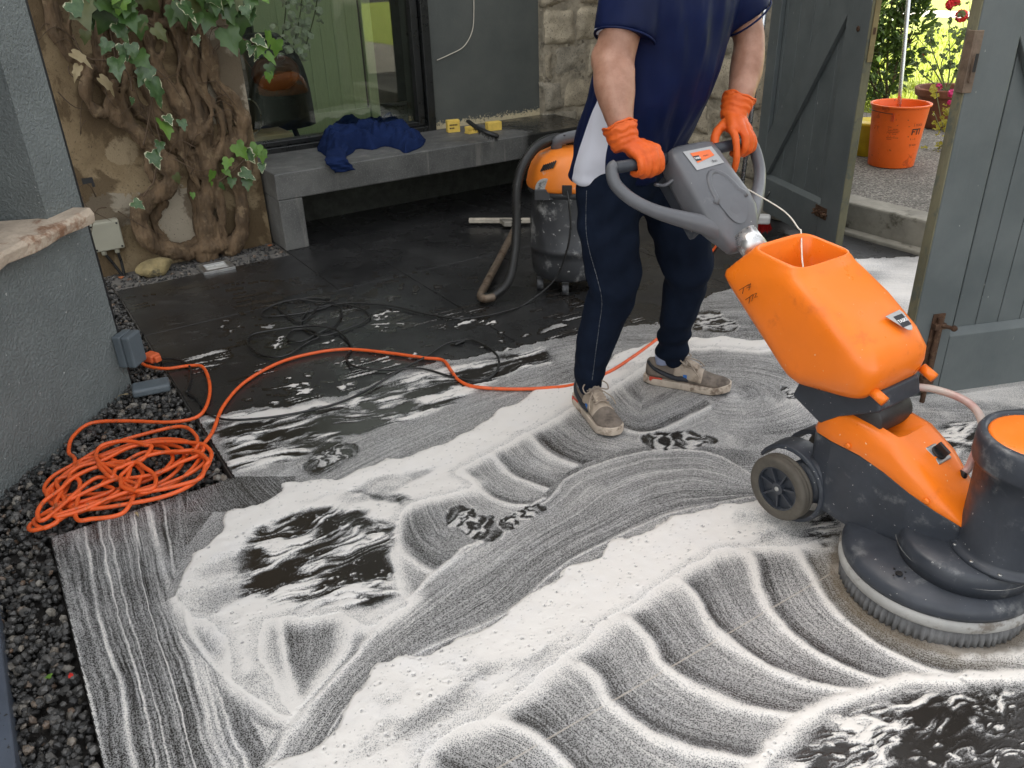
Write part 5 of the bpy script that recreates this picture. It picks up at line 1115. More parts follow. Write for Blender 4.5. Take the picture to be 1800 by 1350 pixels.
# --- body (skin), one continuous figure
def mat_skin():
    k = N('skin'); c = k.ramp(k.noise(22, 4, .6), [(.3, (.29, .140, .088)), (.55, (.39, .205, .138)), (.75, (.46, .26, .185))])
    c = k.mix(k.mr(k.noise(240, 2, .5), .60, .70, 0, .35), c, (.30, .14, .09))
    k.set(Base_Color=c, Roughness=.48, Subsurface_Weight=.12, Subsurface_Radius=(.012, .005, .003), Subsurface_Scale=.6, Normal=k.bump(k.math('ADD', k.noise(160, 3), k.math('MULTIPLY', k.noise(18, 3), 1.2)), .22, .002)); return k.m
M_SKIN = mat_skin()
bo = MB()
bo.loft([ell(-1.23, -.045, .80, .09, .13), ell(-1.21, -.047, .95, .105, .14), ell(-1.165, -.06, 1.1, .105, .145), ell(-1.12, -.08, 1.28, .095, .16), ell(-1.105, -.085, 1.40, .075, .165), ell(-1.10, -.085, 1.46, .055, .09), ell(-1.092, -.085, 1.50, .055, .058), ell(-1.07, -.085, 1.56, .055, .056)])
limb(bo, [(-1.10, .075, 1.39), (-1.092, .128, 1.30), (-1.085, .165, 1.20), (-1.055, .190, 1.13), (-1.02, .204, 1.06), (-.985, .207, .995)], [.050, .058, .056, .058, .043, .029])
bo.ball(M(-1.108, .185, 1.19), (.040, .040, .052)); limb(bo, [(-1.03, .165, 1.17), (-1.025, .182, 1.12), (-1.01, .196, 1.06)], [.022, .028, .02])
limb(bo, [(-1.11, -.265, 1.405), (-1.085, -.315, 1.30), (-1.055, -.335, 1.21), (-1.03, -.308, 1.13), (-1.00, -.262, 1.06), (-.985, -.232, 1.005)], [.056, .054, .047, .049, .040, .031])
for sg, hx, kn, an in ((1, (-1.22, .03, .82), (-1.165, .085, .48), (-1.235, .122, .10)), (-1, (-1.205, -.14, .82), (-1.115, -.195, .49), (-1.205, -.252, .10))):
    limb(bo, [hx, kn, an], [.07, .05, .026]); fa = (np.array([.26, .061]) if sg > 0 else np.array([.256, -.166])); fa = fa / np.hypot(*fa)
    limb(bo, [(an[0], an[1], .06), (an[0] + fa[0] * .09, an[1] + fa[1] * .09, .045)], [.024, .018])
hc = (-1.03, -.085, 1.66); hx_ = unit(MF - ZV * .45); hz_ = unit(np.cross(hx_, -MS)); hz_ = hz_ if hz_[2] > 0 else -hz_
HCp = M(*hc); bo.ball(HCp, (.098, .076, .115), 20, 14, ax=(hx_, MS, hz_)); bo.ball(HCp + hx_ * .035 - hz_ * .075, (.055, .05, .045), ax=(hx_, MS, hz_))
bo.ball(HCp + hx_ * .103 - hz_ * .018, (.020, .014, .026), ax=(hx_, MS, hz_)); bo.ball(HCp + hx_ * .085 + hz_ * .018, (.016, .05, .010), ax=(hx_, MS, hz_)); bo.ball(HCp + hx_ * .090 - hz_ * .062, (.010, .024, .008), ax=(hx_, MS, hz_))
for sg in (1, -1): bo.ball(HCp + MS * sg * .077 - hz_ * .005, (.020, .010, .032), ax=(hx_, MS, hz_))
def dskin(c, n):
    v = fbm(c[:, 0] * 26, c[:, 1] * 26, c[:, 2] * 13, 5) - .5; return c + n * (v * .006)[:, None]
BODY = fuse(bo, 'body', M_SKIN, PE, .0075, 8, .5, dskin)
for sg in (1, -1): MB().ball(HCp + hx_ * .090 + MS * sg * .032 + hz_ * .004, .012).build('eye', pm('eye', (.5, .48, .45), .2), PE, True)
ha = MB(); ha.ball(HCp - hx_ * .012 + hz_ * .026, (.104, .084, .106), 20, 12, ax=(hx_, MS, hz_)); ha.build('hair', pm('short brown hair', (.05, .032, .02), .6, bump=.8, bscale=120), PE, True)

# --- joggers
M_JOG = mat_cloth('navy jogger fleece', (.0080, .0125, .0245), 700, .25, .85, .0)
tr = MB()
tr.loft([ell(-1.215, -.055, .70, .10, .12), ell(-1.230, -.045, .78, .128, .172), ell(-1.236, -.036, .88, .132, .178), ell(-1.215, -.045, .95, .115, .16)])
limb(tr, [(-1.225, .045, .82), (-1.205, .065, .70), (-1.17, .080, .58), (-1.155, .088, .48), (-1.185, .102, .34), (-1.215, .116, .22), (-1.228, .121, .135), (-1.226, .121, .105)], [.108, .104, .094, .084, .074, .064, .058, .052], 22)
limb(tr, [(-1.205, -.150, .82), (-1.165, -.172, .70), (-1.128, -.19, .58), (-1.112, -.200, .48), (-1.145, -.214, .34), (-1.185, -.232, .22), (-1.198, -.243, .15), (-1.196, -.245, .125)], [.108, .104, .094, .082, .068, .060, .058, .050], 22)
def dtr(c, n):
    d = c - MC; f, s_, z = d @ MF, d @ MS, c[:, 2]
    fold = (fbm(f * 7 + 3, s_ * 7 + z * 2, z * 3.0, 15) - .5) * .032 + (fbm(f * 16, s_ * 16, z * 9, 25) - .5) * .013
    lowL = (s_ < -.1) & (z < .36); lowR = (s_ > -.02) & (z < .36)
    w = np.sin(z * 88 + 3.0 * vn(f * 9, s_ * 9, z * 4, 4)) * .0050 * sstep(.34, .14, z) * (.3 + 1.4 * vn(f * 14, s_ * 14, z * 8, 12))
    knee = np.sin(z * 46 + (f + s_) * 22) * .0065 * np.exp(-((z - .50) / .10) ** 2)
    diag = np.sin((z * .8 + s_ * .9 - f * .6) * 62 + 4 * vn(f * 6, s_ * 6, z * 5, 8)) * .0055 * sstep(.5, .8, z)
    return c + n * (fold + w * np.where(lowL, 1.25, .55) + knee + diag)[:, None]
TR = fuse(tr, 'joggers', M_JOG, PE, .0085, 7, .5, dtr)
bt_ = bvh_of(TR)
sp_ = [cast(bt_, x, y, .0008) for x, y in catmull([(1031, 335), (1030, 400), (1036, 440), (1050, 490), (1058, 530), (1053, 575), (1047, 620), (1041, 668)], 9)]
sp_ = [q for q in sp_ if q is not None]
def mat_seam():
    k = N('pale stitching'); k.set(Base_Color=k.mix(k.mr(k.noise(260, 2), .46, .54), (.012, .017, .03), (.14, .15, .165)), Roughness=.8); return k.m
if len(sp_) > 4: MB().tube(sp_, .0011, 5).build('seam', mat_seam(), TR)

# --- shirt
SHC = [(.815, -1.250, -.022, .138, .184), (.86, -1.246, -.026, .143, .186), (.92, -1.233, -.034, .152, .186), (.98, -1.214, -.044, .160, .185), (1.06, -1.182, -.056, .163, .188), (1.14, -1.157, -.064, .158, .194), (1.22, -1.136, -.072, .148, .202), (1.30, -1.118, -.080, .136, .208), (1.37, -1.108, -.083, .122, .208), (1.42, -1.104, -.085, .105, .183), (1.455, -1.100, -.085, .085, .135), (1.485, -1.095, -.085, .070, .085)]
shm = MB(); shm.loft([ell(f, s_, z, df, ws, 48, 2.25) for z, f, s_, df, ws in SHC])
def sleeve(mb, a_, b_, r0, r1):
    P = catmull([M(*a_), (M(*a_) + M(*b_)) / 2 + ZV * .008, M(*b_)], 6); mb.tube(P, list(np.linspace(r0, r1, len(P))), 24); mb.ball(P[0], r0)
sleeve(shm, (-1.112, .070, 1.395), (-1.085, .132, 1.245), .088, .084)
sleeve(shm, (-1.108, -.240, 1.395), (-1.065, -.325, 1.270), .086, .078)
def dsh(c, n):
    d = c - MC; f, s_, z = d @ MF, d @ MS, c[:, 2]; th_ = np.arctan2(s_ + .08, f + 1.15)
    v = (fbm(th_ * 2.6, z * 3.0, 0, 35, 2) - .5) * .022 + (fbm(th_ * 5 + z * 3, z * 5 - th_, 0, 45, 2) - .5) * .010
    pull = np.sin(z * 30 + th_ * 6 + 5 * vn(th_ * 2, z * 4, 0, 6)) * .0034 * sstep(1.12, .86, z)
    chest = np.sin((th_ * 1.4 - z * 2.2) * 9 + 4 * vn(th_ * 2, z * 3, 0, 7)) * .0016 * sstep(1.0, 1.2, z) * (.2 + 1.5 * vn(th_ * 3, z * 5, 0, 77))
    hemb = .004 * np.exp(-((z - .825) / .012) ** 2)
    return c + n * (v + pull + chest + hemb)[:, None]
def mat_shirt():
    k = N('navy sports mesh with white panel'); c = k.ramp(k.noise(7, 3, .6), [(.3, (.0034, .0072, .033)), (.7, (.0062, .0125, .054))])
    c = k.mix(k.mr(k.attr('panel').outputs['Fac'], .45, .55), c, (.62, .63, .70))
    vo = k.n('ShaderNodeTexVoronoi'); vo.inputs['Scale'].default_value = 520; k.l(k.coord(), vo.inputs['Vector'])
    k.set(Base_Color=c, Roughness=.50, Specular_IOR_Level=.13, Normal=k.bump(vo.outputs['Distance'], .18, .0008)); return k.m
SH = fuse(shm, 'shirt', mat_shirt(), PE, .0075, 6, .5, dsh)
co = coords(SH); d = co - MC; f_, s_, z_ = d @ MF, d @ MS, co[:, 2]; cf = np.interp(z_, [q[0] for q in SHC], [q[1] for q in SHC]); cs_ = np.interp(z_, [q[0] for q in SHC], [q[2] for q in SHC])
tha = np.degrees(np.arctan2(s_ - cs_, f_ - cf)); lo_ = np.interp(z_, [.80, .95, 1.1, 1.3], [58, 66, 76, 80]); hi_ = np.interp(z_, [.80, .95, 1.1, 1.3], [100, 98, 95, 92])
pv = np.clip(np.minimum(tha - lo_, hi_ - tha) / 6 + .5, 0, 1) * (z_ < 1.27) * (s_ - cs_ > 0); fattr(SH, 'panel', pv)
for a0, b0_, r_ in (((-1.0915, .117, 1.28), (-1.0845, .1335, 1.2415), .0855), ((-1.075, -.305, 1.30), (-1.064, -.3275, 1.2665), .0795)):
    A_, B_ = M(*a0), M(*b0_); t = unit(B_ - A_); u_ = unit(np.cross(t, ZV)); w_ = np.cross(t, u_)
    MB().lathe([(r_ - .006, -.001), (r_ + .0008, -.003), (r_ + .0018, .000), (r_ + .0005, .003), (r_ - .006, .001)], B_, u_, w_, t, 40, False).build('sleeve_hem', bpy.data.materials['navy sports mesh with white panel'], SH, True)
# collar and belt of hem
MB().lathe([(.070, 0), (.078, .004), (.074, .03), (.066, .034)], M(-1.093, -.085, 1.475), MF, MS, ZV, 32, False).build('collar', bpy.data.materials['navy sports mesh with white panel'], SH, True)

# --- gloves
def mat_glove():
    k = N('orange nitrile'); c = k.ramp(k.noise(14, 3), [(.3, (.62, .095, .012)), (.7, (.74, .130, .018))])
    wr = k.noise(70, 3, .6, stretch=(1, 1, 2.6), dist=1.2)
    k.set(Base_Color=c, Roughness=.50, Specular_IOR_Level=.35, Normal=k.bump(k.math('ADD', k.math('MULTIPLY', wr, 1.0), k.math('MULTIPLY', k.noise(420, 2), .12)), .35, .003)); return k.m
M_GLV = mat_glove()
def glove(sg, wrist, fore, knuck, fing, thumb, palm):
    g = MB(); wv = M(*wrist); fv = M(*fore); t = unit(fv - wv)
    kp = [M(*q) for q in knuck]
    for q, r_ in zip(kp, (.0155, .016, .0155, .014)):               # metacarpals make the palm
        P = catmull([wv + (q - np.mean(kp, 0)) * .45, (wv + q) / 2 + (q - np.mean(kp, 0)) * .15 + ZV * .004, q], 5); g.tube(P, list(np.linspace(.019, r_, len(P))), 12); g.ball(q, r_ * 1.04, 10, 8); g.ball(P[0], .019, 10, 8)
    g.ball(M(*palm[0]), palm[1], 14, 10, ax=(MF, MS, ZV))
    for pts, r_ in fing:
        P = catmull([M(*q) for q in pts], 5); g.tube(P, list(np.linspace(r_, r_ * .84, len(P))), 12); g.ball(P[0], r_, 10, 8); g.ball(P[-1], r_ * .84, 10, 8)
    P = catmull([M(*q) for q in thumb], 5); g.tube(P, list(np.linspace(.0155, .0115, len(P))), 12); g.ball(P[0], .016, 10, 8); g.ball(P[-1], .0115, 10, 8)
    P = [wv - t * .018, wv + t * .008, wv + t * .03, wv + t * .05]; g.tube(P, [.036, .042, .0465, .0505], 22, squash=1.0)
    def dg(c, n):
        dd = (c - wv) @ t; ring = np.sin(dd * 340 + 5 * vn(c[:, 0] * 40, c[:, 1] * 40, c[:, 2] * 40, 3)) * .0016 * sstep(-.03, .01, dd)
        return c + n * (ring + (fbm(c[:, 0] * 60, c[:, 1] * 60, c[:, 2] * 60, 8) - .5) * .003)[:, None]
    o = fuse(g, 'glove', M_GLV, PE, .0036, 4, .5, dg)
    u_ = unit(np.cross(t, ZV)); w_ = np.cross(t, u_); ce = MB(); rings = []
    for rr_, l in ((.044, .048), (.0495, .046), (.0515, .049), (.0505, .0525), (.0445, .051)):
        rings.append([wv + t * (l + .004 * sin(3 * a_ + 1) + .002 * sin(7 * a_)) + (u_ * cos(a_) + w_ * sin(a_) * .95) * (rr_ + .001 * sin(5 * a_)) for a_ in np.linspace(0, 2 * pi, 40, endpoint=False)])
    ce.loft(rings, False); ce.build('cuff', M_GLV, o, True); return o
gz = .932
glove(1, (-.990, .205, .985), (-1.03, .208, 1.07),
      [(-.930, .142, .968), (-.926, .164, .970), (-.927, .186, .967), (-.932, .206, .960)],
      [([(-.930, .142, .968), (-.912, .140, .950), (-.911, .138, .920), (-.932, .138, .905), (-.952, .139, .906)], .0125), ([(-.926, .164, .970), (-.909, .163, .951), (-.909, .162, .918), (-.930, .161, .902), (-.952, .161, .904)], .0128), ([(-.927, .186, .967), (-.911, .186, .949), (-.910, .186, .919), (-.931, .185, .903), (-.952, .185, .906)], .0122), ([(-.932, .206, .960), (-.916, .208, .944), (-.915, .208, .920), (-.933, .207, .908), (-.950, .206, .910)], .0112)],
      [(-.985, .168, .975), (-.982, .145, .950), (-.962, .136, .918), (-.942, .128, .902)], ((-.962, .178, .965), (.034, .040, .024)))
glove(-1, (-.992, -.226, 1.010), (-1.005, -.265, 1.07),
      [(-.938, -.166, .982), (-.930, -.190, .985), (-.932, -.214, .980), (-.938, -.236, .970)],
      [([(-.938, -.166, .982), (-.918, -.160, .962), (-.906, -.158, .925), (-.905, -.158, .892), (-.910, -.158, .868)], .0118), ([(-.930, -.190, .985), (-.910, -.192, .962), (-.909, -.194, .926), (-.930, -.194, .905), (-.952, -.193, .906)], .0126), ([(-.932, -.214, .980), (-.912, -.217, .958), (-.911, -.219, .922), (-.931, -.219, .904), (-.952, -.217, .906)], .0122), ([(-.938, -.236, .970), (-.918, -.239, .948), (-.917, -.241, .922), (-.935, -.240, .908), (-.950, -.238, .910)], .0112)],
      [(-.985, -.185, .990), (-.978, -.145, .968), (-.962, -.124, .942), (-.945, -.120, .918)], ((-.965, -.205, .985), (.034, .040, .024)))

# --- trainers
M_SUEDE = pm('grey brown suede', (.165, .135, .110), .85, var=.3, scale=18, bump=.4, bscale=200, bdist=.002, wear=((.09, .072, .058), 12, .52, .68))
M_LEATH = pm('dirty beige leather', (.38, .31, .24), .6, var=.2, scale=16, bump=.3, bscale=140, wear=((.22, .17, .125), 14, .5, .66))
M_SOLE = pm('dirty cream sole', (.50, .42, .34), .7, var=.2, scale=16, wear=((.20, .15, .11), 14, .52, .64))
M_STRP = pm('dark stripe', (.018, .020, .026), .6); M_BLUE = pm('blue tag', (.02, .13, .42), .6); M_REDH = pm('red heel block', (.52, .06, .03), .55); M_LACE = pm('greige lace', (.33, .27, .215), .85, bump=.5, bscale=400)
US = [0, .05, .12, .25, .38, .50, .62, .74, .84, .92, .97, 1.0]
HW = [.020, .030, .035, .0365, .037, .039, .043, .0465, .046, .038, .027, .012]
TOP = [.088, .098, .103, .104, .104, .096, .082, .068, .058, .050, .043, .034]
def shoe(heel, toe, sg):
    heel, toe = np.array([*heel, 0.]), np.array([*toe, 0.]); L = np.linalg.norm(toe - heel); e = (toe - heel) / L; n = np.array([-e[1], e[0], 0])
    S = lambda u, v, z: heel + e * (u * L) + n * v + ZV * z
    spring = lambda u: .012 * sstep(.78, 1.0, u) + .004 * sstep(.12, 0, u)
    def sec(u, top, lo, hw, wid=1.0):
        out = []
        for t in np.linspace(0, 2 * pi, 24, endpoint=False):
            c, q = cos(t), sin(t); zz = lo + (top - lo) * (.5 + .5 * np.sign(q) * abs(q) ** .8); taper = 1 - .42 * sstep(lo + (top - lo) * .35, top, zz)
            out.append(S(u, np.sign(c) * abs(c) ** .72 * hw * wid * taper, zz + spring(u)))
        return out
    up = MB(); up.loft([sec(u, np.interp(u, US, TOP), .022, np.interp(u, US, HW)) for u in np.linspace(0, 1, 26)]); UP = up.build('shoe', M_SUEDE, PE, True, sub=1)
    so = MB(); so.loft([[S(u, s_ * (np.interp(u, US, HW) + .0045), z + spring(u) * (1 if z > .01 else .9)) for s_, z in ((-.94, .002), (-1, .008), (-1.0, .024), (-.96, .031), (.96, .031), (1.0, .024), (1, .008), (.94, .002))] for u in np.linspace(-.012, 1.006, 30)]); so.build('sole', M_SOLE, UP, True, bevel=.002, angle=50)
    so = MB(); so.loft([[S(u, s_ * (np.interp(u, US, HW) + .002), z + spring(u) * .9) for s_, z in ((-.95, -.0), (-.97, .004), (.97, .004), (.95, -.0))] for u in np.linspace(.0, 1.0, 20)]); so.build('outsole', M_BLACK, UP)
    # beige quarter over the midfoot
    qd = MB(); qd.loft([[q + (q - S(u, 0, .05)) * .035 for q in sec(u, np.interp(u, US, TOP), .030, np.interp(u, US, HW))] for u in np.linspace(.34, .70, 12)]); qd.build('quarter', M_LEATH, UP, True, sub=1)
    tg = MB(); tg.loft([[S(u, v, z) for v, z in ((-.022, z0), (.022, z0), (.020, z0 + .007), (-.020, z0 + .007))] for u, z0 in ((.30, .122), (.36, .112), (.44, .104), (.55, .094), (.62, .084))]); TG = tg.build('tongue', M_LEATH, UP, bevel=.003)
    tb_ = MB(); tb_.loft([[S(u, v, z) for v, z in ((-.012, z0), (.012, z0), (.011, z0 + .003), (-.011, z0 + .003))] for u, z0 in ((.30, .1275), (.37, .1165))]); tb_.build('tongue_tag', M_BLUE, UP)
    lc = MB()
    for i in range(6):
        u = .42 + i * .042; z0 = np.interp(u, [.42, .66], [.109, .084]); lc.tube(catmull([S(u - .01, -.026, z0 - .008), S(u, 0, z0 + .004), S(u + .012, .026, z0 - .008)], 5), .0030, 6)
    for s_ in (-1, 1):
        lc.tube(catmull([S(.43, 0, .118), S(.40, s_ * .025, .130), S(.44, s_ * .045, .122), S(.50, s_ * .042, .108), S(.47, s_ * .015, .114), S(.43, 0, .118)], 6), .0026, 6); lc.tube(catmull([S(.43, 0, .118), S(.52, s_ * .02, .108), S(.60, s_ * .043, .090), S(.66, s_ * .05, .07)], 6), .0024, 6)
    lc.build('laces', M_LACE, UP, True)
    for s_ in (-1, 1):
        st_ = MB(); P = []
        for t in np.linspace(0, 1, 14):
            u = .03 + .50 * t; z = .085 - .052 * t ** .7 + .012 * math.exp(-((t - .9) / .12) ** 2); hw = np.interp(u, US, HW); q = np.array(sec(u, np.interp(u, US, TOP), .022, hw)); zz = q[:, 2] - spring(u); side_ = (q - S(u, 0, 0)) @ n * s_ > 0; w = np.interp(z, np.sort(zz[side_]), ((q - S(u, 0, 0)) @ n * s_)[side_][np.argsort(zz[side_])]); P.append(S(u, s_ * (w + .0006), z + spring(u)))
        st_.tube(P, list(np.interp(np.linspace(0, 1, 14), [0, .6, .9, 1], [.006, .010, .011, .004])), 8, squash=.9, up=n); st_.build('side_stripe', M_STRP, UP, True)
        rb_ = MB(); rb_.obox(S(.07, s_ * (.0345 + .0035) - (.004 if s_ > 0 else 0), .020), e * .05, n * .004, ZV * .017); rb_.build('heel_block', M_REDH, UP, bevel=.002)
        bt2 = MB(); bt2.obox(S(.47, s_ * .0405 - (.003 if s_ > 0 else 0), .050), e * .014, n * .003, ZV * .016); bt2.build('eyelet_tab', M_BLUE, UP, bevel=.002)
    tn = MB(); tn.obox(S(.955, -.020, .008), e * .012, n * .04, ZV * .030); tn.build('toe_guard', M_BLACK, UP, bevel=.004)
    sk_ = MB(); sk_.tube([S(.20, 0, .085), S(.19, 0, .125)], [.030, .029], 18); sk_.build('sock', pm('pale blue sock', (.30, .34, .48), .9), PE, True)
    return UP
shoe(M(-1.315, .102, 0)[:2], M(-1.025, .171, 0)[:2], 1)
shoe(M(-1.285, -.198, 0)[:2], M(-1.020, -.372, 0)[:2], -1)

# ================================================================== ivy on the brown wall
IV = thing('ivy', WA(360, 440, 4.68), 'old ivy with thick twisted trunks climbing the brown wall', 'ivy')
M_BARK = pm('ivy bark', (.115, .074, .040), .9, var=.45, scale=16, bump=1.0, bscale=46, bdist=.012, stretch=(1, 1, .35), wear=((.20, .14, .08), 14, .54, .68))
PXM = 4.55 / FPX
trunks = [
    ([(364, 446), (361, 400), (361, 370), (366, 330), (365, 296), (350, 237), (344, 178), (326, 111), (304, 44), (289, -30)], [24, 20, 18, 17, 18, 15, 14, 13, 12, 11], 0),
    ([(404, 440), (424, 405), (426, 370), (418, 315), (402, 275), (422, 240), (426, 208), (408, 176), (378, 145), (368, 90), (345, 55), (300, 45), (259, 37)], [17, 16, 15, 14, 15, 15, 15, 13, 13, 12, 11, 9, 8], -.02),
    ([(330, 446), (304, 441), (267, 430), (246, 395), (252, 358), (287, 337), (303, 311), (285, 274), (252, 241), (210, 211), (196, 180)], [14, 16, 17, 17, 16, 16, 17, 16, 15, 14, 11], -.03),
    ([(350, 428), (318, 440), (290, 428), (274, 404), (271, 380), (289, 357)], [13, 13, 11, 10, 10, 9], .01),
    ([(163, 122), (150, 150), (158, 185), (181, 200), (196, 180), (200, 148)], [9, 9, 9, 9, 9, 8], -.05),
    ([(165, 128), (140, 108), (112, 78), (98, 40), (84, -20)], [10, 12, 13, 13, 12], 0),
    ([(340, 240), (326, 207), (304, 163), (274, 118), (262, 74), (244, 30), (236, -20)], [15, 14, 13, 13, 12, 12, 11], -.01),
    ([(362, 250), (363, 222), (358, 178), (348, 130), (335, 67), (322, 20), (318, -20)], [13, 13, 12, 11, 11, 10, 10], .01),
    ([(350, 300), (325, 262), (281, 220), (240, 190), (205, 165), (180, 120), (168, 60), (160, -20)], [14, 14, 13, 12, 11, 10, 10, 10], .015),
    ([(240, 190), (222, 140), (205, 80), (198, 20), (194, -20)], [11, 11, 11, 10, 9], .01),
    ([(300, 260), (285, 215), (262, 170), (240, 120), (215, 70), (205, -10)], [12, 11, 10, 10, 10, 9], .02),
    ([(398, 442), (396, 410), (385, 375), (384, 340)], [4, 4, 4, 3], -.06),
    ([(320, 270), (345, 268), (380, 262), (398, 245), (410, 225)], [6, 5, 5, 5, 4], -.03),
    ([(376, 260), (388, 235), (380, 205), (385, 170)], [7, 7, 6, 6], .01),
    ([(350, 395), (342, 350), (338, 310), (342, 280)], [8, 9, 10, 10], 0.02),
]
ib = MB(); rv = np.random.RandomState(2)
trunks += [([(372, 440), (392, 380), (388, 330), (376, 290), (392, 250), (386, 200), (360, 150), (356, 80), (350, -10)], [7, 7, 6, 6, 6, 6, 5, 5, 5], -.05), ([(350, 330), (330, 290), (318, 240), (330, 190), (312, 140), (318, 90), (296, 30), (300, -20)], [6, 6, 6, 6, 5, 5, 5, 5], -.05), ([(310, 300), (270, 250), (232, 215), (214, 170), (226, 110), (214, 50), (224, -20)], [7, 7, 6, 6, 6, 5, 5], -.04), ([(290, 345), (262, 300), (262, 262), (240, 230), (190, 200)], [5, 5, 5, 5, 4], -.05), ([(205, 190), (180, 150), (140, 120), (120, 70), (128, 10), (120, -20)], [6, 6, 6, 6, 5, 5], -.03), ([(420, 330), (436, 300), (428, 262), (408, 236), (400, 190), (384, 150)], [5, 5, 5, 5, 5, 5], -.04), ([(270, 120), (290, 80), (272, 40), (285, -20)], [6, 6, 6, 6], -.04), ([(180, 130), (182, 80), (172, 30), (178, -20)], [6, 6, 6, 6], -.03), ([(352, 240), (372, 200), (352, 160), (332, 120), (342, 60)], [5, 5, 5, 5, 5], -.06)]
for pts, rad, off in trunks:
    rad = [q * .86 for q in rad]; P = catmull([WA(x, y, 4.74 - r_ * PXM * .75 + off) for (x, y), r_ in zip(pts, rad)], 5); R = catmull([(r_,) for r_ in rad], 5)[:, 0] * PXM
    R = R * (1 + .16 * np.sin(np.arange(len(R)) * .9 + rv.rand() * 6)); ib.tube(P, list(R), 12); ib.ball(P[0], R[0], 10, 8); ib.ball(P[-1], R[-1], 10, 8)
ib.ball(WA(372, 432, 4.68), (.11, .07, .05), ax=(BV, AV, ZV))
def dbark(c, n):
    v = (fbm(c[:, 0] * 22, c[:, 1] * 22, c[:, 2] * 7, 5, 4) - .5) * .036 + (fbm(c[:, 0] * 90, c[:, 1] * 90, c[:, 2] * 20, 6, 3) - .5) * .016; return c + n * v[:, None]
fuse(ib, 'trunk', M_BARK, IV, .0065, 1, .5, dbark)
tw = MB()
for _ in range(46):                                             # aerial rootlets and thin stems
    x, y = rv.uniform(100, 430), rv.uniform(-10, 400); p0 = WA(x, y, 4.63 + .06 * rv.rand()); a_ = rv.rand() * 2 * pi; L = .06 + .16 * rv.rand()
    tw.tube(catmull([p0, p0 + (BV * cos(a_) + ZV * sin(a_)) * L * .5 + rv.randn(3) * .02 - AV * .02, p0 + (BV * cos(a_ + .5) + ZV * (sin(a_ + .5) - .3)) * L], 4), [.0035 - .0003 * i for i in range(9)], 5)
for pl_ in ([(128, 60), (150, 100), (200, 108), (225, 130), (232, 160)], [(330, 30), (380, 45), (430, 70), (450, 78)], [(300, 0), (350, 20), (400, 10), (440, 5)], [(215, 20), (260, 40), (285, 60)], [(385, 320), (410, 300), (440, 275), (470, 270)], [(260, 140), (270, 200), (285, 260)], [(180, 5), (195, 60), (205, 115)], [(270, 160), (258, 230), (252, 255)], [(275, 290), (270, 320), (262, 330), (252, 345)]):
    tw.tube(catmull([WA(x, y, 4.60 - .03 * i) for i, (x, y) in enumerate(pl_)], 5), .0042, 6)
kind(tw.build('rootlets', pm('rootlets', (.085, .055, .032), .9), IV, True), 'stuff')
# leaves, one object each
OUT = [(0, 0), (.20, -.13), (.44, -.06), (.47, .16), (.36, .30), (.43, .50), (.24, .56), (.13, .78), (0, 1.0)]
OUT = OUT + [(-x, y) for x, y in OUT[-2:0:-1]]
def ivy_mesh(name, mats, lobed=1.0, curl=.12, ragged=0.0):
    r = np.random.RandomState(len(name) * 7); n = len(OUT); cen = (0, .34); V = [(cen[0], cen[1], 0)]
    def zf(x, y): return .16 * abs(x) - curl * (y - .3) ** 2 - .12 * x * x
    inn = [(cen[0] + (x - cen[0]) * (.70 + .14 * r.randn() * .6), cen[1] + (y - cen[1]) * (.72 + .1 * r.randn() * .6)) for x, y in OUT]
    mid = [(x * .35, cen[1] + (y - cen[1]) * .38) for x, y in OUT]
    for ring in (mid, inn, OUT):
        for x, y in ring:
            x, y = x * lobed, y; V.append((x, y, zf(x, y) + (.02 * r.randn() if ring is OUT else 0)))
    F = [(0, 1 + i, 1 + (i + 1) % n) for i in range(n)] + [(1 + i, 1 + n + i, 1 + n + (i + 1) % n, 1 + (i + 1) % n) for i in range(n)] + [(1 + n + i, 1 + 2 * n + i, 1 + 2 * n + (i + 1) % n, 1 + n + (i + 1) % n) for i in range(n)]
    me = bpy.data.meshes.new(name); me.from_pydata(V, [], F)
    for q in mats: me.materials.append(q)
    at = me.attributes.new('edge', 'FLOAT', 'POINT'); at.data.foreach_set('value', [0.] * (1 + n) + [.45] * n + [1.] * n); me.polygons.foreach_set('use_smooth', [True] * len(F)); me.update(); return me
M_IV1 = mat_leafy('ivy leaf green', (.030, .072, .018), (.075, .135, .035), .15, .30); M_IV2 = mat_leafy('ivy leaf bright green', (.085, .19, .025), (.16, .28, .05), .25, .35)
M_IVC = mat_leafy('ivy leaf cream margin', (.42, .43, .26), (.58, .56, .38), .2, .4); M_IV3 = mat_leafy('ivy leaf dull olive', (.060, .075, .022), (.11, .12, .045), .1, .45); M_DRY = mat_leafy('dry ivy leaf', (.30, .24, .13), (.42, .34, .20), .2, .6)
def mat_varieg():
    k = N('variegated ivy leaf'); p_ = k.coord(); e_ = k.math('ADD', k.attr('edge').outputs['Fac'], k.math('MULTIPLY', k.math('SUBTRACT', k.noise(2.6, 4, .6, vec=p_), .5), 2.2)); w_ = k.n('ShaderNodeObjectInfo').outputs['Random']
    c = k.ramp(k.noise(4, 3, .6), [(.35, (.028, .068, .020)), (.65, (.070, .125, .045))]); c = k.mix(k.mr(k.math('ADD', e_, k.math('MULTIPLY', w_, .5)), 1.12, 1.26), c, (.42, .42, .27)); k.set(Base_Color=c, Roughness=.34); return k.m
M_VAR = mat_varieg()
LM = {'g': ivy_mesh('ivy_leaf', [M_IV1, M_IV1]), 'b': ivy_mesh('ivy_leaf_bright', [M_IV2, M_IV2], .9), 'v': ivy_mesh('ivy_leaf_variegated', [M_VAR], .92, .25), 'o': ivy_mesh('ivy_leaf_olive', [M_IV3, M_IV3], 1.0, .2), 'd': ivy_mesh('ivy_leaf_dry', [M_DRY, M_DRY], .55, .5)}
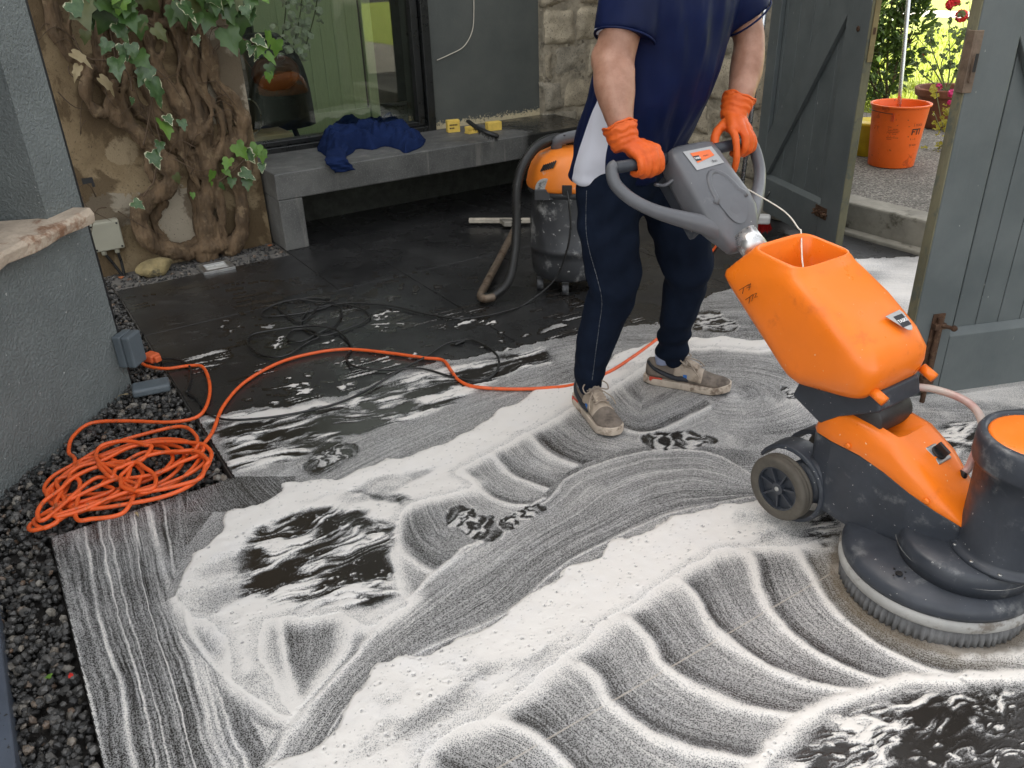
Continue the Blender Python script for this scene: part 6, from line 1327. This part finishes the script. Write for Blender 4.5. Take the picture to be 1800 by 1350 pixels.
def put_leaf(x, y, size, kd, a=4.52, ang=None, tilt=None, r=rv):
    p = WA(x, y, a); sz = size * PXM * (a / 4.55); ang = r.uniform(-.7, .7) if ang is None else ang
    dn = -ZV * cos(ang) + BV * sin(ang); nr = unit(-AV + ZV * (r.uniform(-.2, 1.0) if tilt is None else tilt) + BV * r.uniform(-1.0, 1.0)); dn = unit(dn - nr * (dn @ nr)); sx = np.cross(dn, nr)
    o = bpy.data.objects.new('leaf', LM[kd]); COL.objects.link(o); o.parent = IV; wl = worldloc(IV)
    o.matrix_parent_inverse = Matrix.Translation(-wl)
    o.matrix_basis = Matrix(((sx[0] * sz, dn[0] * sz, nr[0] * sz, p[0]), (sx[1] * sz, dn[1] * sz, nr[1] * sz, p[1]), (sx[2] * sz, dn[2] * sz, nr[2] * sz, p[2]), (0, 0, 0, 1)))
for x, y, sz, kd in [(140, 12, 50, 'o'), (160, -5, 48, 'g'), (222, 10, 34, 'g'), (218, 30, 40, 'g'), (240, 40, 34, 'g'), (205, 50, 32, 'v'), (215, 85, 26, 'v'), (230, 85, 28, 'v'), (190, 78, 24, 'v'), (128, 100, 32, 'd'), (138, 122, 26, 'd'), (178, 145, 34, 'd'), (205, 112, 38, 'v'), (240, 105, 34, 'g'), (258, 125, 36, 'v'), (266, 152, 44, 'v'), (292, 208, 20, 'v'), (286, 222, 36, 'b'), (318, 216, 20, 'v'), (281, 254, 20, 'v'), (266, 275, 30, 'v'), (344, 68, 18, 'v'), (272, 55, 28, 'o'), (345, 8, 26, 'o'), (345, 30, 26, 'g'), (232, 175, 12, 'v'), (234, 360, 22, 'v'), (308, 312, 18, 'o'),
      (385, -8, 46, 'g'), (400, 20, 44, 'g'), (420, 30, 42, 'g'), (398, 62, 44, 'g'), (436, -6, 40, 'g'), (425, 10, 40, 'v'), (430, 78, 24, 'g'), (448, 72, 26, 'v'), (460, 84, 26, 'b'), (470, 62, 26, 'b'), (486, 78, 28, 'b'), (468, 100, 24, 'b'), (472, 118, 20, 'g'), (472, 132, 18, 'b'), (452, 95, 18, 'v'), (442, 85, 20, 'v'),
      (415, 262, 32, 'b'), (432, 272, 26, 'v'), (452, 262, 28, 'b'), (460, 270, 24, 'b'), (460, 292, 18, 'v'), (402, 285, 24, 'b'), (394, 302, 18, 'b'), (374, 306, 20, 'b'), (372, 322, 9, 'b'), (424, 308, 28, 'v'), (434, 320, 22, 'g'), (386, 328, 15, 'g'), (338, 342, 12, 'b'), (408, 318, 18, 'g'), (150, 60, 20, 'o')]:
    put_leaf(x, y - sz * .25, sz, kd, 4.50 if kd != 'd' else 4.56)
for _ in range(60): put_leaf(rv.choice([rv.uniform(110, 260), rv.uniform(300, 440)]), rv.uniform(-70, 34), rv.uniform(20, 42), rv.choice(['g', 'g', 'o', 'g', 'v', 'b']), rv.uniform(4.44, 4.6))

# ================================================================== small things round the yard
def P_(px, z): return [G(x, y, z) for x, y in px]
# --- orange extension lead
M_ORC = pm('orange cable', (.72, .105, .018), .42, var=.12, scale=30, bump=.15, wear=((.30, .085, .035), 34, .56, .70))
ro = np.random.RandomState(9)
pile = [(240, 602), (243, 628), (255, 642), (290, 648), (332, 643), (356, 645), (368, 672), (366, 705), (348, 732), (300, 742), (220, 740), (160, 744), (128, 768), (121, 795), (132, 812)]
zz = [.25, .12, .03] + [.008] * 12
zz = [.012] * 15
def ring_px(cx, cy, rx, ry, rot, t0, t1, n):
    out = []
    for t in np.linspace(t0, t1, n):
        x, y = rx * cos(t), ry * sin(t); out.append((cx + x * cos(rot) - y * sin(rot), cy + x * sin(rot) + y * cos(rot)))
    return out
turns = [(215, 815, 150, 40, -.36), (205, 835, 125, 38, -.30), (195, 838, 118, 34, -.36), (215, 828, 128, 44, -.28), (160, 850, 62, 40, -.3), (270, 828, 100, 32, -.25), (180, 858, 76, 44, -.36), (235, 812, 110, 30, -.22), (150, 862, 90, 34, -.45), (290, 830, 80, 30, -.2), (210, 805, 50, 22, -.1), (225, 842, 34, 24, .3)]
t0 = 2.6
for i, (cx, cy, rx, ry, rot) in enumerate(turns):
    pts = ring_px(cx + 6 * ro.randn(), cy + 4 * ro.randn(), rx * (1 + .06 * ro.randn()), ry * (1 + .08 * ro.randn()), rot, t0, t0 + 2 * pi * .97, 13); pts = [(x + 4 * ro.randn(), y + 2.5 * ro.randn()) for x, y in pts]
    pile += pts; zz += list(.008 + .0035 * i + .004 * ro.rand(13))
pile += [(110, 885), (75, 905), (52, 925), (60, 932), (100, 918), (92, 900), (60, 915), (80, 928), (130, 900), (200, 890), (290, 872), (345, 845), (372, 800), (352, 780), (340, 800), (372, 762), (392, 715), (430, 672), (490, 638), (550, 621), (610, 614), (680, 620), (745, 629), (778, 633), (792, 650), (806, 668), (835, 680), (900, 684), (960, 682), (1010, 676), (1068, 655), (1120, 622), (1165, 588), (1200, 555), (1232, 500), (1252, 442), (1290, 405), (1335, 395)]
zz += [.03, .02, .012, .02, .03, .035, .02, .025, .03, .03, .03, .03, .035, .04, .02, .014] + [.010] * 22
OCB = catmull([G(x, y, z) for (x, y), z in zip(pile, zz)], 6)
oc_ = MB(); oc_.tube(OCB, .0068, 8); EX = oc_.build('extension_lead', M_ORC, None, True); tag(EX, 'orange extension lead heaped on the gravel and running past the man', 'cable')
# --- socket box on the wall corner, its lid, orange coupler
M_GBOX = pm('slate grey plastic', (.095, .115, .13), .45, var=.1, scale=12)
s0 = Lw(.02, .0, 0); qz = lqz(222, 612, .03)
SB = thing('socket_box', Lw(max(qz[0], .05), .03, qz[1] - .06), 'grey outdoor socket box fixed low on the wall corner', 'socket')
MB().obox(Lw(qz[0] - .05, .002, qz[1] - .07), LD * .085, LN * .035, ZV * .13).build('socket_body', M_GBOX, SB, bevel=.006)
MB().obox(Lw(qz[0] - .05, .0385, qz[1] - .07), LD * .085, LN * .035, ZV * .13).build('socket_cover', M_GBOX, SB, bevel=.008)
MB().cbox(Lw(qz[0] - .008, .045, qz[1] - .074), LD * .03, LN * .03, ZV * .008).build('cable_slot', M_BLACK, SB)
lc_ = G(268, 690, .0); ld_ = unit(G(300, 682) - G(240, 694)); lw_ = np.array([-ld_[1], ld_[0], 0])
LI = MB().obox(lc_ - ld_ * .068 - lw_ * .035 + ZV * .004, ld_ * .136, lw_ * .085, ZV * .032).build('box_lid', M_GBOX, None, bevel=.010, seg=3); tag(LI, 'slate blue grey plastic lid lying on the gravel', 'lid')
cc = G(266, 628, .02); cx_ = unit(G(285, 632) - G(250, 622)); cy_ = np.array([-cx_[1], cx_[0], 0])
CP = thing('cable_coupler', cc, 'orange plastic cable coupler lying beside the socket box', 'coupler'); M_OCP = pm('matt orange plastic', (.62, .115, .035), .55)
MB().cbox(cc, cx_ * .06, cy_ * .05, ZV * .036).build('coupler_body', M_OCP, CP, bevel=.008); MB().cbox(cc + cx_ * .036, cx_ * .022, cy_ * .03, ZV * .026).build('coupler_neck', M_OCP, CP, bevel=.005)
# --- black cables
M_BCB = pm('black cable', (.014, .014, .014), .35, wear=((.35, .35, .34), 60, .68, .76))  # pale flecks stand for white soap and painted glints
def cable(name, px, z, r_, label, seed, par=None, sub=6):
    rc = np.random.RandomState(seed); P = catmull([G(x, y, z + .006 * rc.rand()) if not isinstance(x, np.ndarray) else x for x, y in px], sub); o = MB().tube(P, r_, 7).build(name, M_BCB, par, True)
    if label: tag(o, label, 'cable')
    return o
vstart = [(q, 0) for q in (vp_(-.06, .515, .207), vp_(-.02, .47, .225), vp_(.02, .36, .235), vp_(-.06, .24, .235), vp_(-.3, .10, .24))]
loops = [(930, 530), (895, 545), (850, 556), (800, 560), (740, 550), (690, 538), (640, 533), (595, 534), (545, 548), (480, 556), (460, 550), (490, 533), (540, 524), (578, 527), (560, 540), (530, 565), (500, 552), (490, 536), (520, 526), (560, 530), (600, 533), (640, 545), (648, 560), (600, 582), (560, 590), (530, 574), (540, 550), (580, 536), (600, 545), (590, 570), (560, 585), (530, 600), (505, 595), (515, 580), (545, 580), (560, 592), (540, 602), (500, 626), (460, 624), (437, 606), (440, 590), (470, 582), (540, 573), (590, 580), (618, 610), (608, 628), (625, 645), (680, 650), (740, 648), (800, 664), (845, 670), (874, 650), (874, 625), (850, 606), (820, 597), (800, 606), (816, 598), (780, 606), (740, 632), (700, 652), (650, 683), (590, 710), (500, 730), (420, 738), (380, 734), (362, 722), (345, 700), (328, 690)]
cable('vacuum_cable', vstart + loops, .007, .0046, 'thin black cable tangled on the wet floor behind the orange lead', 5)
cable('coupler_cable', [(284, 630), (310, 632), (332, 642), (335, 662), (328, 690)], .008, .0046, 'short black cable leaving the orange coupler', 6)
# --- junction box, stone, ground light
M_BEIGE = pm('beige grey plastic', (.36, .345, .27), .5, var=.08, wear=((.22, .19, .13), 12, .58, .7))
jb = WA(186, 414, 4.70); JB = thing('junction_box', jb - ZV * .1, 'beige junction box with two black cables low on the brown wall', 'junction box')
MB().cbox(jb + AV * .015, BV * .155, AV * .05, ZV * .155).build('box_body', M_BEIGE, JB, bevel=.008)
MB().cbox(jb - AV * .018, BV * .150, AV * .014, ZV * .150).build('box_lid', M_BEIGE, JB, bevel=.006)
for sx in (-1, 1):
    for sz in (-1, 1): MB().lathe([(.0005, 0), (.005, 0), (.005, .002), (.0005, .002)], jb - AV * .0265 + BV * .062 * sx + ZV * .062 * sz, BV, ZV, -AV, 10).build('lid_screw', M_BLACK, JB)
for sx in (-.03, .035):
    MB().tube([jb + BV * sx - ZV * .075, jb + BV * sx - ZV * .10], .013, 10).build('cable_gland', M_BEIGE, JB, True)
    MB().tube(catmull([jb + BV * sx - ZV * .09, jb + BV * (sx * .6 + .02) - ZV * .16, jb + BV * .035 - ZV * .245 - AV * .01], 5), .008, 8).build('cable', M_BCB, JB, True)
def boulder(name, c, sx, sy, sz, ax, mat, seed):
    o = MB(); o.ball(c, (sx, sy, sz), 22, 14, ax=ax); V = np.array(o.v); d = V - c; L = np.linalg.norm(d, axis=1)
    for k_ in range(7):
        n_ = unit(np.random.RandomState(seed + k_).randn(3)); lim = .62 * min(sx, sy) + .25 * sz; q = d @ n_; d = d - n_ * np.clip(q - lim, 0, None)[:, None] * .8
    V = c + d * (1 + .22 * (fbm(d[:, 0] * 18, d[:, 1] * 18, d[:, 2] * 18, seed) - .5))[:, None]; o.v = [tuple(p) for p in V]; return o.build(name, mat, None, True)
st0 = G(275, 470, .03); tag(boulder('boulder', st0, .105, .065, .05, (BV, AV, ZV), pm('mossy sandstone', (.28, .22, .105), .9, var=.4, scale=14, bump=.8, bscale=60, bdist=.008, wear=((.10, .085, .05), 10, .52, .64)), 6), 'mossy sandstone lump on the gravel under the ivy', 'stone')
ul = G(380, 470, .004); UL = thing('ground_light', ul, 'square steel framed light set in the gravel under the ivy', 'ground light')
fb = MB(); fb.cbox(ul + AV * .065, BV * .17, AV * .028, ZV * .02).cbox(ul - AV * .065, BV * .17, AV * .028, ZV * .02).cbox(ul + BV * .071, BV * .028, AV * .102, ZV * .02).cbox(ul - BV * .071, BV * .028, AV * .102, ZV * .02); fb.build('frame', M_STEEL, UL, bevel=.002)
MB().cbox(ul - ZV * .004, BV * .113, AV * .101, ZV * .012).build('pane', pm('frosted glass', (.55, .55, .52), .3), UL)
# --- fallen leaves and bits
def litter(x, y, sz, kd, label, z=.012):
    p = G(x, y, z); o = bpy.data.objects.new('fallen_leaf', LM[kd] if kd in LM else kd); COL.objects.link(o); a_ = rv.rand() * 6; o.location = p; o.rotation_euler = (rv.uniform(-.3, .3), rv.uniform(-.3, .3), a_); o.scale = (sz,) * 3; return tag(o, label, 'leaf')
M_REDL = pm('red petal', (.45, .02, .015), .5); M_ORL = pm('orange brown leaf', (.30, .10, .035), .6)
litter(222, 692, .05, 'd', 'pale dry leaf beside the grey plastic lid'); litter(90, 1188, .018, 'b', 'small green leaf on the near gravel', .0); litter(238, 1040 - 140, .02, 'd', 'small dry leaf under the heap of orange lead')
LMr = ivy_mesh('red_petal', [M_REDL, M_REDL], .8); litter(125, 1189, .016, LMr, 'tiny red petal on the near gravel', .0)
LMo = ivy_mesh('brown_leaf', [M_ORL, M_ORL], .8); litter(472, 432, .035, LMo, 'orange brown leaf by the bench end'); litter(215, 488, .03, LMo, 'brown leaf below the junction box'); litter(300, 452, .03, LMo, 'brown leaf behind the sandstone lump')
# --- timber edging, near left
ED = MB().obox(W(-.62, -.5, -.06), BV * .345, AV * 3.2, ZV * .085).build('edging_board', pm('blue grey painted timber', (.060, .072, .095), .5, var=.2, scale=6, speck=((.02, .02, .02), 90, .66)), None, bevel=.006); tag(ED, 'blue grey painted board along the near gravel edge', 'board')
# --- things on the bench
BZ = .437
M_JUMP = mat_cloth('royal navy fleece', (.010, .020, .066), 600, .2, .9, .0, .3)
jpoly = [tuple(G(x, y, BZ)[:2]) for x, y in catmull([(557, 264), (562, 246), (574, 236), (594, 230), (612, 228), (650, 223), (690, 223), (710, 225), (718, 231), (728, 236), (747, 243), (748, 253), (732, 264), (712, 270), (698, 262), (676, 258), (655, 264), (632, 262), (618, 270), (600, 280), (578, 278), (566, 270)], 4, True)]
jx = np.array(jpoly); NJ = 150; gx = np.linspace(jx[:, 0].min() - .01, jx[:, 0].max() + .01, NJ); gy = np.linspace(jx[:, 1].min() - .01, jx[:, 1].max() + .01, NJ); JX, JY = np.meshgrid(gx, gy)
jw = .05 * (fbm(JX * 9, JY * 9, 0, 91, 2) - .5); ji = inpoly((JX + jw * .4).ravel(), JY.ravel(), jpoly).reshape(JX.shape); jd, _, _ = polydist(JX + jw * .4, JY, jpoly, True)
ub_, vb_ = JX * BV[0] + JY * BV[1], JX * AV[0] + JY * AV[1]
fold = np.abs(2 * fbm(ub_ * 7 + 5 * jw, vb_ * 11 + ub_ * 4, 0, 93, 1) - 1) * .6 + np.abs(2 * vn(ub_ * 17 - vb_ * 9 + 14 * jw, vb_ * 15, 0, 95) - 1) * .35 + .15 * np.abs(2 * vn(ub_ * 34, vb_ * 30 + 20 * jw, 0, 97) - 1)
JZ = BZ + .004 + sstep(0, .035, jd) ** .6 * (.018 + .085 * fold * sstep(0, .11, jd + .03) + .035 * sstep(.02, .12, jd))
JZ = np.where(ji, JZ, BZ + .001); keep_ = ji[:-1, :-1] & ji[1:, :-1] & ji[:-1, 1:] & ji[1:, 1:]
idj = np.arange(NJ * NJ).reshape(NJ, NJ); QJ = np.stack([idj[:-1, :-1], idj[:-1, 1:], idj[1:, 1:], idj[1:, :-1]], -1)[keep_]; uj = np.unique(QJ); rmj = np.full(NJ * NJ, -1); rmj[uj] = np.arange(uj.size)
VJ = np.stack([JX, JY, JZ], -1).reshape(-1, 3)[uj]; FJ = rmj[QJ].tolist(); nJ = len(VJ); ec = {}
for q in FJ:
    for a_, b_ in zip(q, q[1:] + q[:1]): ec[(a_, b_)] = ec.get((a_, b_), 0) + 1
rimE = [(a_, b_) for a_, b_ in ec if (b_, a_) not in ec]; low = {}; VJ = VJ.tolist()
for a_, b_ in rimE:
    for q in (a_, b_):
        if q not in low: low[q] = len(VJ); VJ.append([VJ[q][0], VJ[q][1], BZ + .0008])
    FJ.append([b_, a_, low[a_], low[b_]])
JU = thing('jumper', G(650, 245, BZ), 'crumpled navy blue jumper dropped on the concrete bench', 'jumper')
jo = mkobj('body_cloth', VJ, FJ, M_JUMP, JU, True)
sv = MB(); rings = []
cl = catmull([G(594, 262, BZ + .035), G(590, 276, BZ + .026), WA(592, 284, 4.474), WA(600, 293, 4.470), WA(607, 301, 4.476)], 6)
for i, c_ in enumerate(cl):
    t = i / (len(cl) - 1); w_ = .066 - .006 * t; th_ = .020 - .006 * t; up_ = unit(ZV * (1 - t) - AV * (t + .05)); sd_ = BV
    rings.append([c_ + sd_ * (w_ * cos(a_) * (1 + .06 * sin(i * 1.1 + 2 * a_))) + up_ * (th_ * sin(a_) * (1 + .5 * sin(4 * a_ + i * .8))) + AV * .003 * sin(i * 1.9) for a_ in np.linspace(0, 2 * pi, 28, endpoint=False)])
sv.loft(rings); sv.build('sleeve', M_JUMP, JU, True)
M_SPG = pm('yellow sponge', (.72, .50, .10), .85, var=.15, scale=30, bump=.7, bscale=220, bdist=.003, wear=((.35, .24, .06), 30, .62, .72))
def sponge(x, y, w, d, h, rot, label, pr=0):
    c = G(x, y, BZ); T = thing('sponge', c, label, 'sponge', 'yellow sponges on the bench'); e = BV * cos(rot) + AV * sin(rot); n_ = -BV * sin(rot) + AV * cos(rot)
    prof = [(-d / 2, 0), (d / 2, 0), (d / 2, h), (-d / 2, h)] if h > d else [(-d / 2, 0), (d / 2, 0), (d / 2, h * .38), (d * .36, h * .45), (d * .36, h * .55), (d / 2, h * .62), (d / 2, h), (-d / 2, h), (-d / 2, h * .62), (-d * .36, h * .55), (-d * .36, h * .45), (-d / 2, h * .38)]
    MB().prism(prof, c - e * w / 2, n_, ZV, e * w).build('foam_block', M_SPG, T, bevel=.004)
    MB().cbox(c + n_ * (d / 2 + .0) + ZV * (h / 2 if h > d else .004), e * w * .99, n_ * .008, ZV * (h * .98 if h > d else .006)).build('scouring_pad', pm('pale yellow pad', (.62, .46, .12), .9), T, bevel=.001)
    if pr:
        for k_, (zz_, wd) in enumerate(((.62, .62), (.36, .36))):
            x0 = -w * .34
            while x0 < -w * .34 + w * wd:
                L_ = .006 + .005 * rv.rand(); MB().cbox(c + e * (x0 + L_ / 2) - n_ * (d / 2 + .0006) + ZV * h * zz_, e * L_, n_ * .0006, ZV * .010).build('print', M_INK, T); x0 += L_ + .003
sponge(797, 232, .085, .045, .078, -.25, 'upright yellow sponge with black print on the bench', 1); sponge(829, 234, .075, .05, .044, .1, 'middle yellow sponge on the bench, low and grooved'); sponge(868, 229, .10, .05, .056, -.15, 'yellow sponge under the black brush on the bench')
bh = MB(); P = catmull([G(822, 212, BZ + .10) * 1.0, G(835, 222, BZ + .085), G(855, 232, BZ + .075), G(876, 240, BZ + .045)], 6); bh.tube(P, [.010] + list(np.linspace(.016, .019, len(P) - 2)) + [.013], 12, squash=.7); 
BH = thing('scrubbing_brush', G(850, 236, BZ), 'black hand brush laid across the yellow sponges', 'brush'); bh.build('handle', M_BLACK, BH, True)
bs = MB()
for _ in range(160):
    t = rv.randint(6, len(P) - 1); o = P[t] + rv.randn(3) * .005; bs.tube([o, o - ZV * (.024 + .006 * rv.rand()) + rv.randn(3) * .004], .0011, 3, False)
kind(bs.build('bristles', M_BLACK, BH), 'stuff')
# --- loose white wire on the grey wall
wr_ = MB(); wr_.tube(catmull([WA(832, -30, 5.072), WA(833, 20, 5.068), WA(830, 55, 5.06), WA(815, 82, 5.062), WA(790, 96, 5.066), WA(768, 106, 5.074)], 8), .0035, 6); tag(wr_.build('wall_wire', pm('off white wire', (.50, .46, .38), .7), None, True), 'thin white wire hanging loose on the grey wall', 'wire')
# --- orchid just inside the glass, added for a pale orchid-like reflection
OR = thing('orchid', W(1.80, 5.45, .9), 'pale orchid sprays added just inside the window for a pale reflection', 'plant'); os_ = MB(); of = MB(); ro2 = np.random.RandomState(5)
for k_ in range(3):
    P = catmull([W(1.80 + .05 * k_, 5.48, 1.75), W(1.86 + .1 * k_, 5.42, 1.35), W(1.76 + .08 * k_, 5.40, .98)], 8); os_.tube(P, .004, 6)
    for q in P[6:]:
        for _ in range(2): flowerhead(of, q + ro2.randn(3) * .03, .026, 5, ro2)
os_.build('stem', M_IV3, OR, True); kind(of.build('petals', pm('pale petals', (.50, .52, .42), .6), OR), 'stuff')
